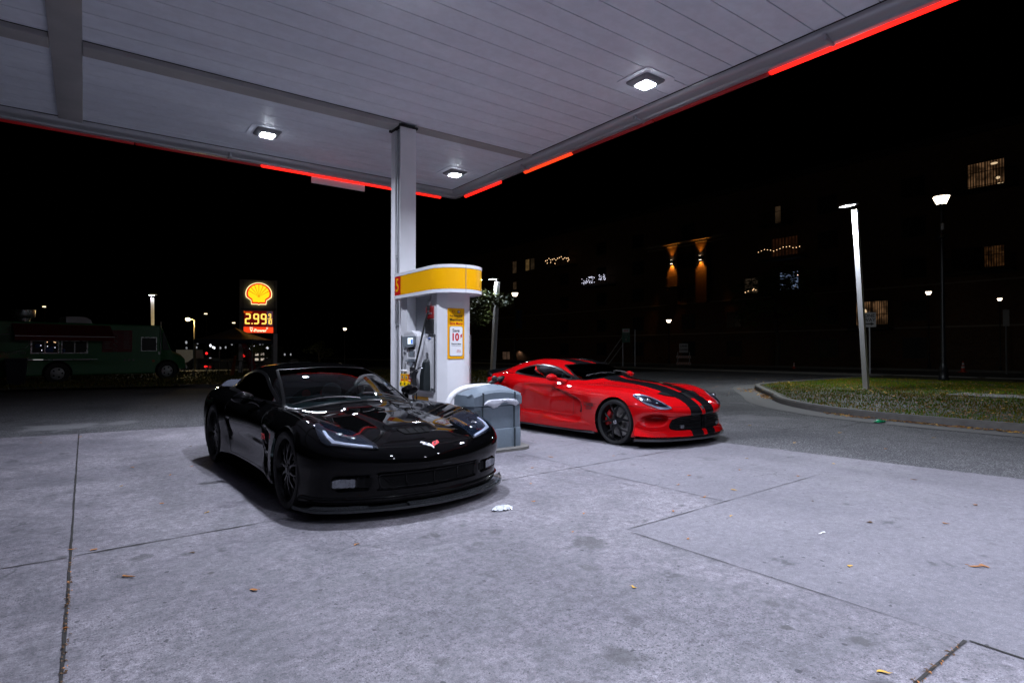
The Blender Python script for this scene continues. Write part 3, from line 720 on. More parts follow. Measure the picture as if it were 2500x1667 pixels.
isl = MB(); isl.prism(round_poly([(3.92, 6.22), (4.98, 6.22), (4.98, 9.7), (3.92, 9.7)], .3, 8), -.002, .035); setting('pump_island', isl, M['kerb'])

pump = empty('fuel_pump', (4.46, 8.1, .035), 0, 'white fuel pump with a curved yellow band on top, screen, keypad and hoses', 'fuel pump')
XF, XB = 4.15, 4.77
q = MB()
q.b2((XF+.03, 7.60, .04), (XB-.03, 8.68, .73), bev=.01)
q.b2((XF+.012, 7.592, .735), (XB-.012, 8.692, 1.565), bev=.012)
wobj('cabinet', q, M['panel_white'], pump)
q = MB(); q.b2((XF+.16, 7.70, 1.56), (XB-.16, 8.60, 2.19)); wobj('upper_panel', q, mat('grey_recess_panel', (.25, .265, .29), .35, var=.08), pump)
# end pilasters: bowed outline swept up
def pil(sg, y0):
    pl = [(4.155, .14), (4.165, .02), (4.285, -.06+.0), (4.30, -.065), (4.56, -.065), (4.575, -.06), (4.70, .0), (4.755, .06), (4.765, .14), (4.765, .26), (4.155, .26)]
    return [(x, y0+sg*d) for x, d in pl]
q = MB(); q.prism(pil(1, 7.52), .04, 2.19); wobj('end_pilaster', q, M['panel_white'], pump, smooth=25)
q = MB(); q.prism(pil(-1, 8.77), .04, 2.19); wobj('end_pilaster', q, M['panel_white'], pump, smooth=25)
for y in (7.592, 8.692):                                      # frame ribs beside the panels
    q = MB(); q.b2((XF-.004, y-.02, .74), (XF+.02, y+.012, 1.57)); wobj('side_rib', q, M['alu'], pump)
# front skirts with the colour stripe
for X0, X1 in ((XF+.024, XF+.03), (XB-.03, XB-.024)):
    q = MB(); q.b2((X0, 7.60, .575), (X1, 8.35, .625)); st = wobj('colour_stripe', q, M['yellow'], pump)
    q = MB(); q.b2((X0-.002 if X0 < 4.4 else X0, 8.28, .575), (X1 if X0 < 4.4 else X1+.002, 8.36, .625)); wobj('stripe_end', q, M['red_sheet'], st)
q = MB(); q.b2((XF-.03, 7.60, .715), (XF+.03, 8.30, .735), bev=.006); q.b2((XF-.012, 7.60, .735), (XF+.005, 7.68, .775)); wobj('spill_ledge', q, M['alu'], pump)
# card module: tilted white body with the grey screen hood
q = MB(); secs = []
for (z, a, b_, d) in ((.77, 8.47, 8.03, .10), (.98, 8.47, 8.0, .085), (1.20, 8.42, 7.985, .07), (1.40, 8.40, 7.975, .075), (1.54, 8.455, 7.97, .10), (1.60, 8.40, 8.02, .11), (1.635, 8.30, 8.10, .10)):
    secs.append([(XF+.02, a, z), (XF-d*.8, a, z), (XF-d, a-.03, z), (XF-d, b_+.03, z), (XF-d*.8, b_, z), (XF+.02, b_, z)])
loft(q, secs); mod = wobj('card_module', q, M['panel_white'], pump, smooth=30)
q = MB(); q.prism(round_poly([(8.445, 1.545), (7.985, 1.555), (8.02, 1.42), (8.09, 1.385), (8.33, 1.385), (8.39, 1.37)], .03), XF-.118, XF-.06, 'x'); wobj('screen_surround', q, M['silver_plastic'], mod)
M['screen'] = emit('lit_pump_screen', (.72, .85, 1.), 1.6)
M['screen_blue'] = emit('lit_pump_screen_blue', (.12, .30, 1.), .9)
q = MB(); q.b2((XF-.122, 8.055, 1.43), (XF-.117, 8.225, 1.525)); scr = wobj('screen', q, M['screen'], mod)
q = MB(); q.b2((XF-.124, 8.055, 1.435), (XF-.121, 8.12, 1.50)); wobj('screen_picture', q, M['screen_blue'], scr)
q = MB(); q.b2((XF-.088, 8.045, 1.195), (XF-.07, 8.325, 1.345), bev=.006); wobj('keypad_frame', q, M['paper'], mod)
q = MB(); q.b2((XF-.092, 8.09, 1.238), (XF-.085, 8.215, 1.325)); wobj('display', q, M['silver_plastic'], mod)
q = MB()
for k in range(4):
    for y in (8.245, 8.065): q.b2((XF-.094, y-.012, 1.245+k*.021), (XF-.086, y+.012, 1.257+k*.021))
q.b2((XF-.092, 8.06, 1.355), (XF-.085, 8.25, 1.372)); wobj('key', q, M['dark_plastic'], mod)
q = MB(); q.prism([(8.24, 1.155), (8.10, 1.155), (8.16, 1.06)], XF-.098, XF-.07, 'x'); q.b2((XF-.10, 8.03, 1.165), (XF-.07, 8.36, 1.18)); wobj('receipt_slot', q, M['silver_plastic'], mod)
q = MB(); q.b2((XF-.108, 8.08, 1.0), (XF-.07, 8.19, 1.075), bev=.008); wobj('card_slot', q, M['dark_plastic'], mod)
q = MB(); q.b2((XF-.135, 8.34, 1.0), (XF-.06, 8.46, 1.03), bev=.012); wobj('tray_lip', q, M['paper'], mod)
# grade buttons
for (a, b_, m_, nm) in ((8.475, 8.335, M['yellow'], '87'), (8.333, 8.20, M['yellow'], '89'), (8.198, 8.075, M['red_sheet'], '93')):
    q = MB(); q.b2((XF-.122, b_, .775), (XF-.10, a, .965)); gp = wobj('grade_panel', q, m_, pump)
    q = MB(); q.b2((XF-.126, (a+b_)/2-.022, .90), (XF-.121, (a+b_)/2+.022, .935)); wobj('price_window', q, M['silver_plastic'], gp)
    q = MB(); q.prism(round_poly([((a+b_)/2-.038, .775), ((a+b_)/2+.045, .775), ((a+b_)/2+.032, .85), ((a+b_)/2-.045, .85)], .012), XF-.150, XF-.12, 'x'); wobj('grade_button', q, mat('bright_yellow_button', (.95, .70, .01), .35, coat=.4, var=.03), gp)
    wtext('lettering', nm, .042, face_neg_x((XF-.152, (a+b_)/2, .812)), M['black_ink'], gp, .001)
    wtext('lettering', {'87': 'Regular', '89': 'Plus', '93': 'V-Power'}[nm], .026, face_neg_x((XF-.124, (a+b_)/2, .872)), M['red_ink'] if nm != '93' else M['paper'], gp, .0005)
# notices
q = MB()
for (y0, y1, z0, z1) in ((8.66, 8.53, 1.50, 1.525), (8.63, 8.545, 1.42, 1.48), (8.63, 8.545, 1.34, 1.395), (8.63, 8.555, 1.27, 1.31), (8.65, 8.64, 1.20, 1.23), (7.86, 7.80, 1.23, 1.30), (7.66, 7.61, 1.555, 1.57), (8.45, 8.39, 1.06, 1.07), (8.45, 8.39, 1.09, 1.10), (8.45, 8.39, 1.12, 1.13)):
    for k in range(int((z0-z1)/-.014)+1):
        zz = z1-.012*k
        if zz-.008 > z0-.012: q.b2((XF-.003 if y0 > 8.5 or y0 < 7.9 else XF-.1, y1, zz-.007), (XF+.014 if y0 > 8.5 or y0 < 7.9 else XF-.08, y0, zz))
wobj('notice', q, M['grey_ink'], pump)
q = MB(); q.b2((XF-.004, 7.72, 1.505), (XF+.013, 7.80, 1.52)); wobj('notice_mark', q, mat('blue_sticker', (.03, .09, .38), .4, var=.05), pump)
# nozzle boot, nozzle and hoses
q = MB(); secs = []
for (z, a, b_, d) in ((.74, 7.89, 7.72, .10), (.95, 7.90, 7.725, .09), (1.15, 7.88, 7.735, .06), (1.20, 7.85, 7.75, .03)): secs.append([(XF+.02, a, z), (XF-d, a-.02, z), (XF-d, b_+.02, z), (XF+.02, b_, z)])
loft(q, secs); wobj('nozzle_boot', q, mat('dark_green_grey_boot', (.011, .016, .018), .5, var=.15), pump)
q = MB(); nz = [(XF-.14, 7.93, .80), (XF-.15, 7.955, .90), (XF-.15, 7.95, .98), (XF-.13, 7.91, 1.03)]
q.tube(nz, [.028, .034, .045, .035], 12); q.tube([(XF-.10, 8.02, .93), (XF-.155, 8.04, .90), (XF-.16, 8.02, .82), (XF-.14, 7.95, .79)], .010, 8); ellipsoid(q, (XF-.15, 7.99, .965), (.045, .075, .055))
nzz = wobj('nozzle', q, M['dark_plastic'], pump, smooth=50)
q = MB(); q.tube([(XF-.13, 7.92, 1.02), (XF-.115, 7.87, 1.06), (XF-.10, 7.84, 1.08), (XF-.07, 7.82, 1.06)], [.016, .015, .013, .012], 10); wobj('spout', q, M['chrome'], nzz, smooth=60)
def curve_pts(pts, k=8): return smooth_poly(pts, k, False)
q = MB(); q.tube(curve_pts([(XF-.02, 7.74, 1.93), (XF-.05, 7.79, 1.75), (XF-.10, 7.86, 1.40), (XF-.15, 7.93, 1.05), (XF-.18, 7.94, .80), (XF-.20, 7.86, .60), (XF-.20, 7.88, .38), (XF-.16, 7.98, .24), (XF-.13, 8.06, .32), (XF-.13, 8.02, .55), (XF-.14, 7.94, .80)]), .0145, 10); wobj('hose', q, M['black_rubber'], pump, smooth=60)
q = MB(); q.tube([(XF+.04, 7.70, 2.20), (XF+.01, 7.71, 2.12), (XF-.01, 7.725, 2.05)], [.022, .024, .02], 10); q.cyl((XF-.008, 7.722, 2.06), (XF-.015, 7.735, 1.99), .030, 12); q.cyl((XF-.02, 7.74, 1.93), (XF-.02, 7.742, 1.90), .022, 10); wobj('hose_swivel', q, M['alu'], pump, smooth=40)
q = MB(); q.cyl((XF-.014, 7.733, 2.0), (XF-.02, 7.74, 1.93), .034, 12); wobj('breakaway', q, M['dark_plastic'], pump, smooth=40)
q = MB(); q.tube([(XF-.07, 8.02, .70), (XF-.075, 8.015, .58), (XF-.08, 8.01, .53)], [.018, .013, .02], 8); wobj('hose_clip', q, M['chrome'], pump, smooth=40)
# red and dark box on the end pilaster's inner side
q = MB(); q.b2((XF-.015, 7.62, 1.80), (XF+.05, 7.85, 1.99), bev=.015); bx_ = wobj('safety_box', q, mat('dull_red_box', (.22, .010, .012), .45, var=.15), pump)
q = MB(); q.b2((XF-.02, 7.62, 1.58), (XF+.045, 7.85, 1.795), bev=.008); wobj('safety_box_door', q, M['dark_plastic'], bx_)
wtext('lettering', 'EMERGENCY', .034, face_neg_x((XF-.017, 7.735, 1.88)), M['grey_ink'], bx_, .0005)
# the far side of the pump carries the same fittings
def mirror_part(o, par):
    me = o.data.copy(); c = np.empty(len(me.vertices)*3); me.vertices.foreach_get('co', c); c[::3] *= -1; me.vertices.foreach_set('co', c); me.flip_normals()
    n_ = bpy.data.objects.new(o.name.split('.')[0], me); COL.objects.link(n_); n_.parent = par
    for ch in list(o.children):
        if not ch.name.startswith('lettering'): mirror_part(ch, n_)
for o in list(pump.children):
    if o.name.split('.')[0] in ('card_module', 'grade_panel', 'nozzle_boot', 'spill_ledge', 'side_rib', 'hose_swivel', 'breakaway'): mirror_part(o, pump)
# yellow advertising sheet on the end
ad = MB(); ad.b2((4.290, 7.446, 1.21), (4.573, 7.4545, 1.955)); ad = wobj('advert', ad, M['yellow'], pump)
q = MB(); q.prism(round_poly([(4.318, 1.245), (4.545, 1.245), (4.545, 1.69), (4.318, 1.69)], .035, 5), 7.442, 7.4455, 'y'); wobj('phone_outline', q, M['grey_ink'], ad)
q = MB(); q.prism(round_poly([(4.325, 1.252), (4.538, 1.252), (4.538, 1.683), (4.325, 1.683)], .03, 5), 7.439, 7.4415, 'y'); card = wobj('phone_card', q, M['paper'], ad)
cx = 4.4315; fy = lambda x, z, y=7.4375: face_neg_y((x, y, z))
wtext('lettering', 'Save', .068, fy(cx-.005, 1.625), M['black_ink'], card, .001, .0004)
wtext('lettering', '10', .150, fy(cx-.02, 1.525), M['red_ink'], card, .006, .0004, sx=.9)
wtext('lettering', '¢', .075, fy(cx+.085, 1.555), M['red_ink'], card, .003, .0004)
wtext('lettering', 'Platinum Status', .027, fy(cx, 1.43), M['black_ink'], card, .0007, .0004)
wtext('lettering', 'Per gallon, annual rewards', .015, fy(cx, 1.405), M['grey_ink'], card, .0003, .0004)
wtext('lettering', 'Scan to', .019, fy(cx+.045, 1.335), M['red_ink'], card, .0003, .0004)
wtext('lettering', 'join today', .019, fy(cx+.045, 1.315), M['red_ink'], card, .0003, .0004)
ya = 7.4445
wtext('lettering', 'Fuel Rewards®', .034, fy(cx, 1.84, ya), M['black_ink'], ad, .0004, .0004)
wtext('lettering', 'Members', .058, fy(cx, 1.785, ya), M['black_ink'], ad, .001, .0004)
wtext('lettering', 'Save More', .052, fy(cx, 1.73, ya), M['red_ink'], ad, .0012, .0004)
def shell_pts(cx_, cz, r, k=40):
    """scallop outline: round fan above, short square foot below"""
    o = []
    for i in range(k+1):
        a = R(-18)+R(216)*i/k; o.append((cx_+r*1.0*cos(a), cz+r*.93*sin(a)))
    o += [(cx_-r*.60, cz-r*.55), (cx_-r*.56, cz-r*.86), (cx_-.10*r, cz-r*.86), (cx_, cz-r*.92), (cx_+.10*r, cz-r*.86), (cx_+r*.56, cz-r*.86), (cx_+r*.60, cz-r*.55)]
    return o
q = MB(); q.prism(shell_pts(cx-.045, 1.905, .020, 16), 7.4445, 7.446, 'y'); lg = wobj('shell_emblem', q, M['red_ink'], ad)
q = MB(); q.prism(shell_pts(cx-.045, 1.905, .015, 16), 7.4435, 7.4445, 'y'); wobj('shell_emblem_face', q, M['yellow'], lg)
q = MB(); q.b2((cx+.025, 7.444, 1.885), (cx+.048, 7.446, 1.925)); lf = wobj('rewards_mark', q, M['black_ink'], ad); q = MB(); q.b2((cx+.049, 7.444, 1.885), (cx+.072, 7.446, 1.925)); wobj('rewards_mark_half', q, M['red_ink'], lf)
wtext('lettering', 'FR', .034, fy(cx+.048, 1.905, 7.4435), M['paper'], lf, .0006, .0003)
# curved band above
def stadium(d=0.):
    o = []; c = 4.48; hw = .415+d; yf, yb = 7.185-d, 9.0+d; rf, rb = .415+d, .28+d
    for i in range(15):
        a = pi*i/14; o.append((c-hw*cos(a), yf+rf*.92-rf*.92*sin(a)))
    for i in range(7):
        a = pi/2*i/6; o.append((c+hw-rb+rb*cos(a), yb-rb+rb*sin(a)))
    for i in range(7):
        a = pi/2+pi/2*i/6; o.append((c-hw+rb+rb*cos(a), yb-rb+rb*sin(a)))
    return o
def band(z0, z1, d, mb=None, t=.012):
    mb = mb or MB(); A = stadium(d); B = stadium(d-t)
    mb.grid([[(*p, z) for p in s_] for s_, z in ((B, z0), (A, z0+.002), (A, z1-.002), (B, z1))], close_v=True, close_u=True); return mb
vb = wobj('canopy_band', band(2.222, 2.522, .0), M['yellow'], pump, smooth=40)
q = band(2.165, 2.220, .004); band(2.524, 2.575, .004, q); wobj('band_trim', q, M['panel_white'], vb, smooth=40)
q = MB(); q.prism(stadium(-.012), 2.555, 2.565); q.prism(stadium(-.012), 2.19, 2.20); wobj('band_deck', q, M['white_metal'], vb)
q = MB(); A = stadium(.0018); n_ = len(A); red = [p for p in A if p[0] < 4.25 and p[1] > 8.46]
red = sorted(red, key=lambda p: p[1]); red = [(red[0][0], 8.56)]+[p for p in red if p[1] > 8.58]
q.grid([[(p[0], p[1], z) for p in red] for z in (2.2225, 2.5215)]); five = wobj('number_panel', q, M['red_sheet'], vb, fix=False)
wtext('lettering', '5', .30, face_neg_x((4.062, 8.68, 2.372)), M['yellow'], five, .004, .0008, sx=.85)
q = MB(); q.b2((4.44, 7.182, 2.165), (4.443, 7.19, 2.575)); wobj('band_seam', q, M['grey_ink'], vb)

# white guard hoop and the grey bin in front of it
hp = MB(); hp.tube(curve_pts([(4.02, 7.02, 0), (4.02, 7.02, .45), (4.06, 7.02, .62), (4.16, 7.02, .735), (4.34, 7.02, .80), (4.62, 7.02, .815), (4.80, 7.02, .79), (4.92, 7.02, .70), (4.96, 7.02, .55), (4.96, 7.02, 0)], 6), .043, 16)
tag(obj('guard_hoop', hp, M['white_metal'], None, smooth=60), 'white steel guard hoop bent over behind the grey bin', 'guard rail')
binn = empty('service_bin', (4.43, 6.55, .0), R(1), 'blue-grey plastic forecourt bin with an arched lid and a white liner', 'bin')
def bin_sec(h, pr, ch=.10, d0=6.36, d1=6.74, x0=4.005, x1=4.852):
    return [(x0-pr, d0+ch, h), (x0+.05-pr*.5, d0-pr, h), (x1-.05+pr*.5, d0-pr, h), (x1+pr, d0+ch*.6, h), (x1+pr, d1+pr, h), (x0-pr, d1+pr, h)]
def bin_loft(hs):
    q = MB(); secs = []
    for h, pr in hs: secs.append([(x-4.43, y-6.55, z) for x, y, z in bin_sec(h, pr, .085)])
    return loft(q, secs)
obj('base', bin_loft([(.0, -.01), (.012, .0), (.27, .0), (.288, -.006), (.292, -.018)]), M['grey_plastic'], binn, smooth=30)
body_ = obj('bin_body', bin_loft([(.288, -.018), (.296, -.012), (.585, -.012), (.596, -.02)]), M['grey_plastic'], binn, smooth=30)
q = MB(); secs = []
prof_h = []
for i in range(17):
    t = i/16; x = 4.005-.012+(4.852-4.005+.024)*t; arch = .735+.085*sin(pi*min(1, max(0, t)))**.7
    ed = .085*(1-min(1, t/.07)) if t < .07 else (.05*(1-min(1, (1-t)/.07)) if t > .93 else 0)
    secs.append([(x-4.43, 6.355+ed-6.55, .602), (x-4.43, 6.350+ed-6.55, arch-.045), (x-4.43, 6.372+ed-6.55, arch-.012), (x-4.43, 6.42-6.55, arch+.006), (x-4.43, 6.54-6.55, arch+.045*sin(pi*t)+.012), (x-4.43, 6.70-6.55, arch+.01), (x-4.43, 6.755-6.55, arch-.03), (x-4.43, 6.757-6.55, .602)])
loft(q, secs); lid = obj('lid', q, M['grey_plastic'], binn, smooth=35)
q = MB(); q.b2((-.05, -.03, .842), (.13, .06, .868), bev=.01); obj('lid_opening', q, M['dark_plastic'], lid)
q = MB()
for x in (4.185, 4.703):                                       # vertical grooves dividing the front into panels
    q.b2((x-.006-4.43, 6.338-6.55, .01), (x+.006-4.43, 6.375-6.55, .285)); q.b2((x-.006-4.43, 6.352-6.55, .295), (x+.006-4.43, 6.375-6.55, .59)); q.b2((x-.006-4.43, 6.335-6.55, .61), (x+.006-4.43, 6.38-6.55, .775))
obj('panel_groove', q, mat('bin_groove', (.03, .04, .048), .8, var=.1), binn)
q = MB(); q.prism([(4.06-4.43, .40), (4.155-4.43, .40), (4.155-4.43, .555), (4.06-4.43, .555)], 6.360-6.55, 6.374-6.55, 'y'); obj('squeegee_slot', q, mat('dark_slot', (.055, .068, .08), .8, var=.1), binn)
q = MB(); P = []; rg = random.Random(8); NL = 44
for i in range(NL+1):
    t = i/NL; x = 4.185+.575*t-4.43; up = .668+.020*sin(pi*t)**.5-.03*(t > .93)*(t-.93)*14-.035*max(0, 1-t/.16); w1 = rg.uniform(-.006, .006); lo = .612+.010*sin(t*13)-.034*bell(t-.30, .13)-.022*bell(t-.95, .08)+.020*bell(t-.62, .16)+w1
    P.append([(x, 6.353-6.55, up), (x, 6.338-6.55+rg.uniform(-.006, .004), up-.010), (x, 6.334-6.55+rg.uniform(-.008, .005), up*.6+lo*.4+rg.uniform(-.004, .004)), (x, 6.337-6.55+rg.uniform(-.007, .004), up*.25+lo*.75), (x, 6.346-6.55, lo), (x, 6.350-6.55, lo-.004)])
q.grid(P); obj('bin_liner', q, M['bag'], binn, smooth=40)
# hose and nozzle at the red car
fn = empty('fuel_nozzle', (5.90, 8.46, .80), 0, 'black fuel nozzle pushed into the filler of the red car', 'fuel nozzle')
q = MB(); o_ = Vector((5.97, 8.45, .835)); w_ = lambda x, y, z: Vector((x, y, z))
q.tube([w_(6.02, 8.45, .84), w_(5.93, 8.46, .83), w_(5.84, 8.47, .80)], [.035, .04, .045], 12); q.tube([w_(5.84, 8.47, .80), w_(5.74, 8.49, .75), w_(5.64, 8.50, .69)], [.04, .032, .026], 12); ellipsoid(q, w_(5.83, 8.47, .83), (.06, .045, .055)); q.tube([w_(5.82, 8.47, .76), w_(5.80, 8.48, .69), w_(5.72, 8.49, .65), w_(5.66, 8.50, .67)], .009, 8)
wobj('nozzle_body', q, M['dark_plastic'], fn, smooth=50)
q = MB(); q.tube([w_(5.65, 8.50, .695), w_(5.55, 8.51, .64), w_(5.53, 8.51, .62)], [.028, .024, .018], 10); wobj('hose_swivel', q, M['chrome'], fn, smooth=50)
q = MB(); q.tube(curve_pts([(5.54, 8.51, .63), (5.40, 8.45, .42), (5.22, 8.3, .16), (5.02, 8.1, .12), (4.90, 7.95, .45), (4.85, 7.85, 1.1), (4.80, 7.75, 1.9)]), .0145, 10); wobj('hose', q, M['black_rubber'], fn, smooth=60)
# ------------------------------------------------------------------ lawns and kerbs
def blade_patch(name, region, count, h, label_kind='stuff', tone=(.075, .155, .006), dry=(.20, .145, .02), z0=.10, seed=5, w=.010):
    rg = random.Random(seed); vs = []; fs = []; mi = []
    xs = [p[0] for p in region]; ys = [p[1] for p in region]; k = 0
    pts = np.array([[rg.uniform(min(xs), max(xs)), rg.uniform(min(ys), max(ys))] for _ in range(count*3)]); inn = in_poly(region, pts[:, 0], pts[:, 1]); pts = pts[inn][:count]
    for x, y in pts:
        a = rg.uniform(0, 2*pi); cl = .5+.5*sin(x*2.1+sin(y*1.3)*2)*sin(y*1.9+sin(x*.8)*2); hh = h*rg.uniform(.4, 1.2)*(.55+.8*cl); l = rg.uniform(-.6, .6)*hh; ww = w*rg.uniform(.7, 1.5); m2 = rg.uniform(-.4, .4)*hh
        dx, dy = cos(a)*ww, sin(a)*ww; o = len(vs)
        vs += [(x-dx, y-dy, z0), (x+dx, y+dy, z0), (x+dx*.6+l*.4, y+dy*.6+m2*.4, z0+hh*.6), (x-dx*.6+l*.4, y-dy*.6+m2*.4, z0+hh*.6), (x+l, y+m2, z0+hh)]
        fs += [(o, o+1, o+2, o+3), (o+3, o+2, o+4)]; c = rg.random() < .30+.35*(sin(x*1.3)*sin(y*1.7+1) > .1); mi += [int(c)]*2
    mb = MB(); mb.v = vs; mb.f = fs; mb.m = mi
    o = obj(name, mb, [mat(name+'_green', tone, .8, var=.45, scale=2., spec=.08), mat(name+'_dry', dry, .85, var=.35, scale=3., spec=.08)], fix=False); o['kind'] = 'stuff'; return o
ISL = smooth_poly([(12.35, -14), (12.35, -4), (12.38, 2.6), (12.5, 4.9), (13.05, 6.4), (14.25, 7.9), (16.0, 9.2), (18.0, 10.75), (19.5, 11.75), (21, 12.15), (25, 12.3), (32.6, 12.4)], 5, False)
LAWN = ISL+[(32.6, -14)]
sheet('lawn_soil', LAWN, .085, mat('lawn_soil', (.040, .040, .018), .95, var=.5, scale=2.5))
def kerb(name, path, w=.16, h=.13, inward=1, gutter=0.):
    mb = MB(); A = []; G = []
    for i, p in enumerate(path):
        a, b = Vector(path[max(i-1, 0)]), Vector(path[min(i+1, len(path)-1)]); t = (b-a).normalized(); o = Vector((t.y, -t.x))*inward; P = Vector(p)
        A.append([(*(P-o*.02), -.03), (*(P-o*.005), h*.75), (*(P+o*.03), h), (*(P+o*w), h-.005), (*(P+o*w), -.03)])
        if gutter: G.append([(*(P-o*gutter), .0), (*(P-o*.02), -.003)])
    mb.grid(A); setting(name, mb, M['kerb'], smooth=40)
    if gutter: g = MB(); g.grid(G); setting('gutter', g, M['walk'])
kerb('kerb', ISL, gutter=.75)
blade_patch('lawn_grass', [(12.55, -3), (12.6, 4.7), (13.2, 6.2), (14.4, 7.7), (16.1, 8.95), (18.1, 10.4), (19.6, 11.5), (21, 11.9), (25, 12), (28.5, 12), (28.5, -3)], 64000, .052, w=.008)
sheet('footpath', [(26.0, -14), (27.6, -14), (27.6, 12.2), (26.0, 12.2)], .092, M['walk'])
pad = MB(); pad.b2((19.2, 4.2, .05), (20.4, 5.9, .125), bev=.015); tag(obj('concrete_pad', pad, M['walk']), 'flat concrete slab set in the lawn at the right edge', 'slab')
STRIP = [(-60, 26.4), (-5, 25.3), (3.5, 23.9), (8, 21.8), (11.8, 19.1), (14.8, 18.3), (17.2, 19.2), (18.6, 22), (18.4, 26), (20.5, 29), (20, 34), (12, 37), (4, 40.5), (-60, 42)]
sheet('verge_soil', STRIP, .06, mat('verge_soil', (.050, .048, .016), .95, var=.5, scale=1.5))
kerb('kerb', smooth_poly(STRIP[:9], 5, False), h=.10, inward=-1)
blade_patch('verge_grass', STRIP[1:-1]+[(-6, 40)], 26000, .09, tone=(.085, .095, .018), dry=(.17, .13, .04), z0=.06, seed=9, w=.02)
sheet('back_street', [(-300, 58.5), (27.5, 58.5), (27.5, 300), (-300, 300)], -.935, M['road_asphalt'])
kerb('kerb', [(33.2, -200), (33.2, 300)], h=.12); kerb('kerb', [(45.0, 300), (45.0, -200)], h=.12)

# ------------------------------------------------------------------ lights on poles
def lamp(parent, kind, energy, col, loc, size=.3, spot=None, rot=None, radius=.1):
    ld = bpy.data.lights.new('lamp', kind); ld.energy = energy; ld.color = col
    if kind == 'AREA': ld.size = size
    else: ld.shadow_soft_size = radius
    if kind == 'SPOT': ld.spot_size = R(spot); ld.spot_blend = .6
    lo = bpy.data.objects.new('lamp', ld); COL.objects.link(lo); lo.parent = parent; lo.location = loc
    if rot: lo.rotation_euler = rot
    return lo
M['cold_led'] = emit('lit_cold_led', (.86, .93, 1.), 30.)
M['warm_glass'] = emit('lit_lantern_glass', (1., .83, .62), 7.)
M['sodium'] = emit('lit_sodium_lamp', (1., .78, .34), 16.)
M['lamp_dark'] = mat('black_lamp_post', (.010, .011, .013), .4, var=.2, metal=.3)
M['pole_white'] = mat('white_square_pole', (.60, .60, .64), .45, var=.1, scale=4)
def square_pole(base, top, w, head, label, energy, spotrot, group='tall square poles with flat lights'):
    t = empty('light_pole', base, 0, label, 'light pole', group); q = MB(); d = Vector(top)-Vector(base)
    secs = [[tuple(d*f_+Vector((sx*w/2, sy*w/2, 0))) for sx, sy in ((-1, -1), (1, -1), (1, 1), (-1, 1))] for f_ in (0, .35, .352, 1)]
    loft(q, secs); obj('pole', q, M['pole_white'], t)
    q = MB(); q.b2((-w*1.3, -w*1.3, -.05), (w*1.3, w*1.3, .03), bev=.01); obj('pole_base', q, M['kerb'], t)
    a, b = (Vector(p)-Vector(base) for p in head); ax = (b-a).normalized(); sd = Vector((-ax.y, ax.x, 0)).normalized(); up = ax.cross(sd)
    q = MB(); secs = []
    for f_, ww in ((0, .10), (.06, .15), (.6, .16), (.8, .12), (1, .05)):
        p = a.lerp(b, f_); secs.append([p+sd*ww+up*.0, p+sd*ww+up*.07, p-sd*ww+up*.07, p-sd*ww])
    secs = [[tuple(x) for x in s_] for s_ in secs]; loft(q, secs); hd = obj('lamp_head', q, M['galv'], t)
    q = MB(); secs = [[tuple(a.lerp(b, f_)+sd*ww+up*z) for ww, z in ((-.13, -.012), (.13, -.012), (.13, .002), (-.13, .002))] for f_ in (.05, .62)]; loft(q, secs); obj('led_panel', q, M['cold_led'], hd)
    lamp(t, 'AREA', energy, (.86, .93, 1.), tuple(a.lerp(b, .35)-up*.04), .3)
    return t
square_pole((20.02, 8.28, .08), (19.78, 8.46, 5.80), .145, ((19.26, 8.62, 5.88), (19.85, 8.42, 5.98)), 'white square light pole leaning on the lawn at the right', 600, None)
square_pole((19.68, 28.79, .05), (19.92, 28.65, 5.45), .24, ((19.35, 28.6, 5.55), (19.98, 28.68, 5.60)), 'leaning square light pole seen between the pump and the red car', 170, None)
square_pole((4.46, 55.0, -.75), (4.36, 55.08, 5.60), .22, ((4.12, 55.1, 5.78), (4.66, 54.95, 5.80)), 'bright white light pole standing behind the green food truck', 160, None)
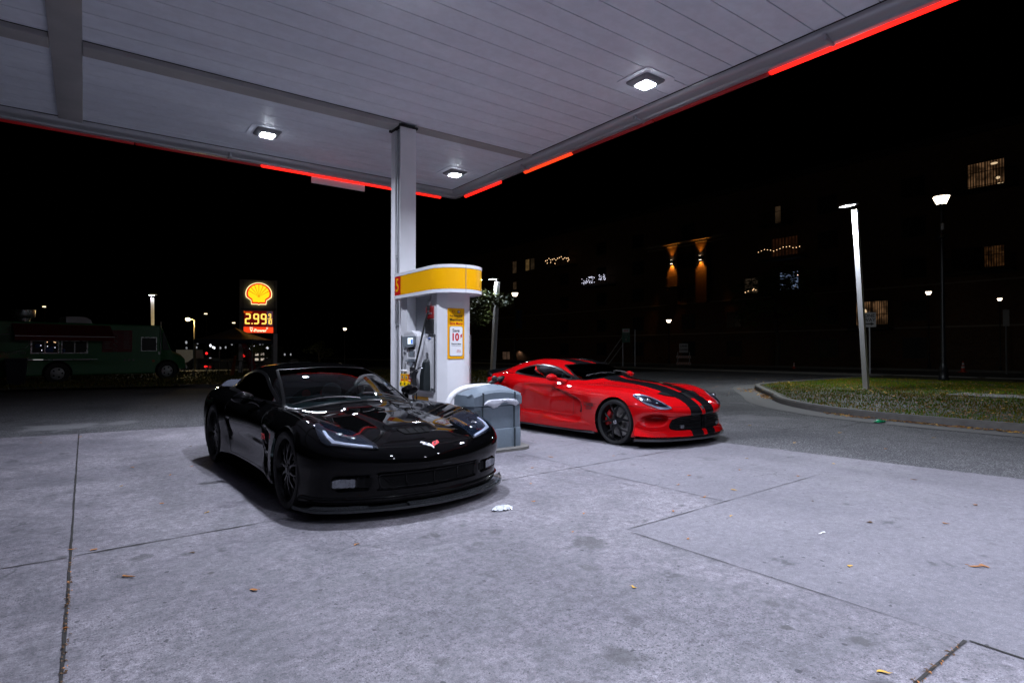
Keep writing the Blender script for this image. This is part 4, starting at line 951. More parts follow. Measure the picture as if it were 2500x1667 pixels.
def lantern(base, H, s, label, energy, banner=False, camera_box=False):
    """street lantern: fluted post, collar, eight-sided glass that widens upwards, cap"""
    t = empty('street_lantern', base, 0, label, 'street lamp', 'black street lanterns with glowing glass'); z = H-.62*s
    q = MB(); q.lathe([(0, 0), (.24*s, 0), (.25*s, .10*s), (.20*s, .16*s), (.185*s, .5*s), (.20*s, .55*s), (.14*s, .75*s), (.10*s, .9*s), (.085*s, z*.5), (.075*s, z-.35*s), (.10*s, z-.30*s), (.07*s, z-.22*s), (.11*s, z-.08*s), (.19*s, z), (0, z)], 16); obj('post', q, M['lamp_dark'], t, smooth=40)
    q = MB(); q.lathe([(0, z+.005), (.20*s, z+.005), (.355*s, z+.36*s), (0, z+.36*s)], 8); obj('lantern_glass', q, M['warm_glass'], t)
    q = MB()
    for k in range(8):
        a = 2*pi*k/8; q.tube([(.20*s*cos(a), .20*s*sin(a), z), (.36*s*cos(a), .36*s*sin(a), z+.37*s)], .016*s, 5)
    q.lathe([(0, z+.365*s), (.40*s, z+.365*s), (.36*s, z+.42*s), (.20*s, z+.54*s), (.05*s, z+.60*s), (.03*s, z+.70*s), (0, z+.72*s)], 16); obj('lantern_cap', q, M['lamp_dark'], t, smooth=30)
    if banner:
        q = MB(); q.b2((.12*s, -.02, z*.52), (.12*s+.85, .0, z*.80), bev=.005); b_ = obj('banner', q, mat('blue_banner', (.02, .07, .16), .6, var=.3, scale=2), t); q = MB(); q.tube([(0, 0, z*.80), (1.05, 0, z*.80)], .02, 6); q.tube([(0, 0, z*.52), (1.05, 0, z*.52)], .02, 6); obj('banner_arm', q, M['lamp_dark'], b_)
    if camera_box:
        q = MB(); q.box((-.24, -.1, z-.95), (.10, .10, .26), bev=.02); obj('meter_box', q, M['pole_white'], t)
        q = MB(); q.lathe([(.07, z-1.42), (.20, z-1.38), (.22, z-1.32), (.20, z-1.28), (.07, z-1.25)], 14); obj('collar', q, M['lamp_dark'], t, smooth=40)
    if energy: lamp(t, 'POINT', energy, (1., .83, .62), (0, 0, z+.2*s), radius=.15).data.use_shadow = True
    return t
lantern((28.2, 8.75, .08), 7.75, .86, 'tall black street lantern at the far right, biggest of the glowing lanterns', 0, camera_box=True)
lantern((36.9, 49.8, 0), 7.7, .98, 'black street lantern with a blue banner behind the middle light pole', 0, banner=True)
lantern((46.1, 36.9, 0), 4.5, .70, 'small street lantern glowing above the red car roof', 55)
lantern((47.9, 15.7, .02), 5.6, .58, 'glowing street lantern left of the tall right-hand one', 45)
lantern((65.8-18.5, 11.6, .02), 4.75, .40, 'dim pinkish street lantern near the right edge over the plain sign', 0)
lantern((24.4, 66.2, -.93), 5.0, .62, 'far small street lantern seen left of the pump', 0)

# ------------------------------------------------------------------ apartment building across the road
def brick_mat():
    m, n, l, b = new_mat('brown_brick')
    tc = n.new('ShaderNodeTexCoord'); mp = n.new('ShaderNodeMapping'); mp.inputs['Rotation'].default_value = (0, R(90), R(90)); l.new(tc.outputs['Object'], mp.inputs[0])
    sx = n.new('ShaderNodeSeparateXYZ'); l.new(tc.outputs['Object'], sx.inputs[0]); cb = n.new('ShaderNodeCombineXYZ'); l.new(math_node(n, l, 'ADD', sx.outputs[0], sx.outputs[1]), cb.inputs[0]); l.new(sx.outputs[2], cb.inputs[1])
    t = n.new('ShaderNodeTexBrick'); t.inputs['Scale'].default_value = 3.2; t.inputs['Color1'].default_value = (.11, .062, .038, 1); t.inputs['Color2'].default_value = (.075, .040, .024, 1); t.inputs['Mortar'].default_value = (.03, .025, .02, 1); t.inputs['Mortar Size'].default_value = .02; t.inputs['Brick Width'].default_value = .8; t.inputs['Row Height'].default_value = .28
    l.new(cb.outputs[0], t.inputs['Vector']); l.new(t.outputs['Color'], b.inputs['Base Color']); b.inputs['Roughness'].default_value = .9
    bp = n.new('ShaderNodeBump'); bp.inputs['Strength'].default_value = .6; l.new(t.outputs['Fac'], bp.inputs['Height']); bp.invert = True; l.new(bp.outputs[0], b.inputs['Normal'])
    return m
M['brick'] = brick_mat(); M['stone'] = mat('pale_stone_band', (.22, .20, .17), .8, var=.2, scale=1.5)
M['dark_window'] = mat('dark_window_glass', (.010, .011, .013), .35, var=.1, spec=.3)
M['frame_dark'] = mat('dark_window_frame', (.02, .02, .022), .5, var=.2)
FX = 52.0
bl = empty('apartment_building', (FX, 40, 0), 0, 'dark brick apartment building across the road with a few lit windows and balconies', 'building')
q = MB(); q.b2((FX, -30, -.1), (FX+16, 95, 17.2)); wobj('wall', q, M['brick'], bl)
q = MB(); q.b2((FX-.3, -30.2, 17.0), (FX+16, 95.2, 17.5)); wobj('roof', q, M['frame_dark'], bl)
for z in (3.05, 6.3):
    q = MB(); q.b2((FX-.07, -30, z), (FX-.003, 95, z+.12)); wobj('ledge', q, M['stone'], bl)
q = MB(); q.b2((FX-.75, 33.9, 12.86), (FX-.003, 44.2, 13.0)); q.b2((FX-.50, 33.9, 12.5), (FX-.003, 44.2, 12.58)); wobj('cornice', q, M['stone'], bl)
def winmat(name, col, s, slats=0., var=.5):
    """curtained lit window: glow broken by vertical blinds"""
    m, n, l, b = new_mat(name); tc = n.new('ShaderNodeTexCoord'); P = tc.outputs['Object']
    sx = n.new('ShaderNodeSeparateXYZ'); l.new(P, sx.inputs[0])
    nz = noise(n, l, P, 1.3, 4); f = ramp(n, l, nz, .38, .66, 1-var, 1.)
    if slats:
        w_ = math_node(n, l, 'SINE', math_node(n, l, 'MULTIPLY', sx.outputs[1], slats)); f = math_node(n, l, 'MULTIPLY', f, ramp(n, l, w_, -.4, .9, .22, 1.25))
    b.inputs['Base Color'].default_value = (.02, .02, .02, 1); b.inputs['Emission Color'].default_value = (*col, 1)
    l.new(math_node(n, l, 'MULTIPLY', f, s), b.inputs['Emission Strength']); return m
WARM = winmat('warm_blinds', (1., .52, .24), .12, 38., .85); WARM2 = winmat('orange_blinds', (1., .42, .14), .05, 42., .9); DIM = winmat('dim_curtain', (.9, .55, .30), .03, 0); COOL = winmat('cool_room', (.45, .62, 1.), .42, 0, .5); RED = winmat('reddish_curtain', (1., .32, .12), .018, 20.); AMB = winmat('amber_pane', (1., .60, .22), .09, 0)
M['bulb_warm'] = emit('lit_fairy_bulb', (1., .62, .32), 2.2); M['bulb_cool'] = emit('lit_cool_bulb', (.8, .8, 1.), 1.8)
def window(y0, y1, z0, z1, m_, mull=1, rail=True, label=None, sill=True):
    f = MB(); t = .07; X0, X1 = FX-.06, FX-.002
    ys, zs = sorted((y0, y1)), (z0, z1)
    f.b2((X0, ys[0]-t, zs[0]-t), (X1, ys[0], zs[1]+t)); f.b2((X0, ys[1], zs[0]-t), (X1, ys[1]+t, zs[1]+t)); f.b2((X0, ys[0], zs[1]), (X1, ys[1], zs[1]+t)); f.b2((X0, ys[0], zs[0]-t), (X1, ys[1], zs[0]))
    for k in range(mull):
        ym = ys[0]+(ys[1]-ys[0])*(k+1)/(mull+1); f.b2((X0+.01, ym-.03, zs[0]), (X1, ym+.03, zs[1]))
    w_ = wobj('window', f, M['frame_dark'], bl)
    p = MB(); p.b2((FX-.03, ys[0], zs[0]), (FX-.004, ys[1], zs[1])); o = wobj('pane', p, m_, w_)
    if label: w_['label'] = label
    return w_
def balcony(y0, y1, z, h=1.05, d=1.25):
    y0, y1 = sorted((y0, y1)); s = MB(); s.b2((FX-d, y0, z-.16), (FX-.003, y1, z)); b_ = wobj('balcony', s, M['frame_dark'], bl)
    r = MB()
    for a, c in (((FX-d+.03, y0+.03), (FX-d+.03, y1-.03)), ((FX-d+.03, y0+.03), (FX-.01, y0+.03)), ((FX-d+.03, y1-.03), (FX-.01, y1-.03))):
        L = math.hypot(c[0]-a[0], c[1]-a[1]); k = max(2, int(L/.13))
        for zz in (h, .08): r.tube([(*a, z+zz), (*c, z+zz)], .022, 4)
        for i in range(k+1): r.tube([(a[0]+(c[0]-a[0])*i/k, a[1]+(c[1]-a[1])*i/k, z+.05), (a[0]+(c[0]-a[0])*i/k, a[1]+(c[1]-a[1])*i/k, z+h)], .009, 4)
    wobj('railing', r, M['frame_dark'], b_); return b_
window(14.5, 12.4, 12.95, 14.85, WARM, label='brightly lit window with blinds high at the far right'); balcony(15.2, 11.6, 12.85)
window(13.55, 12.45, 7.3, 8.75, WARM2, 0); window(15.5, 13.75, 7.3, 8.75, M['dark_window'], 0); balcony(15.6, 11.8, 6.95)
window(22.2, 19.85, 3.45, 5.35, WARM, label='warm lit window with blinds behind the white pole'); balcony(22.4, 19.4, 3.15)
window(28.8, 27.1, 6.95, 8.5, COOL, label='cool white lit balcony door with plants'); balcony(30.4, 26.4, 6.6)
window(29.24, 28.7, 13.2, 14.75, DIM, 0); balcony(30.2, 27.6, 12.95)
window(29.6, 27.15, 10.1, 11.75, RED); balcony(30.3, 26.2, 9.75)
window(32.4, 31.0, 6.9, 8.3, winmat('faint_room', (1., .7, .45), .02))
window(70.7, 69.7, 12.95, 14.7, DIM, 0); window(67.5, 66.6, 13.0, 14.6, AMB, 0); window(66.3, 65.4, 13.0, 14.6, winmat('faint_curtain', (1., .65, .35), .02), 0); window(70.6, 69.7, 10.5, 11.6, DIM, 0)
window(73.3, 71.4, .0, 1.15, winmat('porch_glow', (1., .6, .4), .05), 1)  # porch light on the doorway, put into the pane as a glow
for par, spots in (('top', ((12.95, 14.62, .22, .08), (12.75, 13.55, .13, .10), (12.7, 13.1, .10, .08), (12.5, 13.1, .07, .06))), ('mid', ((21.4, 4.1, .16, .14), (21.5, 4.5, .10, .25)))):
    w_ = next(o for o in bl.children if o.get('label', '').startswith('brightly' if par == 'top' else 'warm lit'))
    q = MB()
    for y, z, ry, rz in spots: ellipsoid(q, (FX-.035, y, z), (.012, ry, rz), 10, 6)
    wobj('room_glow_spot', q, emit('room_glow', (1., .72, .42), .75), w_, smooth=60)  # glowing blobs added on the panes as bright spots of the rooms
for y in (4, 9.3, 18, 24.5, 33.6, 39, 46, 52, 59):                 # the many unlit windows
    for z in (.7, 3.6, 6.9, 10.1, 13.2):
        if (y, z) in ((33.6, 6.9), (33.6, 10.1), (33.6, 13.2)): continue
        window(y+.75, y-.75, z+.1, z+1.55, M['dark_window'])
for y0, y1, z in ((61.8, 56.4, 12.6), (54.6, 49.6, 9.4), (41.2, 39.0, 8.2)): balcony(y0, y1, z)
def bulbs(pts, m_, r=.035):
    q = MB()
    for p in pts: ellipsoid(q, p, (r, r, r), 6, 4)
    return q
rg = random.Random(11)
q = bulbs([(FX-1.28, 61.4-.36*k, 13.62+rg.uniform(-.28, .22)) for k in range(13)]+[(FX-1.28, rg.uniform(56.6, 61.2), rg.uniform(12.9, 13.4)) for _ in range(6)], None, .055); tag(obj('string_lights', q, M['bulb_warm']), 'string of pinkish fairy lights along the far left upper balcony', 'fairy lights')
q = bulbs([(FX-1.28, rg.uniform(51.8, 54.2), rg.uniform(9.7, 10.5)) for _ in range(42)]+[(FX-1.28, rg.uniform(50.0, 51.2), rg.uniform(9.9, 10.6)) for _ in range(22)], None, .04); tag(obj('string_lights', q, M['bulb_cool']), 'dense clump of whitish fairy lights on a balcony railing', 'fairy lights')
q = bulbs([(FX-1.28, 30.2-.30*k, 10.55+.10*sin(k*.9)+rg.uniform(-.04, .04)) for k in range(14)], None, .035); tag(obj('string_lights', q, M['bulb_warm']), 'row of orange fairy lights above the cool lit balcony', 'fairy lights')
q = bulbs([(FX-1.26, 30.1, 7.75), (FX-1.26, 26.5, 8.0), (FX-1.26, 26.7, 7.0), (FX-.1, 32.0, 7.1), (FX-.1, 31.5, 7.15), (FX-.1, 31.4, 7.25), (FX-.1, 31.2, 7.15), (FX-.1, 32.3, 7.0)], None, .045); tag(obj('string_lights', q, M['bulb_warm']), 'few scattered warm lights around the cool lit balcony', 'fairy lights')
# balcony plants before the cool lit door
def leaf_cloud(mb, c, r, n, s, seed=1, flat=1.):
    rg = random.Random(seed)
    for _ in range(n):
        while True:
            p = Vector((rg.uniform(-1, 1), rg.uniform(-1, 1), rg.uniform(-1, 1)))
            if p.length < 1: break
        p = Vector((p.x*r[0], p.y*r[1], p.z*r[2]))+Vector(c); e = Matrix.Rotation(rg.uniform(0, 2*pi), 3, 'Z') @ Matrix.Rotation(rg.uniform(-1.2, 1.2), 3, 'X'); k = s*rg.uniform(.6, 1.4)
        mb.add([p+e @ Vector(v) for v in ((-k*.5, 0, 0), (0, -k*.3, .1*k), (k*.6, 0, 0), (0, k*.3, .1*k))], [(0, 1, 2, 3)])
    return mb
M['leaf_green'] = mat('leaf_green', (.07, .11, .02), .6, var=.4, scale=3)
q = MB()
leaf_cloud(q, (FX-1.1, 27.6, 7.0), (.12, .28, .38), 46, .14, 3)
tag(obj('potted_plant', q, M['leaf_green'], fix=False), 'leafy plant on the cool lit balcony', 'plant')
# brick piers washed by up-and-down lights
M['sconce_glow'] = emit('lit_sconce_opening', (1., .82, .6), 5.)
for y, z, lab in ((40.69, 10.95, 'left of two up-and-down wall lights on the brick building'), (37.03, 10.93, 'right of two up-and-down wall lights on the brick building')):
    pr = MB(); pr.b2((FX-.55, y-.66, 6.3), (FX-.004, y+.66, 12.5)); p_ = wobj('brick_pier', pr, M['brick'], bl); pc = MB(); pc.b2((FX-.59, y-.70, 12.58), (FX-.005, y+.70, 12.70)); wobj('pier_cap', pc, M['stone'], p_)
    s = empty('wall_light', (FX-.67, y, z), 0, lab, 'wall light', 'up-and-down lights on the brick piers'); c = MB(); c.b2((-.12, -.30, -.20), (.118, .30, .20), bev=.02); obj('housing', c, M['frame_dark'], s)
    g = MB(); g.b2((-.09, -.12, -.212), (.06, .12, -.201)); g.b2((-.09, -.12, .201), (.06, .12, .212)); obj('opening', g, M['sconce_glow'], s)
    lamp(s, 'SPOT', 340, (1., .33, .03), (-.07, 0, .23), spot=84, rot=(R(180), R(-16), 0), radius=.05); lamp(s, 'SPOT', 340, (1., .33, .03), (-.07, 0, -.23), spot=84, rot=(0, R(-16), 0), radius=.05)
# wall lamp by the far doorway
s = empty('wall_light', (FX-.15, 69.0, 1.45), 0, 'small porch light on the pale far end of the building', 'wall light'); c = MB(); c.b2((-.1, -.1, -.05), (.14, .1, .12), bev=.02); obj('housing', c, M['frame_dark'], s); lamp(s, 'SPOT', 30, (1., .72, .5), (-.15, 0, -.08), spot=150, radius=.05)

# ------------------------------------------------------------------ trees
M['bark'] = mat('bark', (.055, .045, .035), .9, var=.4, scale=8, bump=.5)
def tree(base, H, cr, label, n=2600, s=.13, seed=1, leaf=None, zc=None):
    rg = random.Random(seed); t = empty('tree', base, 0, label, 'tree', 'trees behind the forecourt'); q = MB(); h0 = H*.42
    q.tube([(0, 0, -.05), (.02*H, 0, h0*.5), (0, .02*H, h0), (0, 0, H*.8)], [.024*H, .019*H, .015*H, .005*H], 9)
    lf = MB(); zc = zc or H*.66
    for k in range(11):
        a = 2*pi*k/11+rg.uniform(-.3, .3); z = h0*rg.uniform(.8, 1.5); e = Vector((cos(a)*cr*rg.uniform(.55, .95), sin(a)*cr*rg.uniform(.55, .95), zc-H*.12+rg.uniform(-.1, .3)*H)); b0 = Vector((0, 0, z)); m = b0.lerp(e, .5)+Vector((0, 0, .06*H))
        q.tube([b0, m, e], [.009*H, .006*H, .002*H], 5)
        for j in range(3): leaf_cloud(lf, e+Vector((rg.uniform(-.3, .3)*cr, rg.uniform(-.3, .3)*cr, rg.uniform(-.16, .16)*cr)), (cr*.30, cr*.30, cr*.20), n//44, s, seed*100+k*3+j)
    leaf_cloud(lf, (0, 0, zc+H*.1), (cr*.55, cr*.55, cr*.45), n//4, s, seed+77)
    obj('trunk', q, M['bark'], t, smooth=60); obj('crown', lf, leaf or M['leaf_green'], t, fix=False); return t
M['leaf_lit'] = mat('lamp_yellowed_leaf', (.050, .062, .010), .6, var=.4, scale=2)  # leaf colour yellowed for crowns under lamp light
tree((18.1, 29.3, .05), 5.6, 2.3, 'small leafy tree beside the middle light pole, half hidden by the pump', 5200, .17, 2, M['leaf_lit'])
tree((46.4, 26.0, 0), 9, 3.0, 'dark street tree in front of the brick building, near the lane barricade', 2400, .30, 4)
tree((47.2, 3.2, 0), 14, 4.2, 'tall dark tree at the right edge of the picture', 2400, .35, 6)
for x, y, H, sd_, lb in ((13.6, 62.5, 3.6, 21, 'small yellow-green lit tree far away, under the left end of the tent'), (16.0, 67.5, 4.0, 22, 'small yellow-green lit tree far away, just left of the sign leg'), (19.6, 60.5, 3.8, 23, 'small yellow-green lit tree far away, right of the red flag')):
    tree((x, y, -.93), H*.95, 1.3, lb, 900, .16, sd_, M['leaf_lit'])
# ------------------------------------------------------------------ black sports car
def black_car_field():
    top = Tab([-.95, -.72, -.5, -.25, 0, .3, .6, .9, 1.3, 1.8, 2.2, 2.6, 3.0, 3.35, 3.56], [0, .28, .55, .76, .99],
        [[.50, .50, .49, .47, .42], [.585, .58, .57, .555, .52], [.645, .64, .625, .645, .60], [.692, .685, .665, .72, .66], [.722, .715, .692, .765, .70],
         [.755, .745, .715, .782, .715], [.785, .772, .735, .780, .72], [.805, .79, .75, .772, .73], [.80, .79, .765, .78, .75], [.82, .81, .79, .80, .77],
         [.86, .85, .835, .845, .80], [.89, .885, .875, .880, .82], [.895, .895, .89, .875, .80], [.885, .885, .88, .86, .78], [.875, .875, .87, .84, .76]])
    side = Tab([-.95, -.6, -.3, 0, .42, .8, 1.3, 1.9, 2.3, 2.685, 3.1, 3.56], [.10, .25, .40, .55, .68, .80, .95],
        [[.90, .92, .925, .92, .88, .82, .76], [.925, .942, .945, .94, .90, .85, .78], [.935, .953, .958, .952, .925, .87, .79], [.935, .958, .963, .957, .94, .89, .80], [.925, .945, .948, .942, .935, .885, .80],
         [.905, .905, .895, .920, .906, .864, .79], [.905, .895, .882, .918, .906, .868, .79], [.915, .905, .895, .928, .915, .876, .79],
         [.935, .94, .945, .954, .938, .900, .82], [.945, .965, .972, .970, .955, .918, .83], [.94, .957, .962, .960, .944, .905, .82], [.89, .91, .92, .92, .895, .86, .79]])
    nose = Sp([.08, .16, .24, .33, .43, .50, .56, .64, .72], [-.85, -.855, -.86, -.87, -.905, -.905, -.885, -.80, -.62])
    bow = Sp([-.3, 0, .3, .55, .75, .88, .96, 1.05], [.035, 0, .035, .115, .225, .35, .50, .66])
    tail = Sp([.08, .25, .40, .60, .80, .95], [3.32, 3.42, 3.50, 3.55, 3.56, 3.52]); tbow = Sp([-.5, 0, .5, .8, .92, 1.], [.04, 0, .04, .13, .24, .34])
    roof = Sp([.25, .46, .70, .95, 1.20, 1.45, 1.75, 2.05, 2.35, 2.65, 2.95, 3.25, 3.5], [.73, .825, .925, 1.02, 1.095, 1.142, 1.178, 1.188, 1.175, 1.135, 1.065, .975, .89])
    cab = Tab([.4, 1.0, 1.5, 2.0, 2.5, 3.0, 3.5], [.68, .82, .95, 1.07, 1.19], [[.80, .74, .66, .575, .49], [.80, .75, .67, .59, .50], [.82, .775, .70, .615, .53], [.83, .79, .715, .635, .55], [.80, .755, .68, .60, .50], [.74, .68, .59, .50, .42], [.66, .58, .48, .38, .28]])
    def F(u, v, w):
        a = np.abs(v)
        T = top(u, a)
        T = T+.020*(1-sstep(.19, .27, a-.07*sstep(-.5, .9, u)))*sstep(-.55, -.35, u)*sstep(1.1, .8, u)
        f = smax(w-T, a-side(u, w), .13)
        f = smax(f, (nose(w)+bow(a)-u)*.9, .10)
        f = smax(f, (u-tail(w)+tbow(a))*.9, .05)
        f = smax(f, .125-w, .03)
        ue = u-a*a*(.85-1.15*sstep(1.5, 2.3, u))
        g = smax((w-roof(ue)+.12*a*a)*.8, (a-cab(u, w))*.85, .09)
        g = np.maximum(np.maximum(g, .5-w), np.maximum(.1-ue, ue-3.48)); f = smin(f, g, .035)
        # recesses: lower grille, brake duct pockets, hood intake, gill behind the front wheel
        def cut(f, g, k): return smax(f, -g, k)
        f = cut(f, np.maximum(np.maximum(np.abs(a)-.46, np.abs(w-.305)-.058), u+.845-bow(a)), .02)
        f = cut(f, np.maximum(np.maximum(np.abs(a-.635)-.105, np.abs(w-.30)-.048), u+.85-bow(a)), .015)
        f = cut(f, np.maximum(np.maximum(np.abs(v)-.155, np.abs(w-.640)-.020), np.maximum(u+.62, -.76-u)), .01)
        f = cut(f, np.maximum(np.maximum(np.abs(w-.52-.12*(u-.6))-.085+.12*np.abs(u-.62), np.abs(u-.60)-.13), .90-a), .02)
        f = cut(f, np.maximum(np.maximum(np.abs(w-.47)-.10, np.abs(u-2.02-.25*(w-.47))-.05), .905-a), .02)
        return f
    return F
car1 = empty('sports_car', (2.30, 5.12, 0), R(2.2), 'glossy black low sports car with black wheels standing left of the pump', 'car')
F1 = black_car_field()
P1 = car_grid(F1, -.30, 3.05, .48, 280, 336, 72)
bvh1, _ = grid_bvh(P1); S1 = Skin(bvh1)
SIDEWIN1 = smooth_poly([(1.02, .815), (1.35, .945), (1.66, 1.045), (1.90, 1.088), (2.2, 1.092), (2.5, 1.055), (2.72, .99), (2.83, .925), (2.70, .893), (2.3, .862), (1.7, .832), (1.3, .815)], 4)
WIND1 = smooth_poly([(0, .47), (.3, .53), (.56, .67), (.675, .83), (.64, 1.02), (.585, 1.3), (.525, 1.6), (.50, 1.66), (.40, 1.57), (.2, 1.475), (0, 1.45), (-.2, 1.475), (-.40, 1.57), (-.50, 1.66), (-.525, 1.6), (-.585, 1.3), (-.64, 1.02), (-.675, .83), (-.56, .67), (-.3, .53)], 4)
BACK1 = smooth_poly([(0, 2.25), (.35, 2.30), (.50, 2.42), (.46, 2.75), (.34, 3.15), (0, 3.22), (-.34, 3.15), (-.46, 2.75), (-.50, 2.42), (-.35, 2.30)], 4)
body1 = car_body(P1, [(0, .335, .362, .80), (2.685, .342, .372, .80)], [('side', SIDEWIN1, .78), ('top', WIND1, .72), ('top', BACK1, .9)], M['black_paint'], car1)
M['seam'] = mat('panel_gap', (.001, .001, .001), .9, var=0)
M['seal'] = mat('rubber_seal', (.003, .003, .0034), .3, var=.2, spec=.2)
M['cabin'] = mat('dark_cabin_trim', (.016, .017, .019), .6, var=.25, scale=14)
M['seat'] = mat('charcoal_leather', (.030, .031, .034), .45, var=.25, scale=18, bump=.1)
M['carbon'] = mat('carbon_fibre', (.030, .032, .036), .28, coat=1., var=.7, scale=160)
M['drl'] = emit('headlight_light_strip', (.74, .78, 1.), .30, (.5, .5, .56))
M['lamp_black'] = mat('headlight_black_housing', (.010, .015, .024), .2, coat=.5, var=.2)
M['lamp_chrome'] = mat('headlight_reflector', (.5, .53, .58), .12, metal=1, var=.15)
M['tail_red'] = mat('tail_lamp_red', (.22, .004, .004), .12, coat=.8, var=.1)
M['fogglass'] = mat('fog_lamp_glass', (.16, .17, .19), .12, metal=.7, coat=.8, var=.45, scale=26)
def both(parent, name, mb, m, **k):
    """the same part on each side of a car"""
    a = obj(name, mb, m, parent, **k); b = obj(name, mirror_mb(mb), m, parent, **k); return a, b
def mir(poly): return [(-a, b) for a, b in poly]
def cabin(car, uw, ud, wheel_v, wd, seat_u, half, seatw=.0):
    """dashboard, wheel, seats, floor of a two-seat cabin"""
    d = MB(); secs = []
    for i in range(13):
        v = -half+2*half*i/12; c = 1-(abs(v)/half)**3*.2; hump = .045*bell(v-wheel_v, .2)
        secs.append([(v, uw+.03+abs(v)*.25, wd-.10), (v, uw+abs(v)*.28, wd-.01), (v, ud-.18, wd+.012+hump*.4), (v, ud-.02, wd+.005+hump), (v, ud+.03, wd-.06+hump*.5), (v, ud-.02, wd-.24), (v, ud-.06, wd-.32), (v, uw+.1, wd-.32)])
    loft(d, secs); obj('dashboard', d, M['cabin'], car, smooth=50)
    s = MB(); n = 28; ax = Vector((0, .86, .5)).normalized(); ux = Vector((1, 0, 0)); uy = ax.cross(ux).normalized(); c = Vector((wheel_v, ud+.13, wd+.02))
    s.tube([c+(ux*cos(2*pi*k/n)+uy*sin(2*pi*k/n))*.182 for k in range(n)], .016, 8, closed=True)
    for a in (R(8), R(172), R(90), R(270)): s.tube([c+ux*.03*cos(a)+uy*.03*sin(a)+ax*-.03, c+(ux*cos(a)+uy*sin(a))*.18], [.022, .013], 6)
    s.cyl(c-ax*.05, c-ax*.0, .055, 14); s.cyl(c-ax*.25, c-ax*.04, .03, 8); obj('steering_wheel', s, M['cabin'], car, smooth=40)
    for sv in (-1, 1):
        q = MB(); v0 = abs(wheel_v)*sv
        P = []
        for i in range(9):                                     # squab and back as one bent cushion
            t = i/8; P.append((seat_u-.42+.42*min(t*2, 1)+max(0, t-.5)*.42, .26-.03*min(t*2, 1)+max(0, t-.5)*2*(.50+seatw)))
        secs = []
        for i, (u, w) in enumerate(P):
            t = i/8; hw = .25-.03*max(0, t-.6)*2.5; b = .07
            nrm = (0, 1) if t < .45 else (-.92, .25)
            up = lambda a, k: (v0+a, u+nrm[0]*k, w+nrm[1]*k)
            secs.append([up(-hw, -.09), up(-hw-.01, .05), up(-hw+.05, .075), up(-hw+.10, .03), up(0, .022), up(hw-.10, .03), up(hw-.05, .075), up(hw+.01, .05), up(hw, -.09)])
        loft(q, secs); u, w = P[-1]
        ellipsoid(q, (v0, u+.045, w+.07), (.13, .055, .115)); obj('seat', q, M['seat'], car, smooth=50)
    f = MB(); f.b2((-half-.02, uw+.1, .17), (half+.02, seat_u+.5, .20)); f.b2((-half-.02, seat_u+.42, .18), (half+.02, seat_u+.46, .74)); f.b2((-.12, ud, .2), (.12, seat_u+.42, .46), bev=.03)
    for sv in (-1, 1): f.b2((sv*(half+.02), ud-.1, .2), (sv*(half+.07), seat_u+.4, wd-.07), bev=.02)
    obj('cabin_floor', f, M['cabin'], car)

# ---- glazing
def glazing(car, S, wind, side, back, sw=.014):
    mb = S.patch(wind, 'top', off=-.002, th=0, step=.045); obj('windscreen', mb, M['car_glass'], car, smooth=180, fix=False)
    obj('windscreen_seal', S.ring(wind, 'top', .014, sw, .004), M['seal'], car, smooth=60)
    mb = S.patch(back, 'top', off=-.002, th=0, step=.06); obj('rear_window', mb, M['car_glass'], car, smooth=180, fix=False)
    obj('rear_window_seal', S.ring(back, 'top', .016, sw, .004), M['seal'], car, smooth=60)
    for sd in (-1, 1):
        mb = S.patch(side, 'side', off=-.002, th=0, side=sd, step=.05); g = obj('side_window', mb, M['side_glass'], car, smooth=180, fix=False)
        obj('window_seal', S.ring(side, 'side', .012, sw*.8, .004, side=sd), M['seal'], g, smooth=60)
glazing(car1, S1, WIND1, SIDEWIN1, BACK1)
cabin(car1, .75, 1.32, .37, .765, 2.08, .70)
q = MB(); q.b2((-.09, 1.565, 1.045), (.09, 1.59, 1.10), bev=.01); q.cyl((0, 1.57, 1.10), (0, 1.60, 1.125), .01, 6); obj('rear_view_mirror', q, M['dark_plastic'], car1)

# ---- headlights
HL1 = smooth_poly([(-.775, -.255), (-.815, -.40), (-.822, -.51), (-.795, -.575), (-.70, -.64), (-.59, -.70), (-.475, -.755), (-.452, -.735), (-.475, -.60), (-.485, -.42), (-.52, -.27), (-.62, -.185), (-.72, -.19)], 4)
DRL1 = [(-.748, -.40), (-.766, -.39), (-.772, -.50), (-.756, -.575), (-.68, -.625), (-.58, -.682), (-.49, -.735), (-.487, -.719), (-.577, -.663), (-.667, -.610), (-.732, -.563), (-.751, -.49)]
for sd in (1, -1):
    P_ = HL1 if sd == 1 else mir(HL1); D_ = DRL1 if sd == 1 else mir(DRL1)
    h = obj('headlight', S1.patch(P_, 'top', .0025, .006, step=.03), M['lamp_black'], car1, smooth=60)
    obj('headlight_rim', S1.ring(P_, 'top', .006, .006, .004), M['gloss_black'], h, smooth=60)
    obj('light_strip', S1.patch(D_, 'top', .010, .010, step=.03), M['drl'], h, smooth=30)
    q = MB()
    for (v, u, r) in ((-.66, -.47, .036), (-.575, -.55, .030)):
        c, nn = S1.hit('top', v*sd, u); c = c+nn*.004; d = (nn*.4+Vector((0, -.9, .1))).normalized()
        ellipsoid(q, c, (r, r, r*.55)); 
    for k in range(7):
        v = -.80+.004*k; u = -.30-.030*k; c, nn = S1.hit('top', v*sd, u); q.box(c+nn*.006, (.018, .020, .008), bev=.002)
    obj('projector', q, M['lamp_chrome'], h, smooth=40)
    obj('lens_cover', S1.patch(P_, 'top', .016, 0, step=.03), M['lamp_glass'], h, smooth=180, fix=False)
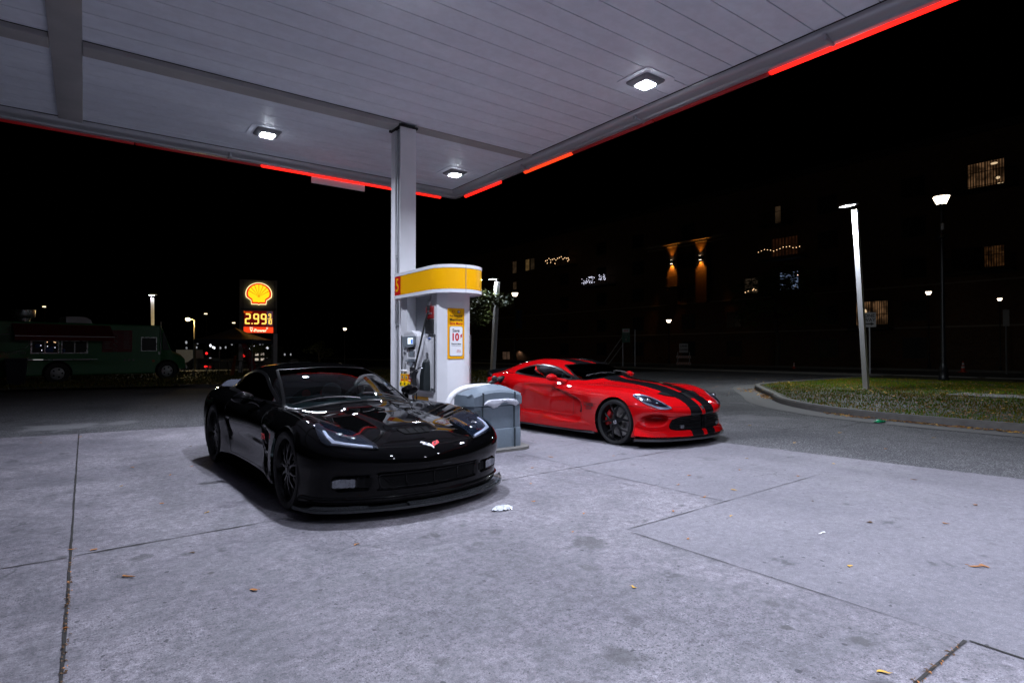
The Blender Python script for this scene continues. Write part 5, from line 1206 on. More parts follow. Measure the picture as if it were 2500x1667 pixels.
# ---- front openings
GR1 = round_poly([(-.465, .352), (.465, .352), (.435, .245), (-.435, .245)], .02)
g = obj('grille', S1.patch(GR1, 'front', .004, .006, step=.03), M['matt_black'], car1, smooth=60)
q = MB()
for k in range(-30, 31):
    for sg in (1, -1):
        a = (k*.032-.055*sg, .247); b_ = (k*.032+.055*sg, .35)
        if abs(a[0]) < .43 and abs(b_[0]) < .44: S1.seam([a, b_], 'front', .0022, mb=q, n=4, off=.008, step=.03)
obj('grille_mesh', q, M['matt_black'], g)
q = MB()
for v in (-.24, 0., .24): S1.seam([(v*1.02, .352), (v*.98, .245)], 'front', .006, mb=q, off=.010)
S1.seam(GR1+[GR1[0]], 'front', .006, mb=q, off=.004)
obj('grille_frame', q, M['gloss_black'], g, smooth=60)
for sd in (-1, 1):
    fp = round_poly([(sd*.615, .335), (sd*.775, .335), (sd*.775, .262), (sd*.615, .262)], .018)
    f_ = obj('fog_light', S1.patch(fp, 'front', .012, .02, step=.02), M['fogglass'], car1, smooth=40); obj('fog_light_rim', S1.ring(fp, 'front', .004, .008, .012), M['gloss_black'], f_, smooth=50)
    obj('brake_duct', S1.patch(round_poly([(sd*.505, .335), (sd*.598, .335), (sd*.598, .262), (sd*.515, .262)], .012), 'front', .003, .004), M['matt_black'], car1)
IN1 = round_poly([(-.15, .655), (.15, .655), (.125, .622), (-.125, .622)], .014)
h = obj('hood_intake', S1.patch(IN1, 'front', .003, .004, step=.02), M['matt_black'], car1)
q = S1.seam(IN1+[IN1[0]], 'front', .004, off=.003)
for v in (-.075, .0, .075): S1.seam([(v, .656), (v, .622)], 'front', .003, mb=q, off=.006)
obj('intake_rim', q, M['matt_black'], h, smooth=60)
# ---- crossed-flag badge
e1 = obj('badge', S1.patch([(-.014, .557), (-.072, .572), (-.088, .567), (-.068, .563), (-.076, .556), (-.055, .553), (-.04, .545), (-.018, .540), (-.004, .526), (.002, .526), (-.002, .546)], 'front', .006, .006, step=.02), M['paper'], car1)
obj('badge_flag', S1.patch([(.002, .526), (.012, .540), (.045, .546), (.078, .555), (.086, .570), (.050, .566), (.018, .562), (.004, .552)], 'front', .006, .006, step=.02), M['red_ink'], e1)
q = S1.patch([(.030, .558), (.048, .561), (.047, .553), (.031, .550)], 'front', .008, .004); S1.patch([(-.052, .563), (-.03, .559), (-.032, .552), (-.05, .556)], 'front', .008, .004, mb=q)
obj('badge_detail', q, M['chrome'], e1)
# ---- splitter, chin, skirts
def swept(path, prof, mb=None):
    """profile (out, up) carried along a plan path of (v, u), outwards to the right of travel"""
    mb = mb or MB(); secs = []
    for i, p in enumerate(path):
        a, b = Vector(path[max(i-1, 0)]), Vector(path[min(i+1, len(path)-1)]); t = (b-a).normalized(); o = Vector((t.y, -t.x)); k = prof(i/(len(path)-1)) if callable(prof) else prof
        secs.append([(p[0]+o.x*q[0], p[1]+o.y*q[0], q[1]) for q in k])
    return loft(mb, secs)
nb_ = Sp([-.3, 0, .3, .55, .75, .88, .96, 1.05], [.035, 0, .035, .115, .225, .35, .50, .66])
path1 = [(float(v), float(-.85+nb_(np.array([abs(v)]))[0])) for v in np.sin(np.linspace(-1, 1, 61)*pi/2*.95)/sin(pi/2*.95)*.945]
def sp_prof(t):
    d = .075; e = min(1, max(0, (abs(t-.5)-.38)/.1)); lift = .018*e
    return [(-.10, .078), (d-.01, .080+lift), (d, .088+lift), (d-.004, .104+lift*1.5), (d-.02, .100+lift), (.0, .100), (-.10, .104)]
sp = obj('splitter', swept(path1, sp_prof), M['carbon'], car1, smooth=40)
q = MB()
for a, b_ in ((.10, .30), (.42, .84)):
    i0, i1 = int(a*60), int(b_*60); swept(path1[i0:i1+1], [(.0, .099), (.062, .102), (.066, .114), (.0, .120)], q)
obj('splitter_wicker', q, M['carbon'], sp, smooth=30)
q = swept(path1, [(-.05, .150), (.012, .168), (.020, .178), (.012, .190), (-.05, .205)]); obj('chin_lip', q, M['gloss_black'], car1, smooth=60)
sk = MB(); secs = []
for i in range(25):
    u = .375+1.93*i/24; o = .945+.045*min(1, (i/24)*1.4)
    secs.append([(-.86, u, .118), (-.86, u, .165), (-.905, u, .185+.02*(i/24)), (-o, u, .132), (-o-.008, u, .124), (-o, u, .116)])
loft(sk, secs); both(car1, 'side_skirt', sk, M['gloss_black'], smooth=40)
# ---- rear lip, lamps, tips
q = MB(); secs = []
for i in range(33):
    v = -.70+1.4*i/32; a = abs(v); u = 3.53-float(Sp([-.5, 0, .5, .8, .92, 1.], [.04, 0, .04, .13, .24, .34])(np.array([a]))[0]); e = max(0, min(1, (.70-a)/.10)); hgt = .07*e**.7
    secs.append([(v, u-.12, .868), (v, u-.03, .872+hgt*.72), (v, u+.005, .872+hgt), (v, u+.014, .868+hgt), (v, u-.01, .80)])
loft(q, secs); obj('spoiler', q, mat('matt_grey_lip', (.050, .054, .070), .9, var=.1, spec=.05), car1, smooth=40)
for v in (-.70, -.45, .45, .70):
    c, nn = S1.hit('rear', v, .70); q = MB(); q.tube([c-nn*.01, c+nn*.012], .062, 24); obj('tail_light', q, M['tail_red'], car1, smooth=40)
for v in (-.17, -.06, .06, .17): q = MB(); q.lathe([(.036, 3.40), (.044, 3.58), (.040, 3.58), (.032, 3.42)], 20, 'y', (v, 0, .24)); obj('exhaust_tip', q, M['chrome'], car1, smooth=40)
# ---- mirrors
def car_mirror(car, v, u, w, r, base, m_shell, lift=.0):
    for sd in (-1, 1):
        q = MB(); ellipsoid(q, (sd*v, u, w), r, 22, 14, lambda p: Vector((p.x, p.y*(1 if p.y < 0 else .55), p.z*(1.-.25*abs(p.x)/r[0]))))
        b0 = Vector((sd*base[0], base[1], base[2])); t = Vector((sd*(v-r[0]*.55), u, w-r[2]*.45))
        q.tube([b0, b0.lerp(t, .35)+Vector((0, 0, .01)), b0.lerp(t, .7)+Vector((0, 0, .008)), t], [.045, .032, .028, .035], 10)
        mm = obj('mirror', q, m_shell, car, smooth=60)
        g = MB(); P = [[(sd*v+r[0]*.82*k*cos(a), u+r[1]*.40, w+r[2]*.75*k*sin(a)) for a in np.linspace(0, 2*pi, 20, endpoint=False)] for k in (1, .02)]; g.grid(P, close_v=True); obj('mirror_glass', g, M['chrome'], mm)
car_mirror(car1, .95, 1.32, .852, (.112, .075, .066), (.80, 1.16, .785), M['black_paint'])
# ---- seams, badges, gills, wipers
q = MB()
for sd in (-1, 1):
    S1.seam([(.86, .80), (.83, .70), (.74, .55), (.72, .40), (.75, .22)], 'side', .0025, sd, q, off=-.0005); S1.seam([(2.10, .86), (2.17, .70), (2.12, .5), (2.02, .30), (1.97, .22)], 'side', .0025, sd, q, off=-.0005); S1.seam([(.75, .22), (1.97, .22)], 'side', .0025, sd, q, off=-.0005)
    S1.seam([(sd*.80, -.30), (sd*.825, -.1), (sd*.80, .45), (sd*.76, .80)], 'top', .0025, 1, q, off=-.0005)
S1.seam([(-.80, -.30), (-.47, -.74), (-.2, -.80), (0, -.81), (.2, -.80), (.47, -.74), (.80, -.30)], 'top', .002, 1, q, off=-.0005)
S1.seam([(-.76, .80), (-.6, .60), (-.3, .44), (0, .40), (.3, .44), (.6, .60), (.76, .80)], 'top', .003, 1, q, off=-.0005)
obj('panel_gaps', q, M['seam'], car1)
for sd in (-1, 1):
    gp = smooth_poly([(.49, .60), (.70, .575), (.715, .52), (.66, .47), (.52, .45), (.48, .52)], 4)
    o = obj('side_gill', S1.patch(gp, 'side', .002, .003, sd, .03), M['matt_black'], car1, smooth=60)
    o2 = obj('side_vent', S1.patch(round_poly([(1.98, .565), (2.07, .57), (2.045, .375), (1.965, .38)], .02), 'side', .002, .003, sd, .03), M['matt_black'], car1, smooth=60)
    q = MB()
    for k in range(3): S1.seam([(1.985, .53-.05*k), (2.055, .53-.05*k)], 'side', .006, sd, q, off=.004)
    obj('vent_slat', q, M['matt_black'], o2)
text('lettering', 'Z06', .07, face_neg_x((-.962, .56, .545)), M['red_ink'], car1, .001, .001)
q = MB(); S1.seam([(-.05, .50), (-.62, .80)], 'top', .008, 1, q, off=.014); S1.seam([(.15, .52), (.55, .68), (.02, .60)], 'top', .007, 1, q, off=.014); obj('wiper', q, M['dark_plastic'], car1)
# ---- wheels
SPOKE_Y = {'n': 10, 'branches': [[(.18, 0, .004, .034), (.40, 0, -.004, .024), (.58, 0, .004, .022)], [(.55, 0, .003, .018), (.74, R(6), .006, .014), (.97, R(9.5), .02, .016)], [(.55, 0, .003, .018), (.74, R(-6), .006, .014), (.97, R(-9.5), .02, .016)]]}
for sd in (-1, 1):
    make_wheel(car1, (sd*.805, 0, .329), sd, .329, .275, .262, SPOKE_Y, 'tyre', .80, turn=.1, caliper=R(-70))
    make_wheel(car1, (sd*.800, 2.685, .344), sd, .344, .315, .275, SPOKE_Y, 'tyre', .72, turn=.25, caliper=R(70))
def wells(car, axles, floor):
    for (u, w, r) in axles:
        for sd in (-1, 1):
            q = MB(); P = [[(sd*x, u+r*sin(a), w+r*cos(a)) for a in np.linspace(-1.95, 1.95, 25)] for x in (.93, .66)]; q.grid(P)
            q.add([(sd*.66, u, w)]+P[1], [(0, i+1, i+2) for i in range(24)]); obj('wheel_well', q, M['matt_black'], car, fix=False)
    q = MB(); q.prism(floor, .112, .135); obj('underbody', q, M['matt_black'], car)
wells(car1, [(0, .335, .360), (2.685, .342, .371)], [(-.55, -.6), (.55, -.6), (.60, -.40), (.60, .38), (.88, .42), (.88, 2.25), (.60, 2.3), (.60, 3.1), (.55, 3.3), (-.55, 3.3), (-.60, 3.1), (-.60, 2.3), (-.88, 2.25), (-.88, .42), (-.60, .38), (-.60, -.4)])
# ------------------------------------------------------------------ red sports car
def red_paint():
    m, n, l, b = new_mat('red_car_paint')
    tc = n.new('ShaderNodeTexCoord'); P = tc.outputs['Object']; sx = n.new('ShaderNodeSeparateXYZ'); l.new(P, sx.inputs[0])
    ax = math_node(n, l, 'ABSOLUTE', sx.outputs[0]); y = sx.outputs[1]; z = sx.outputs[2]
    g = n.new('ShaderNodeNewGeometry'); vt = n.new('ShaderNodeVectorTransform'); vt.vector_type = 'NORMAL'; vt.convert_from = 'WORLD'; vt.convert_to = 'OBJECT'; l.new(g.outputs['Normal'], vt.inputs[0])
    wide = ramp(n, l, y, -.85, .1, .275, .345)
    band = math_node(n, l, 'MULTIPLY', math_node(n, l, 'GREATER_THAN', ax, .042), math_node(n, l, 'LESS_THAN', ax, wide))
    up = math_node(n, l, 'MAXIMUM', math_node(n, l, 'GREATER_THAN', z, .80), math_node(n, l, 'LESS_THAN', y, .9))
    f = math_node(n, l, 'MULTIPLY', band, up)
    nz = noise(n, l, P, 3, 4)
    red = mixc(n, l, nz, (.38, .0022, .004), (.43, .003, .005))
    l.new(mixc(n, l, f, red, (.006, .006, .007)), b.inputs['Base Color'])
    b.inputs['Roughness'].default_value = .4; b.inputs['Specular IOR Level'].default_value = .0; b.inputs['Coat Weight'].default_value = 1.; b.inputs['Coat Roughness'].default_value = .02; b.inputs['Coat IOR'].default_value = 1.5
    return m
M['red_paint'] = lined(red_paint())
M['red_plain'] = mat('red_trim_paint', (.40, .0025, .0045), .3, coat=1., var=.05, scale=3, spec=.1)
def red_car_field():
    top = Tab([-1., -.8, -.6, -.4, -.2, 0, .3, .6, .9, 1.3, 1.8, 2.2, 2.5, 2.8, 3.2, 3.47], [0, .28, .55, .76, .99],
        [[.50, .50, .48, .45, .40], [.625, .615, .58, .545, .49], [.70, .69, .655, .635, .56], [.762, .75, .722, .718, .64], [.805, .795, .772, .772, .69], [.836, .826, .80, .795, .715],
         [.862, .85, .82, .80, .725], [.88, .868, .835, .80, .735], [.885, .872, .845, .815, .755], [.88, .87, .85, .835, .78], [.88, .88, .875, .865, .81], [.91, .91, .905, .90, .83], [.93, .93, .93, .925, .84],
         [.94, .94, .94, .925, .835], [.925, .925, .92, .895, .80], [.91, .91, .90, .87, .77]])
    side = Tab([-1., -.6, -.3, 0, .4, .75, 1.2, 1.7, 2.1, 2.51, 2.9, 3.47], [.10, .22, .38, .55, .70, .84, .97],
        [[.90, .925, .93, .91, .85, .77, .70], [.92, .94, .945, .925, .86, .79, .70], [.935, .955, .96, .945, .90, .82, .72], [.94, .965, .97, .96, .93, .85, .74], [.935, .955, .957, .95, .925, .855, .74],
         [.94, .945, .930, .925, .915, .86, .76], [.95, .940, .905, .905, .91, .87, .78], [.955, .945, .905, .905, .915, .89, .80], [.955, .955, .935, .935, .94, .915, .82],
         [.955, .97, .975, .97, .955, .925, .83], [.94, .96, .965, .96, .945, .91, .82], [.88, .90, .92, .92, .90, .86, .78]])
    nose = Sp([.08, .16, .24, .33, .43, .50, .56, .62, .70], [-.97, -.985, -.955, -.945, -.965, -.975, -.96, -.90, -.75])
    bow = Sp([-.3, 0, .3, .55, .75, .88, .96, 1.05], [.035, 0, .035, .125, .25, .40, .56, .74])
    tail = Sp([.08, .25, .40, .60, .80, .95], [3.22, 3.33, 3.39, 3.41, 3.43, 3.41]); tbow = Sp([-.5, 0, .5, .75, .88, .96, 1.], [.04, 0, .04, .17, .32, .48, .60])
    roof = Sp([.30, .42, .62, .85, 1.05, 1.22, 1.5, 1.85, 2.1, 2.4, 2.7, 3.0, 3.3, 3.5], [.76, .825, .90, .99, 1.06, 1.108, 1.158, 1.186, 1.188, 1.168, 1.115, 1.035, .945, .88])
    cab = Tab([.5, 1.0, 1.5, 2.0, 2.4, 2.8, 3.3], [.78, .90, 1.0, 1.1, 1.19], [[.78, .70, .63, .54, .46], [.80, .74, .66, .575, .48], [.82, .77, .70, .61, .51], [.82, .775, .71, .625, .52], [.78, .73, .67, .58, .48], [.72, .66, .58, .48, .38], [.62, .55, .45, .34, .25]])
    edge = Sp([.10, .30, .45, .54, .59, .64, .69, .745, .80, .86], [.70, .665, .645, .662, .715, .872, 1.056, 1.307, 1.46, 1.6])
    def F(u, v, w):
        a = np.abs(v); u = np.where(u < 0, u*1.165, u)
        s = side(u, w)
        ue_ = edge(w); s = s-.058*sstep(ue_-.01, ue_+.05, u)*sstep(ue_+.95, ue_+.12, u)*sstep(.80, .73, w)*sstep(.24, .36, w)
        wl = np.interp(u, [.30, .55, .82, 2.05], [.20, .27, .312, .345]); s = s+.032*sstep(wl+.030, wl-.022, w)*sstep(.34, .75, u)*sstep(2.12, 2.02, u)
        f = smax(w-top(u, a)+.012*bell(a-.38, .10)*sstep(-.75, -.45, u)*sstep(.3, -.2, u), a-s, .12)
        f = smax(f, (nose(w)+bow(a)-u)*.9, .09)
        f = smax(f, (u-tail(w)+tbow(a))*.9, .05)
        f = smax(f, .125-w, .03)
        ue = u-a*a*(.75-1.05*sstep(1.5, 2.3, u))
        g = smax((w-roof(ue)+.12*a*a-.014*bell(a-.33, .17)*sstep(1., 1.4, u)*sstep(2.6, 2.1, u))*.8, (a-cab(u, w))*.85, .09)
        g = np.maximum(np.maximum(g, .5-w), np.maximum(.2-ue, ue-3.48)); f = smin(f, g, .04)
        def cut(f, g, k): return smax(f, -g, k)
        f = cut(f, np.maximum((((a/.60)**6+(np.abs(w-.335)/.098)**4)**.22-1)*.09, u+.935-bow(a)), .015)
        sc = np.sqrt(((a-.76)/.20)**2+((w-.385-.06*(.76-a))/.070)**2+((u+.66)/.19)**2)
        f = cut(f, (sc-1)*.09, .05)
        return f
    return F
car2 = empty('sports_car', (6.99, 5.85, 0), R(2.5), 'glossy red sports car with two black stripes being refuelled right of the pump', 'car')
F2 = red_car_field()
P2 = car_grid(F2, -.35, 2.95, .50, 380, 408, 84)
bvh2, _ = grid_bvh(P2); S2 = Skin(bvh2)
SIDEWIN2 = smooth_poly([(1.0, .878), (1.17, .935), (1.38, 1.012), (1.60, 1.066), (1.85, 1.088), (2.12, 1.066), (2.36, 1.008), (2.50, .955), (2.40, .935), (2.0, .905), (1.5, .882), (1.2, .872)], 4)
WIND2 = smooth_poly([(0, .70), (.3, .735), (.52, .84), (.63, .97), (.615, 1.10), (.565, 1.27), (.525, 1.40), (.50, 1.43), (.40, 1.35), (.2, 1.26), (0, 1.235), (-.2, 1.26), (-.40, 1.35), (-.50, 1.43), (-.525, 1.40), (-.565, 1.27), (-.615, 1.10), (-.63, .97), (-.52, .84), (-.3, .735)], 4)
BACK2 = smooth_poly([(0, 2.35), (.35, 2.40), (.46, 2.50), (.42, 2.80), (.32, 3.08), (0, 3.13), (-.32, 3.08), (-.42, 2.80), (-.46, 2.50), (-.35, 2.40)], 4)
body2 = car_body(P2, [(0, .325, .350, .80), (2.51, .335, .368, .80)], [('side', SIDEWIN2, .84), ('top', WIND2, .80), ('top', BACK2, .95)], M['red_paint'], car2)

glazing(car2, S2, WIND2, SIDEWIN2, BACK2, .013)
cabin(car2, .90, 1.36, .37, .80, 2.06, .68, .02)
q = MB(); q.b2((-.08, 1.42, 1.02), (.08, 1.44, 1.065), bev=.01); q.cyl((0, 1.43, 1.06), (0, 1.45, 1.10), .01, 6); obj('rear_view_mirror', q, M['dark_plastic'], car2)
# ---- headlights
M['led_white'] = mat('clear_lamp_surround', (.42, .44, .49), .22, metal=.5, coat=.6, var=.25, scale=40)
HL2 = smooth_poly([(-.846, -.265), (-.762, -.345), (-.682, -.435), (-.628, -.55), (-.598, -.645), (-.562, -.70), (-.66, -.668), (-.765, -.595), (-.835, -.49), (-.858, -.37)], 4)
for sd in (1, -1):
    P_ = HL2 if sd == 1 else mir(HL2)
    h = obj('headlight', S2.patch(P_, 'top', .0025, .006, step=.025), M['lamp_black'], car2, smooth=60)
    obj('headlight_surround', S2.ring(P_, 'top', .017, -.002, .006), M['led_white'], h, smooth=60)
    q = MB()
    c, nn = S2.hit('top', -.775*sd, -.475); d = (nn*.35+Vector((-.2*sd, -.9, .1))).normalized()
    q.tube([c-d*.01, c+d*.022, c+d*.028], [.046, .046, .036], 20); ellipsoid(q, c+d*.024, (.034, .034, .026)); c, nn = S2.hit('top', -.70*sd, -.56); ellipsoid(q, c+nn*.004, (.026, .026, .016))
    for k in range(9):
        t = k/8; c, nn = S2.hit('top', sd*(-.835+.23*t), -.30-.34*t+.02*sin(t*pi)); q.box(c+nn*.008, (.014, .014, .006), bev=.002)
    obj('projector', q, M['lamp_chrome'], h, smooth=40)
    obj('lens_cover', S2.patch(P_, 'top', .014, 0, step=.03), M['lamp_glass'], h, smooth=180, fix=False)
# ---- grille with its crossed bars
GR2 = smooth_poly([(-.585, .285), (-.56, .35), (-.47, .402), (-.25, .420), (0, .423), (.25, .420), (.47, .402), (.56, .35), (.585, .285), (.54, .257), (.40, .245), (0, .243), (-.40, .245), (-.54, .257)], 3)
g = obj('grille', S2.patch(GR2, 'front', .004, .006, step=.03), M['matt_black'], car2, smooth=60)
q = MB()
for w0 in (.300, .345, .385): S2.seam([(-.555, w0-.004), (-.3, w0), (.3, w0), (.555, w0-.004)], 'front', .0075, mb=q, off=.012, n=6)
S2.seam([(-.022, .425), (-.03, .245)], 'front', .014, mb=q, off=.020); S2.seam([(.022, .425), (.03, .245)], 'front', .014, mb=q, off=.020)
obj('grille_bar', q, M['gloss_black'], g, smooth=60)
obj('grille_rim', S2.ring(GR2, 'front', .006, .010, .006), M['gloss_black'], g, smooth=60)
q = MB(); c, nn = S2.hit('front', -.42, .29); q.box(c+Vector((0, -.02, 0)), (.07, .03, .05), bev=.006); c, nn = S2.hit('front', .42, .29); q.box(c+Vector((0, -.02, 0)), (.07, .03, .05), bev=.006); obj('fog_light', q, M['fogglass'], g)
# ---- nose badge, hood scoops
e2 = obj('badge', S2.patch([(-.028, .552), (.028, .552), (.038, .535), (.02, .505), (0, .492), (-.02, .505), (-.038, .535)], 'front', .006, .006, step=.02), M['chrome'], car2)
obj('badge_face', S2.patch([(-.018, .545), (.018, .545), (.026, .532), (.012, .508), (0, .50), (-.012, .508), (-.026, .532)], 'front', .009, .004, step=.02), M['black_ink'], e2)
for sd in (-1, 1):
    P_ = [(sd*.30, -.55), (sd*.39, -.44), (sd*.43, -.36), (sd*.33, -.34), (sd*.28, -.40)]
    o = obj('hood_scoop', S2.patch(P_, 'top', .003, .004, step=.03), M['matt_black'], car2, smooth=60)
    obj('scoop_lip', S2.seam([(sd*.30, -.55), (sd*.39, -.44), (sd*.43, -.36)], 'top', .006, off=.004), M['gloss_black'], o, smooth=60)
q = S2.patch([(-.05, -.47), (.05, -.47), (.075, -.60), (.05, -.64), (-.05, -.64), (-.075, -.60)], 'top', .004, .006, step=.03); o = obj('hood_scoop', q, M['matt_black'], car2, smooth=60)
obj('scoop_lip', S2.seam([(-.075, -.60), (-.045, -.465), (.045, -.465), (.075, -.60)], 'top', .009, off=.006), M['gloss_black'], o, smooth=60)
# ---- lip, splitter, sills
nb2 = Sp([-.3, 0, .3, .55, .75, .88, .96, 1.05], [.035, 0, .035, .125, .25, .40, .56, .74])
path2 = [(float(v), float((-.975+nb2(np.array([abs(v)]))[0])/1.165)) for v in np.sin(np.linspace(-1, 1, 61)*pi/2*.96)/sin(pi/2*.96)*.948]
def lip2(t):
    e = min(1, max(0, (abs(t-.5)-.33)/.14)); d = .035+.035*e
    return [(-.05, .140), (d-.01, .158+.012*e), (d, .165+.014*e), (d-.012, .178+.02*e), (.012, .215+.05*e), (-.03, .245+.05*e)]
obj('front_lip', swept(path2, lip2), M['red_paint'], car2, smooth=45)
def spl2(t):
    e = min(1, max(0, (abs(t-.5)-.18)/.25)); d = .028+.045*e
    return [(-.12, .100), (d-.01, .100), (d, .108), (d, .122), (d-.03, .132), (-.02, .142), (-.12, .142)]
obj('splitter', swept(path2, spl2), M['carbon'], car2, smooth=35)
sk = MB(); secs = []
for i in range(25):
    u = .375+1.78*i/24; o = .945+.03*min(1, (i/24)*1.3)
    secs.append([(-.84, u, .112), (-.84, u, .17), (-.93, u, .165), (-o-.005, u, .140), (-o-.012, u, .125), (-o, u, .112)])
loft(sk, secs); both(car2, 'side_skirt', sk, M['carbon'], smooth=40)
sk = MB(); secs = []
for i in range(9):
    t = i/8; u = 2.02+.13*t; secs.append([(-.86, u, .13), (-.86, u, .30-.03*t), (-.95, u, .30-.05*t), (-.975, u, .22), (-.97, u, .13)])
loft(sk, secs); both(car2, 'rear_brake_duct', sk, M['gloss_black'], smooth=40)
# ---- tail
q = MB(); secs = []; tb2 = Sp([-.5, 0, .5, .75, .88, .96, 1.], [.04, 0, .04, .17, .32, .48, .60])
for i in range(41):
    v = -.86+1.72*i/40; a = abs(v); u = 3.40-float(tb2(np.array([a]))[0]); e = max(0, min(1, (.86-a)/.08)); hgt = .055*e**.6
    base = S2.hit('top', v, u-.10); w0 = base[0].z if base else .9
    secs.append([(v, u-.16, w0-.01), (v, u-.05, w0+.004+hgt*.6), (v, u+.012, w0+hgt), (v, u+.022, w0+hgt-.006), (v, u-.01, w0-.05), (v, u-.05, w0-.06)])
loft(q, secs); obj('spoiler', q, M['gloss_black'], car2, smooth=45)
for sd in (-1, 1):
    P_ = round_poly([(sd*.35, .80), (sd*.80, .80), (sd*.80, .70), (sd*.40, .72)], .03); obj('tail_light', S2.patch(P_, 'rear', .004, .006, step=.04), M['tail_red'], car2, smooth=60)
car_mirror(car2, .945, 1.30, .905, (.108, .072, .062), (.80, 1.10, .830), M['red_plain'])
# ---- cut lines
q = MB()
for sd in (-1, 1):
    S2.seam([(.88, .66), (.885, .50), (.89, .335), (1.4, .328), (1.95, .345), (2.06, .42), (2.05, .56), (1.95, .66), (1.85, .72)], 'side', .0028, sd, q, off=-.0005)
    S2.seam([(.64, .565), (.32, .552)], 'side', .0028, sd, q, off=-.0005); S2.seam([(-.26, .565), (-.40, .565), (-.50, .562)], 'side', .0028, sd, q, off=-.0005)
    S2.seam([(sd*.86, .98), (sd*.70, .60), (sd*.62, .1), (sd*.60, -.35), (sd*.60, -.62)], 'top', .0022, 1, q, off=-.0005)
S2.seam([(-.56, .558), (-.3, .556), (.3, .556), (.56, .558)], 'front', .0022, 1, q, off=-.0005)
obj('panel_gaps', q, M['seam'], car2)
c, nn = S2.hit('side', .475, .522, -1)
text('lettering', 'VIPER', .060, face_neg_x((-.966, .475, .530)), M['black_ink'], car2, .001, .001, sx=1.35)
text('lettering', 'GTS', .042, face_neg_x((-.966, .475, .478)), M['black_ink'], car2, .001, .001, sx=1.5)
q = MB(); S2.seam([(-.05, .76), (-.52, .95)], 'top', .008, 1, q, off=.014); S2.seam([(.1, .77), (.50, .92), (.0, .84)], 'top', .007, 1, q, off=.014); obj('wiper', q, M['dark_plastic'], car2)
SPOKE_T = {'n': 5, 'branches': [[(.16, R(0), .004, .060), (.34, R(0), -.003, .046), (.50, R(5), .0, .030), (.72, R(13), .004, .026), (.975, R(17), .02, .028)], [(.34, R(0), -.003, .046), (.50, R(-5), .0, .030), (.72, R(-13), .004, .026), (.975, R(-17), .02, .028)]]}
for sd in (-1, 1):
    make_wheel(car2, (sd*.800, 0, .319), sd, .319, .295, .264, SPOKE_T, 'tyre', .80, turn=.12, caliper=R(75), hubm=M['chrome'])
    make_wheel(car2, (sd*.785, 2.51, .336), sd, .336, .345, .276, SPOKE_T, 'tyre', .72, turn=.4, caliper=R(-75), hubm=M['chrome'])
wells(car2, [(0, .325, .348), (2.51, .335, .366)], [(-.55, -.6), (.55, -.6), (.60, -.36), (.60, .36), (.88, .40), (.88, 2.08), (.60, 2.12), (.60, 3.0), (.5, 3.2), (-.5, 3.2), (-.60, 3.0), (-.60, 2.12), (-.88, 2.08), (-.88, .40), (-.60, .36), (-.60, -.36)])
q = MB(); c, nn = S2.hit('side', 2.64, .825, -1); q.tube([c-nn*.02, c+nn*.012], .07, 24); obj('fuel_filler', q, M['matt_black'], car2, smooth=40)

for sd in (-1, 1):
    ed = [(1.30, .742), (1.06, .692), (.885, .645), (.735, .592), (.685, .54), (.675, .47), (.69, .40)]
    P_ = smooth_poly(ed, 4, False); P2_ = [(a+.045+.02*(b > .6), b-.012*(b > .6)) for a, b in P_]
    obj('side_gill', S2.patch(P_+P2_[::-1], 'side', .002, .003, sd, .02), M['gloss_black'], car2, smooth=60)  # black strip puts the shadow line of the fender step into colour
# ------------------------------------------------------------------ food truck on the verge
M['truck_green'] = mat('green_truck_paint', (.010, .150, .040), .35, coat=.4, var=.15, scale=1.2)
M['awning'] = mat('dark_red_awning', (.13, .007, .009), .8, var=.3, scale=2)
M['menu_red'] = mat('faded_red_menu', (.16, .028, .032), .6, var=.5, scale=4)
M['faint_white'] = mat('faded_white_paint', (.18, .19, .18), .6, var=.2)
M['steel'] = mat('stainless_steel', (.42, .44, .44), .28, metal=.85, var=.2, scale=5)
tk = empty('food_truck', (-.95, 29.6, .0), R(14), 'dark green food truck with a red awning and roof vent parked on the verge', 'food truck')
q = MB(); q.b2((-3.2, 0, .32), (3.86, 2.1, 2.46), bev=.05); obj('body', q, M['truck_green'], tk)
q = MB(); secs = []
for x, zt, zb, a, b_ in ((3.84, 2.40, .55, .02, 2.08), (3.95, 2.30, .55, .06, 2.04), (4.30, 1.36, .55, .08, 2.02), (4.42, 1.30, .52, .10, 2.0), (4.75, 1.14, .50, .16, 1.94), (4.92, .98, .50, .22, 1.88), (4.96, .62, .52, .26, 1.84)): secs.append([(x, a, zb), (x, a, zt-.08), (x, a+.1, zt), (x, b_-.1, zt), (x, b_, zt-.08), (x, b_, zb)])
loft(q, secs); obj('hood', q, M['truck_green'], tk, smooth=40)
q = MB(); q.grid([[(3.97, y, 2.22) for y in (.2, 1.9)], [(4.28, y, 1.42) for y in (.2, 1.9)]]); q.v = [(x+.012, y, z+.006) for x, y, z in q.v]; obj('windscreen', q, M['dark_window'], tk)
q = MB(); q.prism([(3.90, 1.36), (4.20, 1.36), (3.98, 2.12), (3.90, 2.15)], .02, .05, 'y'); obj('quarter_window', q, M['dark_window'], tk)
def tk_box(name, lo, hi, m_, par=None, bev=0): q = MB(); q.b2(lo, hi, bev=bev); return obj(name, q, m_, par or tk)
q = MB(); q.prism([(-.95+.0, 2.36), (-1.34, 1.93)], 0, 1) if False else None
q = MB(); q.prism([(-.01, 2.36), (-.02, 2.38), (-.55, 1.92), (-.55, 1.72), (-.535, 1.72), (-.535, 1.90), (-.01, 2.33)], -1.36, 1.86, 'x'); aw = obj('awning', q, M['awning'], tk)
tk_box('awning_bar', (-1.36, -.575, 1.875), (1.88, -.545, 1.905), M['galv'], aw)
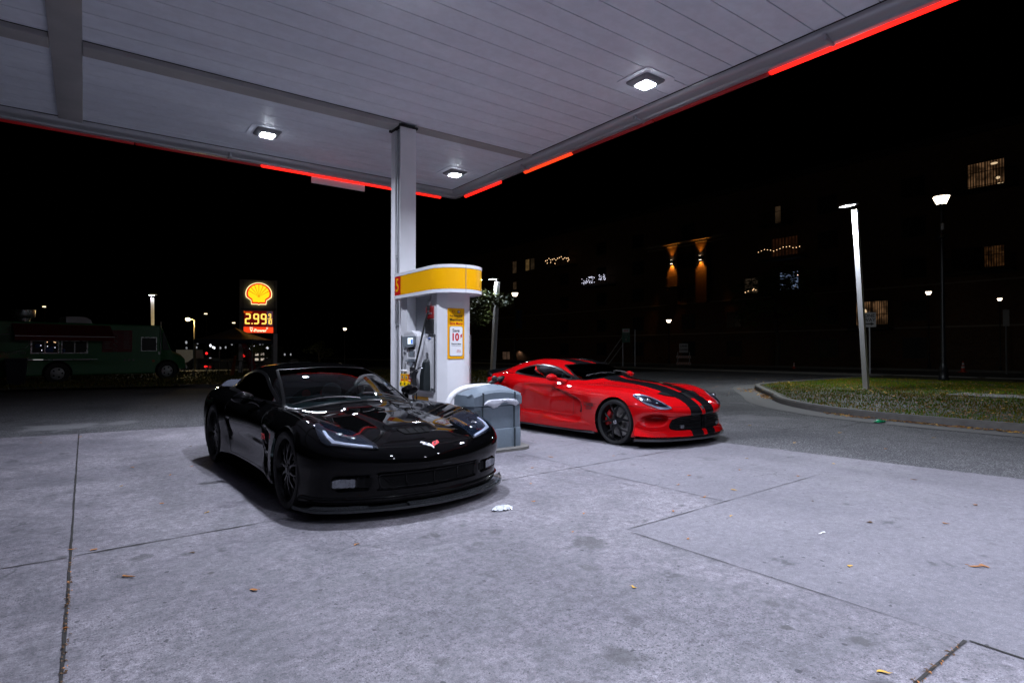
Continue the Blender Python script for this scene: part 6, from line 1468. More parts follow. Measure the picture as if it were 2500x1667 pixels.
for x0, x1 in ((-.76, .09), (.20, 1.05)):
    w_ = MB(); w_.b2((x0-.03, -.03, 1.21), (x1+.03, .01, 1.25)); w_.b2((x0-.03, -.03, 1.70), (x1+.03, .01, 1.74)); w_.b2((x0-.03, -.03, 1.25), (x0+.02, .01, 1.70)); w_.b2((x1-.02, -.03, 1.25), (x1+.03, .01, 1.70)); w_.b2(((x0+x1)/2-.02, -.03, 1.25), ((x0+x1)/2+.02, .01, 1.70)); f_ = obj('serving_window', w_, M['steel'], tk)
    tk_box('pane', (x0+.02, -.012, 1.25), (x1-.02, -.002, 1.70), M['dark_window'], f_)
bl_ = mat('blue_bag', (.02, .07, .22), .5, var=.3); q = MB(); ellipsoid(q, (-.56, -.02, 1.52), (.10, .02, .07)); ellipsoid(q, (-.25, -.02, 1.35), (.10, .02, .09)); ellipsoid(q, (-.12, -.02, 1.38), (.06, .02, .12)); ellipsoid(q, (.27, -.02, 1.34), (.05, .02, .07)); obj('stuff_behind_glass', q, bl_, tk, smooth=60)
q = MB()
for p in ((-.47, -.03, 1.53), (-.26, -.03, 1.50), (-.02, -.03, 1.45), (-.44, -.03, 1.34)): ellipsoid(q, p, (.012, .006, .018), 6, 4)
obj('reflection_glint', q, M['bulb_cool'], tk)  # glowing beads stand in for lights reflected in the serving windows
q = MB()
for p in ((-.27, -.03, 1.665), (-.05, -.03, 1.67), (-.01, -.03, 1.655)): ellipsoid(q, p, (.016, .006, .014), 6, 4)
obj('reflection_glint', q, M['bulb_warm'], tk)
sh = tk_box('shelf', (-1.1, -.32, .955), (1.35, -.0, .985), M['steel'], tk); tk_box('shelf_glow', (-.76, -.325, .962), (-.45, -.322, .99), emit('shelf_edge_glow', (.8, .85, .8), .35), sh)  # part of the steel shelf edge is made to glow
mn = tk_box('menu_board', (1.58, -.02, 1.27), (2.68, .005, 2.20), M['menu_red'], tk)
q = MB(); rg = random.Random(4)
for k in range(9): z = 2.12-.085*k; q.b2((1.66, -.024, z-.018), (1.66+rg.uniform(.16, .30), -.021, z+.010)); q.b2((2.36, -.024, z-.014), (2.36+rg.uniform(.18, .28), -.021, z+.006))
obj('menu_line', q, M['faint_white'], mn)
q = MB()
for k in range(4): q.tube([(2.05+.07*cos(a+k), -.026, 1.95-.2*k+.07*sin(a)) for a in np.linspace(0, 2*pi, 14)], .010, 5)
obj('menu_picture', q, M['faint_white'], mn)
cw = tk_box('cab_window', (3.02, -.02, 1.30), (3.66, .004, 1.93), M['steel'], tk, .01); tk_box('pane', (3.055, -.028, 1.335), (3.625, -.021, 1.895), M['dark_window'], cw)
q = MB(); q.tube([(3.80, -.05, 1.16), (3.80, -.05, 2.62)], .016, 8); obj('corner_pole', q, M['galv'], tk)
tk_box('door_handle', (3.72, -.03, 1.16), (3.77, .0, 1.27), M['steel'], tk)
q = MB(); q.lathe([(0, 2.44), (.20, 2.44), (.22, 2.60), (.36, 2.66), (.38, 2.70), (.38, 2.93), (.40, 2.95), (0, 2.95)], 28, 'z', (-.85, .9, 0)); obj('roof_vent', q, M['steel'], tk, smooth=40)
q = MB(); secs = []
for x, h_ in ((.42, .30), (.9, .31), (1.15, .29), (1.28, .20), (1.33, .05)): secs.append([(x, .35, 2.44), (x, .40, 2.44+h_*.9), (x, .55, 2.44+h_), (x, 1.25, 2.44+h_), (x, 1.4, 2.44+h_*.9), (x, 1.45, 2.44)])
loft(q, secs); obj('roof_unit', q, M['pole_white'], tk, smooth=40)
for x in (0.07, 4.09):
    q = MB(); q.lathe([(.0, -.05), (.16, -.05), (.25, -.02), (.26, .02), (.24, .05), (.0, .05)], 28, 'y', (x, .02, .42)); wl = obj('wheel', q, M['galv'], tk, smooth=40)
    q = MB(); q.lathe([(.26, -.07), (.40, -.06), (.42, 0), (.42, .18), (.26, .2)], 36, 'y', (x, .02, .42)); obj('tyre', q, M['tyre'], wl, smooth=40)
    q = MB()
    for k in range(5): a = 2*pi*k/5; q.cyl((x+.155*cos(a), -.045, .42+.155*sin(a)), (x+.155*cos(a), -.032, .42+.155*sin(a)), .035, 10)
    obj('wheel_hole', q, M['matt_black'], wl)
    q = MB(); q.prism([(x+.50*cos(a), .42+.50*sin(a)) for a in np.linspace(-.2, pi+.2, 20)], -.006, -.002, 'y'); obj('wheel_arch', q, M['matt_black'], tk)
q = MB(); q.lathe([(0, 0), (.06, 0), (.06, .02), (0, .02)], 12, 'y', (3.52, -.02, .87)); obj('side_marker', q, mat('orange_reflector', (.30, .07, .01), .3, var=.1), tk)
fx = lambda x, z: frame((x, -.014, z), (1, 0, 0), (0, 0, 1))
q = MB(); q.tube([(-1.45+.62*cos(a), -.006, 1.62+.34*sin(a)) for a in np.linspace(0, 2*pi, 40)], .012, 5); obj('round_sign', q, M['faint_white'], tk)
text('lettering', '612-244-5973', .12, fx(-1.25, 1.235), M['faint_white'], tk, .001); text('lettering', 'FOLLOW US!', .13, fx(-1.45, .83), M['faint_white'], tk, .001)
q = MB(); q.tube([(-1.50+.035*cos(a), -.01, .64+.035*sin(a)) for a in np.linspace(1.2, 6.6, 12)], .010, 5); q.tube([(-1.465, -.01, .64), (-1.465, -.01, .74), (-1.43, -.01, .71)], .010, 5); obj('note_emblem', q, M['faint_white'], tk)
q = MB()
for k, x in enumerate((2.42, 2.58, 2.74)): q.lathe([(0, -.004), (.05, -.004), (.05, .0), (0, .0)], 10, 'y', (x, -.006, .92))
obj('logo_dot', q, M['faint_white'], tk)
q = MB(); q.b2((4.96, .2, .48), (5.02, 1.9, .62)); obj('bumper', q, M['galv'], tk)
bn = MB(); secs = []
for z, w_, d_ in ((0, .24, .24), (.9, .30, .30), (.92, .33, .33), (.98, .33, .33)): secs.append([(-w_, -d_, z), (w_, -d_, z), (w_, d_, z), (-w_, d_, z)])
loft(bn, secs); tag(obj('wheelie_bin', bn, mat('navy_bin_plastic', (.018, .022, .035), .5, var=.2), None, loc=(-2.06, 28.6, .06)), 'dark wheelie bin standing in front of the food truck', 'bin')

# ------------------------------------------------------------------ price sign on two legs
sg = empty('price_sign', (7.95, 35.25, .0), R(-14.6), 'tall lit filling station price sign with a red and yellow shell on two legs', 'sign')
M['sign_grey'] = mat('grey_sign_cabinet', (.22, .21, .205), .45, var=.1, scale=2)
M['glow_yellow'] = emit('lit_yellow_face', (1., .70, .01), 1.15); M['glow_red'] = emit('lit_red_face', (1., .035, .01), .95); M['glow_rim'] = emit('lit_pale_rim', (1., .80, .34), 1.7)
M['glow_amber'] = emit('lit_amber_digit', (1., .62, .10), 1.6); M['glow_dark'] = emit('dim_red_display', (1., .01, .02), .10, (.03, .004, .006)); M['glow_pw'] = emit('lit_white_lettering', (1., .86, .55), 1.5); M['glow_rr'] = emit('red_line_on_shell', (1., .12, .005), .8)
M['glow_bar'] = emit('lit_orange_red_panel', (1., .05, .01), 1.2); M['glow_grey'] = emit('dim_grey_display', (.6, .35, .55), .10)
def sbox(name, lo, hi, m_, par=None, bev=0.): q = MB(); q.b2(lo, hi, bev=bev); return obj(name, q, m_, par or sg)
for x in (-.90, .90): sbox('leg', (x-.11, -.10, -.05), (x+.11, .12, 2.3), M['pole_white'])
cab = sbox('cabinet', (-.98, -.17, 2.29), (.98, .20, 5.33), M['sign_grey'], None, .015)
q = MB(); q.b2((-.93, -.174, 3.66), (.93, -.168, 3.69)); q.b2((-.80, -.174, 2.32), (-.785, -.168, 5.3)); q.b2((.83, -.174, 2.32), (.845, -.168, 5.3)); obj('cabinet_joint', q, M['seam_dark'], cab)
cxs, czs, rr = .02, 4.53, .69
q = MB(); q.prism(shell_pts(cxs, czs, rr*1.0), -.24, -.172, 'y'); em = obj('shell_emblem', q, M['glow_rim'], sg)
q = MB(); q.prism(shell_pts(cxs, czs, rr*.945), -.252, -.242, 'y'); obj('emblem_border', q, M['glow_red'], em)
q = MB(); q.prism(shell_pts(cxs, czs+.015, rr*.80), -.262, -.254, 'y'); obj('emblem_face', q, M['glow_yellow'], em)
q = MB()
for k in range(7):
    a = R(90+(k-3)*24); p0 = Vector((cxs+.05*(3-k)*-.55, czs-rr*.30)); p1 = Vector((cxs+rr*.80*cos(a), czs+.015+rr*.74*sin(a))); d_ = (p1-p0).normalized(); sd = Vector((-d_.y, d_.x))
    q.prism([tuple(p0+sd*.003), tuple(p0-sd*.003), tuple(p1-sd*.017), tuple(p1+sd*.017)], -.268, -.263, 'y')
obj('emblem_rib', q, M['glow_rr'], em)
dp = sbox('price_display', (-.73, -.19, 2.72), (.76, -.172, 3.56), M['glow_dark']); sbox('display_fraction', (.44, -.194, 2.76), (.745, -.1905, 3.56), M['glow_grey'], dp)
fs = lambda x, z, y=-.20: frame((x, y, z), (1, 0, 0), (0, 0, 1))
SEG = {'2': 'abged', '9': 'abcdfg', '1': 'bc', '0': 'abcdef'}
def digit(ch, x, z, w_, h_, t):
    q = MB(); X0, X1, Z0, Z1 = x-w_/2, x+w_/2, z-h_/2, z+h_/2; zm = z; c_ = t*.55
    S_ = {'a': ((X0+c_, Z1-t), (X1-c_, Z1)), 'd': ((X0+c_, Z0), (X1-c_, Z0+t)), 'g': ((X0+c_, zm-t/2), (X1-c_, zm+t/2)), 'b': ((X1-t, zm+.0), (X1, Z1-c_)), 'c': ((X1-t, Z0+c_), (X1, zm)), 'f': ((X0, zm), (X0+t, Z1-c_)), 'e': ((X0, Z0+c_*.2), (X0+t, zm))}
    for k in SEG[ch]: (a, b_), (c, d_) = S_[k]; q.prism(round_poly([(a, b_), (c, b_), (c, d_), (a, d_)], t*.35, 3), -.205-.001*'abcdefg'.index(k), -.196, 'y')
    return obj('digit', q, M['glow_amber'], dp)
for ch, x in (('2', -.54), ('9', -.11), ('9', .28)): digit(ch, x, 3.12, .30, .60, .078)
q = MB(); q.b2((-.355, -.206, 2.82), (-.285, -.196, 2.885), bev=.01); obj('point', q, M['glow_amber'], dp)
digit('9', .60, 3.30, .14, .26, .04); digit('1', .535, 2.96, .07, .28, .04); digit('0', .645, 2.96, .13, .28, .04); q = MB(); q.b2((.47, -.206, 3.125), (.73, -.196, 3.15)); obj('fraction_bar', q, M['glow_amber'], dp)
text('lettering', 'Regular', .15, fs(-.53, 3.49), M['glow_rr'], dp, .004)
vp = sbox('grade_panel', (-.75, -.19, 2.34), (.78, -.172, 2.66), M['glow_bar']); text('lettering', 'V-Power', .24, fs(.0, 2.46, -.195), M['glow_pw'], vp, .006); text('lettering', 'Shell', .085, fs(-.36, 2.615, -.195), M['glow_pw'], vp, .003)
q = MB(); q.lathe([(.03, -.004), (.05, -.004), (.05, 0), (.03, 0)], 14, 'y', (.46, -.196, 2.595), closed=True); obj('ring_mark', q, M['glow_pw'], vp)
lamp(sg, 'AREA', 4, (1., .35, .08), (0, -.35, 4.3), 1.2, rot=(R(-90), 0, 0))

# ------------------------------------------------------------------ tent, flag, tables under it
tn = empty('party_tent', (6.25, 32.75, .06), R(-33), 'dark blue pop-up tent in front of the sign', 'tent'); q = MB()
for s0 in range(4):
    a0, a1 = pi/4+s0*pi/2, pi/4+(s0+1)*pi/2; c0, c1 = [Vector((1.42*math.copysign(1, cos(a)), 1.42*math.copysign(1, sin(a)), 1.82)) for a in (a0, a1)]; top = Vector((0, 0, 2.46)); P = []
    for i in range(7):
        t = i/6; P.append([(c0.lerp(c1, k/8)).lerp(top, t)+Vector((0, 0, -.09*sin(pi*t)*(1-.4*abs(k/4-1)))) for k in range(9)])
    q.grid(P); q.grid([[c0.lerp(c1, k/8)+Vector((0, 0, -.20+.015*sin(k*3))) for k in range(9)], [c0.lerp(c1, k/8) for k in range(9)]])
obj('tent_roof', q, mat('navy_tent_cloth', (.030, .040, .075), .6, var=.3, scale=3), tn, smooth=40)
for sx in (-1, 1):
    for sy in (-1, 1): q = MB(); q.b2((sx*1.40-.02, sy*1.40-.02, 0), (sx*1.40+.02, sy*1.40+.02, 1.85)); obj('leg', q, M['galv'], tn)
fl = empty('feather_flag', (6.70, 31.0, .06), R(-20), 'red feather flag with pale lettering leaning in front of the tent', 'flag'); P = []
for i in range(15):
    t = i/14; z = .22+1.62*t; lean = -.10-.38*t-.10*t*t; w_ = .34*(1-.15*t)*(1 if t < .72 else max(.05, 1-((t-.72)/.28)**2)); P.append([(lean+w_*k/3-.02*sin(k+t*6), .02*sin(k*1.5+t*5), z) for k in range(4)])
q = MB(); q.grid(P); q2 = [(x, y+.012, z) for x, y, z in q.v]; n0 = len(q.v); q.v += q2; q.f += [tuple(i+n0 for i in f[::-1]) for f in q.f]; q.m = [0]*len(q.f); obj('cloth', q, mat('red_flag_cloth', (.30, .02, .025), .7, var=.25, scale=2), fl, smooth=60)
q = MB(); q.tube([(-.05, .005, 0), (-.14, .005, .5), (-.30, .005, 1.1), (-.52, .005, 1.70), (-.50, .005, 1.86), (-.40, .005, 1.84)], .014, 6); obj('pole', q, M['lamp_dark'], fl, smooth=60)
for k, ch in enumerate('OPEN'):
    z = 1.36-.29*k; t = (z-.22)/1.62; text('lettering', ch, .30, frame((-.10-.38*t-.1*t*t+.16, -.045, z), (1, 0, -.0), (.28, 0, 1)), M['faint_white'], fl, .004)
for x, y, rz, lb in ((5.75, 33.6, .3, 'dark folding table under the left half of the tent'), (7.0, 32.6, .1, 'dark folding table under the right half of the tent')):
    t = empty('folding_table', (x, y, .06), rz, lb, 'table', 'folding tables under the tent'); q = MB(); q.b2((-.62, -.35, .70), (.62, .35, .74)); obj('table_top', q, M['dark_plastic'], t)
    for sx in (-1, 1): q = MB(); q.tube([(sx*.5, -.3, .70), (sx*.58, -.3, 0)], .02, 6); q.tube([(sx*.5, .3, .70), (sx*.58, .3, 0)], .02, 6); q.tube([(sx*.54, -.3, .3), (sx*.54, .3, .3)], .015, 6); obj('leg', q, M['dark_plastic'], t)
bx = MB(); bx.b2((-.2, -.15, 0), (.2, .15, .12), bev=.02); tag(obj('food_box', bx, M['faint_white'], None, loc=(5.45, 33.5, .80)), 'pale box lying on the left folding table', 'box')
q = MB(); q.prism([(-.16, 0), (.02, .0), (.14, 1.02), (.03, 1.02)], -.03, .03, 'y'); tag(obj('leaning_board', q, mat('orange_board', (.42, .10, .02), .6, var=.3), None, loc=(6.05, 32.0, .06)), 'narrow orange board leaning beside the tables under the tent', 'board')
st = empty('sign_stand', (5.0, 33.2, .06), 0, 'thin stand with a small white tag left of the tent', 'stand'); q = MB(); q.tube([(0, 0, 0), (0, 0, .75)], .012, 6); q.b2((-.2, -.02, 0), (.2, .02, .03)); obj('stand', q, M['lamp_dark'], st); q = MB(); q.b2((-.03, -.02, .30), (.03, -.01, .44)); obj('tag_sheet', q, M['paper'], st)

# ------------------------------------------------------------------ far lights and traffic
t = empty('street_lamp', (6.85, 50.8, -.5), 0, 'street lamp with a yellow sodium glow left of the price sign', 'street lamp'); q = MB(); q.tube([(0, 0, 0), (0, 0, 4.15)], [.10, .07], 10); q.tube([(0, 0, 4.12), (-.15, .1, 4.24), (-.42, .3, 4.26)], .04, 6); q.b2((-.10, -.08, 1.95), (-.02, .0, 2.2)); obj('pole', q, mat('tan_pole', (.22, .19, .12), .6, var=.2), t, smooth=40)
q = MB(); ellipsoid(q, (-.45, .32, 4.24), (.17, .17, .12)); obj('lamp_head', q, M['sodium'], t, smooth=60); lamp(t, 'POINT', 420, (1., .74, .32), (-.45, .2, 4.0), radius=.15)
for x, y, z, lb in ((-5.03, 115.3, 8.1, 'far flat street lamp above the food truck vent'), (15.1, 100.5, 7.0, 'far flat street lamp just left of the price sign'), (18.6, 98.0, 5.6, 'far round yellowish lamp beside the sign cabinet')):
    t = empty('street_lamp', (x, y, -.93), 0, lb, 'street lamp'); q = MB(); q.tube([(0, 0, 0), (0, 0, z+.9)], .07, 6); obj('pole', q, M['lamp_dark'], t); q = MB(); q.box((-.1, -.1, z+.93), (.42, .2, .16), bev=.03); obj('lamp_head', q, emit('far_lamp_glow', (1., .80, .5), 2.2), t)
FAR = [(10.94, 88.7, 2.42), (12.17, 87.8, 2.38), (13.56, 86.78, 2.0), (17.36, 108.79, 1.9), (15.78, 97.55, 1.73), (18.39, 108.04, 1.77), (19.1, 107.52, 1.86), (17.91, 95.99, 2.32), (16.96, 84.29, 0.81), (20.05, 94.42, 1.45), (24.72, 115.8, 1.96), (25.38, 115.31, 2.16), (23.74, 104.11, 2.43), (26.59, 114.42, 2.45), (24.59, 103.49, 1.64), (19.72, 82.26, 1.68), (18.0, 83.52, 0.84), (13.78, 111.41, 1.77), (16.71, 121.67, 1.91), (27.12, 101.64, 0.67), (30.78, 111.35, 0.61)]
M['far_white'] = emit('far_white_lamp', (.9, .93, 1.), 1.6); M['far_dim'] = emit('far_dim_lamp', (.9, .93, 1.), .35); M['far_red'] = emit('far_red_lamp', (1., .02, .02), 1.6)
protos = []
for k, m_ in ((0, M['far_white']), (1, M['far_dim'])):
    t = empty('far_street_light', (0, 0, 0), 0, 'tiny whitish street light far away behind the tent and the sign', 'street lamp', 'tiny far street lights'); q = MB(); q.tube([(0, 0, -3.4), (0, 0, 0)], .04, 5); obj('pole', q, M['lamp_dark'], t); q = MB(); ellipsoid(q, (0, 0, 0), (.13, .13, .20), 8, 6); obj('lamp_head', q, m_, t, smooth=60); protos.append(t)
used = set()
for i, p in enumerate(FAR):
    k = 0 if i in (2, 3, 4, 8, 9, 14, 15, 11) else 1; t = protos[k] if k not in used else copy_tree(protos[k]); used.add(k); t.location = p
for x, y, z, lb in ((13.47, 89.3, .95, 'red traffic light far away left of the tent'), (17.6, 86.3, .63, 'red traffic light far away seen past the red flag')):
    t = empty('traffic_light', (x, y, z), 0, lb, 'traffic light', 'far traffic lights'); q = MB(); q.b2((-.16, 0, -.7), (.16, .25, .25)); q.tube([(0, .1, -1.9), (0, .1, -.7)], .05, 5); obj('signal_box', q, M['lamp_dark'], t); q = MB(); ellipsoid(q, (0, -.03, 0), (.17, .06, .17), 10, 6); obj('signal_lens', q, M['far_red'], t, smooth=60)
M['car_dark'] = mat('dark_parked_car_paint', (.02, .021, .025), .3, coat=.6, var=.1); M['beam_white'] = emit('lit_far_headlight', (1., .95, .88), 3.0)
def far_car(label, front):
    t = empty('parked_car', (0, 0, 0), 0, label, 'car', 'cars on the street beyond the verge'); q = MB(); secs = []
    for y, zt, w_ in ((-2.15, .62, .70), (-2.0, .80, .82), (-1.0, .92, .88), (-.5, 1.36, .68), (.6, 1.46, .68), (1.4, 1.10, .80), (2.05, .98, .82), (2.15, .6, .76)): secs.append([(-w_, y, .30), (-w_*1.02, y, .30+(zt-.30)*.6), (-w_*.9, y, zt), (w_*.9, y, zt), (w_*1.02, y, .30+(zt-.30)*.6), (w_, y, .30)])
    loft(q, secs); obj('body', q, M['car_dark'], t, smooth=40)
    for y in (-1.3, 1.35):
        for sx in (-1, 1): q = MB(); q.cyl((sx*.88, y, .33), (sx*.66, y, .33), .33, 16); obj('wheel', q, M['tyre'], t)
    for sx in (-1, 1): q = MB(); ellipsoid(q, (sx*.58, -2.12, .66), (.17, .10, .11), 10, 6); obj('headlight' if front else 'tail_light', q, M['beam_white'] if front else M['far_red'], t, smooth=60)
    return t
cw_ = far_car('dark car with white headlights on the far street', True); cr_ = far_car('dark car with red tail lights on the far street', False)
for k, (x, y, rz) in enumerate(((9.5, 69.9, .2), (10.3, 72.5, .5), (11.9, 73.1, .1), (11.2, 66.3, .4), (16.8, 67.0, .3), (16.0, 62.6, .1), (18.3, 68.4, .5), (18.6, 63.3, .2))):
    t = cw_ if k == 0 else copy_tree(cw_); t.location = (x, y, -.93); t.rotation_euler = (0, 0, rz)
for k, (x, y, rz) in enumerate(((9.7, 67.3, .3), (11.3, 71.0, .2), (11.7, 63.4, .5), (18.0, 63.7+3, .1))):
    t = cr_ if k == 0 else copy_tree(cr_); t.location = (x, y, -.93); t.rotation_euler = (0, 0, rz)
vn = empty('delivery_van', (9.3, 71.5, -.93), R(70), 'white box van far away behind the nose of the food truck', 'van'); q = MB(); q.b2((-2.4, -.9, .35), (1.2, .9, 2.35), bev=.05); obj('box_body', q, M['white_metal'], vn); q = MB(); secs = []
for x, z in ((1.2, 1.9), (1.6, 1.85), (2.1, 1.15), (2.6, 1.0), (2.65, .5)): secs.append([(x, -.85, .4), (x, -.85, z), (x, .85, z), (x, .85, .4)])
loft(q, secs); obj('cab', q, M['white_metal'], vn)
for x in (-1.6, 1.7):
    for sy in (-1, 1): q = MB(); q.cyl((x, sy*.9, .36), (x, sy*.66, .36), .36, 16); obj('wheel', q, M['tyre'], vn)
lamp(vn, 'POINT', 30, (.9, .95, 1.), (-1.0, 2.2, 2.9), radius=.2)  # unseen point light beside the van, without a fixture
sh_ = empty('corner_shop', (24.0, 106.4, -.93), R(-14), 'low far shop with small lit windows between the sign legs', 'building'); q = MB(); q.b2((-4, 0, 0), (4, 5, 3.0)); obj('wall', q, M['soil'], sh_)
for x in (-1.4, -.5, .4):
    for z in (.5, 1.4): q = MB(); q.b2((x, -.04, z), (x+.55, -.005, z+.45)); obj('window', q, emit('lit_shop_window', (1., .85, .7), .5), sh_)

# ------------------------------------------------------------------ signs, barricade and cones along the road
def sign_post(base, H, label, cat='sign', yaw=0.): t = empty('road_sign', base, yaw, label, cat); q = MB(); q.b2((-.03, -.02, 0), (.03, .02, H)); obj('post', q, M['galv'], t); return t
M['sign_white'] = mat('white_reflective_sign', (.55, .55, .57), .4, var=.1)
t = sign_post((34.8, 14.2, .02), 3.45, 'white one way sign with a black arrow behind the leaning white pole', yaw=R(-66)); q = MB(); q.b2((-.31, -.03, 2.60), (.31, -.021, 3.40), bev=.003); b_ = obj('sign_board', q, M['sign_white'], t)
f3 = lambda z: frame((0, -.034, z), (1, 0, 0), (0, 0, 1)); text('lettering', 'ONE', .24, f3(3.22), M['black_ink'], b_, .006); text('lettering', 'WAY', .24, f3(2.98), M['black_ink'], b_, .006)
q = MB(); q.prism([(-.22, 2.74), (.06, 2.74), (.06, 2.68), (.23, 2.775), (.06, 2.87), (.06, 2.81), (-.22, 2.81)], -.036, -.031, 'y'); obj('arrow', q, M['black_ink'], b_)
t = sign_post((40.8, 9.75, .02), 3.6, 'plain pale back of a narrow sign near the right edge', yaw=R(-40)); q = MB(); q.b2((-.17, -.03, 2.65), (.17, -.021, 3.55), bev=.003); obj('sign_board', q, mat('pale_sign_back', (.42, .41, .38), .5, var=.1), t)
t = empty('route_sign', (33.76, 31.05, .0), R(-47), 'small green sign with a white panel on two braced posts above the red car', 'sign')
for x in (-.30, .62): q = MB(); q.b2((x-.03, 0, 0), (x+.03, .05, 2.95)); obj('post', q, M['galv'], t)
q = MB(); q.tube([(-.32, .03, 2.4), (-2.0, .3, 0)], .03, 6); obj('brace', q, M['galv'], t); q = MB(); q.tube([(-.32, .03, 1.75), (-1.6, .3, 0)], .03, 6); obj('brace', q, M['galv'], t)
q = MB(); q.b2((-.36, -.03, 1.95), (.25, -.005, 3.05)); b_ = obj('sign_board', q, mat('green_sign', (.01, .10, .06), .4, var=.1), t); q = MB(); q.b2((-.32, -.04, 2.72), (.21, -.032, 3.0)); w_ = obj('white_panel', q, M['sign_white'], b_)
text('lettering', 'BIKE', .17, frame((-.06, -.045, 2.86), (1, 0, 0), (0, 0, 1)), M['red_ink'], w_, .004); text('lettering', 'PARK &', .13, frame((-.05, -.035, 2.58), (1, 0, 0), (0, 0, 1)), M['faint_white'], b_, .002); text('lettering', 'RIDE', .13, frame((-.05, -.035, 2.40), (1, 0, 0), (0, 0, 1)), M['faint_white'], b_, .002)
q = MB(); q.prism([(-.09, 2.08), (-.02, 2.08), (-.02, 2.18), (.04, 2.18), (-.055, 2.30), (-.15, 2.18), (-.09, 2.18)], -.036, -.031, 'y'); obj('arrow', q, M['faint_white'], b_)
t = empty('barricade', (43.0, 32.8, .0), R(-52), 'striped road barricade with a white lane closed board', 'barricade')
q = MB(); q.b2((-.38, -.05, 1.15), (.38, -.03, 1.95)); b_ = obj('sign_board', q, M['sign_white'], t); text('lettering', 'LANE', .24, frame((0, -.055, 1.72), (1, 0, 0), (0, 0, 1)), M['black_ink'], b_, .006); text('lettering', 'CLOSED', .20, frame((0, -.055, 1.40), (1, 0, 0), (0, 0, 1)), M['black_ink'], b_, .006)
for z in (.66, .08):
    q = MB(); q.b2((-.62, -.04, z), (.62, -.01, z+.22)); r_ = obj('rail', q, M['sign_white'], t); q = MB()
    for k in range(6): q.prism([(-.6+.2*k, z+.005), (-.5+.2*k, z+.005), (-.40+.2*k, z+.215), (-.50+.2*k, z+.215)], -.046, -.041, 'y')
    obj('rail_stripes', q, mat('orange_stripe', (.55, .14, .02), .4, var=.1), r_)
for x in (-.5, .5): q = MB(); q.b2((x-.03, 0, 0), (x+.03, .04, 1.2)); q.b2((x-.03, -.4, 0), (x+.03, .45, .05)); obj('leg', q, M['galv'], t)
def cone(base, s, label):
    t = empty('traffic_cone', base, 0, label, 'cone', 'orange road cones'); q = MB(); q.b2((-.19*s, -.19*s, 0), (.19*s, .19*s, .035*s), bev=.008); q.lathe([(.135*s, .035*s), (.03*s, .70*s), (.02*s, .705*s), (0, .705*s)], 20); obj('cone_body', q, mat('orange_cone', (.62, .045, .012), .45, var=.1), t, smooth=40)
    for z0, z1 in ((.27, .38), (.46, .60)):
        r0, r1 = (.135-.105*(z-.035)/.665+.004 for z in (z0, z1)); q = MB(); q.lathe([(r0*s, z0*s), (r1*s, z1*s)], 20); obj('white_collar', q, mat('white_cone_collar', (.75, .75, .75), .4, var=.05), t, smooth=40)
cone((45.0-.6, 12.74, -.03), 1., 'orange cone with white collars on the road at the far right'); cone((43.2, 22.9, -.03), .72, 'small far cone on the road left of the leaning white pole')

# ------------------------------------------------------------------ leaves and litter
M['leaf_dry'] = mat('dry_orange_leaf', (.42, .17, .045), .7, var=.45, scale=25); M['leaf_yellow'] = mat('yellow_leaf', (.62, .36, .06), .65, var=.3, scale=25); M['leaf_brown'] = mat('brown_leaf', (.12, .065, .03), .8, var=.4, scale=25)
def leaf_mesh(L, w_, seed):
    rg = random.Random(seed); P = []; n_ = 9
    for i in range(n_):
        t = i/(n_-1); h_ = w_*sin(pi*min(1, t*.93+.04))**.8*(1-.25*t); c_ = .25*L*t*t*rg.uniform(-.1, .3)+.012*sin(t*4+seed); k = .22*L*(t-.5)**2+.05*L*rg.random()*.3
        P.append([(L*(t-.5), c_+h_, k+h_*.35+.002), (L*(t-.5), c_, k+.002), (L*(t-.5), c_-h_, k+h_*.5+.002)])
    q = MB(); q.grid(P); n0 = len(q.v); q.v += [(x, y, z-.0008) for x, y, z in q.v]; q.f += [tuple(i+n0 for i in f[::-1]) for f in q.f]; q.m = [0]*len(q.f)
    q.tube([(-L*.5, 0, .004+.05*L), (-L*.72, .05*L, .004)], .0012, 4); return q
lm = []
for k, (L, w_, m_) in enumerate(((.055, .011, 'leaf_dry'), (.045, .015, 'leaf_dry'), (.050, .012, 'leaf_yellow'), (.04, .014, 'leaf_brown'), (.060, .009, 'leaf_dry'))):
    o = obj('fallen_leaf', leaf_mesh(L, w_, k), M[m_], None, smooth=60); lm.append(o)
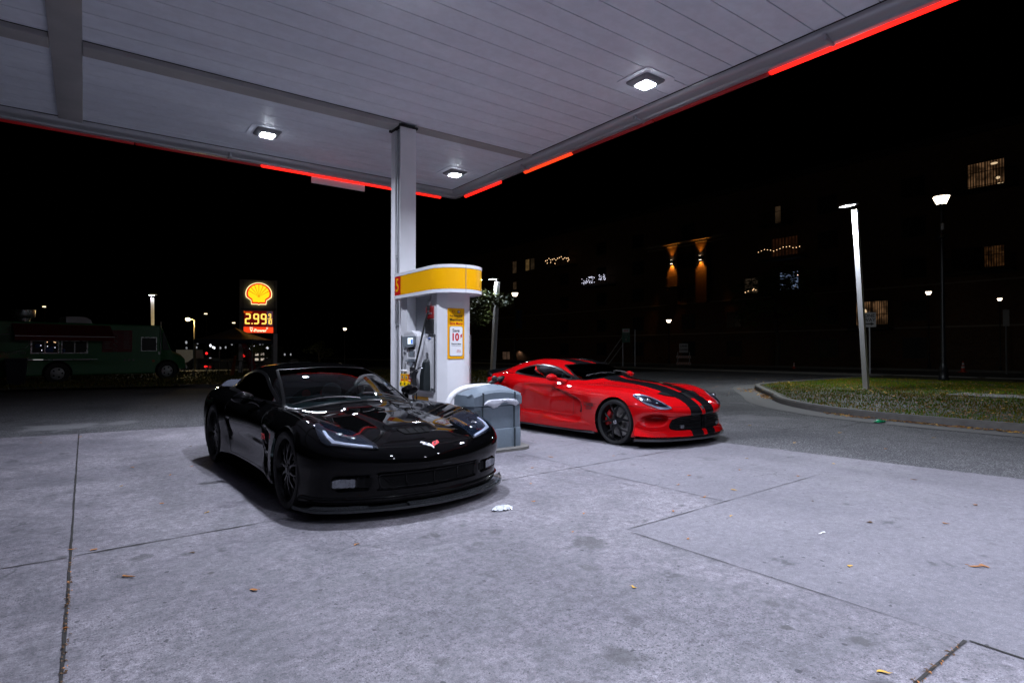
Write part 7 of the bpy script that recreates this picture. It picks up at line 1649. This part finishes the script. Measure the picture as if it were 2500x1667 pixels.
LEAVES = [(4.436, 1.216, 4, 1.7), (4.913, 2.021, 3, 1.5), (2.502, 2.253, 2, 1.0), (2.667, 1.049, 2, 1.25), (3.937, 3.115, 1, 1.), (3.817, 1.678, 2, 1.1), (.219, 4.111, 4, 1.8), (.767, 3.47, 1, 1.3), (.82, 5.36, 2, 1.1), (1.517, 3.864, 0, 1.1), (4.48, 1.19, 1, 1.3), (5.35, 1.66, 0, 1.2), (5.2, 2.6, 3, .8), (3.2, 4.05, 0, .9), (4.75, 3.7, 0, 1.), (5.2, 3.9, 1, 1.1), (5.0, 3.25, 2, 1.2), (4.55, 3.25, 4, 1.3), (5.9, 3.75, 0, 1.), (6.1, 3.2, 1, 1.), (6.6, 4.1, 2, 1.), (3.6, 4.6, 0, .9), (4.1, 5.2, 1, 1.), (4.7, 5.6, 4, 1.3), (5.4, 5.2, 0, .8), (3.9, 5.7, 1, .9), (.45, 7.9, 0, 1.1), (.75, 7.2, 1, 1.), (.3, 6.9, 2, .9), (1.0, 7.6, 0, .9), (-.05, 11.2, 0, 1.2), (-.5, 10.8, 1, 1.), (1.2, 9.2, 2, .9), (.55, 5.9, 1, .9), (-.06, 4.9, 0, 1.), (.06, 4.80, 1, 1.1), (4.2, 2.75, 2, .8), (3.45, 2.6, 1, .8), (3.3, 3.5, 0, .9), (6.9, 2.4, 0, 1.2), (6.2, 1.7, 1, 1.1), (7.1, 3.3, 2, .9), (2.9, 3.2, 1, .7), (3.1, 5.1, 0, .8), (3.5, 5.3, 4, 1.), (9.6, 5.9, 2, 1.3), (9.9, 4.5, 2, 1.4), (8.8, 3.4, 1, 1.3), (10.5, 3.4, 2, 1.2), (9.1, 6.6, 1, 1.2), (8.3, 4.4, 2, 1.2), (.58, 4.35, 3, 1.), (1.6, 1.55, 3, .8)]
seen = set()
for i, (x, y, k, s_) in enumerate(LEAVES):
    o = lm[k] if k not in seen else lm[k].copy()
    if k in seen: COL.objects.link(o)
    seen.add(k); o.location = (x, y, .001 if x < 7.4 else -.006); o.rotation_euler = (random.uniform(-.15, .15), random.uniform(-.1, .1), random.uniform(0, 6.3)); o.scale = (s_*.78, s_*.78, s_*.78)
    tag(o, 'small dry orange, yellow or brown leaf lying on the paving', 'leaf', 'fallen leaves scattered over the forecourt')
def litter(name, spots, n_, seed, mats_, k_=1.):
    rg = random.Random(seed); q = MB()
    for (a, b_, wd, hz) in spots:
        for _ in range(int(n_*math.dist(a, b_))):
            t = rg.random(); x = a[0]+(b_[0]-a[0])*t+rg.gauss(0, wd); y = a[1]+(b_[1]-a[1])*t+rg.gauss(0, wd); L = rg.uniform(.02, .045)*k_; e = Matrix.Rotation(rg.uniform(0, 6.3), 3, 'Z') @ Matrix.Rotation(rg.uniform(-.5, .5), 3, 'X'); z = hz+rg.uniform(.002, .02)
            q.add([Vector((x, y, z))+e @ Vector(v) for v in ((-L, 0, 0), (0, -L*.4, .006), (L, 0, 0), (0, L*.4, .006))], [(0, 1, 2, 3)], rg.randrange(len(mats_)))
    o = obj(name, q, mats_, fix=False); o['kind'] = 'stuff'; return o
LM = [M['leaf_dry'], M['leaf_brown'], M['leaf_yellow']]
litter('leaf_litter', [((-.06, 1.0), (-.06, 3.6), .006, -.008), ((-.06, 3.6), (-.06, 4.7), .006, -.008), ((2.2, .94), (3.2, .94), .008, -.008)], 60, 3, [M['leaf_dry'], M['leaf_brown'], M['leaf_brown']], .35)
litter('leaf_litter', [((12.2, -1), (12.22, 3.2), .07, .0), ((12.2, 3.2), (12.35, 4.8), .06, 0), ((12.4, 5.1), (12.7, 6.0), .08, 0), ((15.2, 8.75), (16.6, 9.75), .10, 0), ((17.2, 10.3), (18.6, 11.4), .25, 0)], 150, 4, LM)
litter('leaf_litter', [((13.5, -1), (13.8, 5), .7, .13), ((15, 0), (16, 7.5), 1.3, .13), ((19, 1), (20, 10.5), 1.8, .13), ((24, 1), (25, 11.5), 1.8, .13)], 70, 8, LM)
q = MB(); rg = random.Random(5); P = []
for i in range(15):
    P.append([(.13*(i/14-.5)*2+rg.uniform(-.010, .010), .07*(j/9-.5)*2*(1-.5*abs(i/7-1)**2)+rg.uniform(-.008, .008), max(.002, .035*(1-abs(i/7-1)**2)*(1-abs(j/4.5-1)**2)+rg.uniform(0, .022))) for j in range(10)])
q.grid(P); q.v = [(x*.75, y*.75, z*.75) for x, y, z in q.v]; tag(obj('plastic_wrapper', q, mat('crumpled_clear_plastic', (.62, .64, .70), .15, coat=.5, var=.2, scale=40), None, smooth=30, loc=(2.83, 4.0, .002)), 'crumpled clear plastic wrapper on the concrete in front of the black car', 'litter')
q = MB(); P = [[(.16*(i/9-.5)*2+rg.uniform(-.02, .02), .07*(j/5-.5)*2+rg.uniform(-.02, .02), .004+rg.uniform(0, .05)) for j in range(6)] for i in range(10)]
q.grid(P); tag(obj('plastic_wrapper', q, mat('green_wrapper', (.02, .38, .16), .3, coat=.4, var=.3), None, smooth=30, loc=(11.9, 4.7, .0)), 'torn green wrapper lying by the kerb', 'litter')
q = MB(); q.grid([[(.045*(i/5-.5)*2, .006*(j-.5)*2+rg.uniform(-.003, .003), .004+rg.uniform(0, .006)) for j in range(2)] for i in range(6)]); tag(obj('paper_scrap', q, M['paper'], None, loc=(4.33, 2.1, .002)), 'thin white paper scrap on the concrete', 'litter')
q = MB(); q.grid([[(.22*(i/5-.5)*2, .07*(j-.5)*2+rg.uniform(-.01, .01), .01+rg.uniform(0, .02)) for j in range(2)] for i in range(6)]); tag(obj('paper_scrap', q, M['paper'], None, loc=(15.9, 9.0, .0)), 'white paper scrap in the gutter at the tip of the lawn', 'litter')
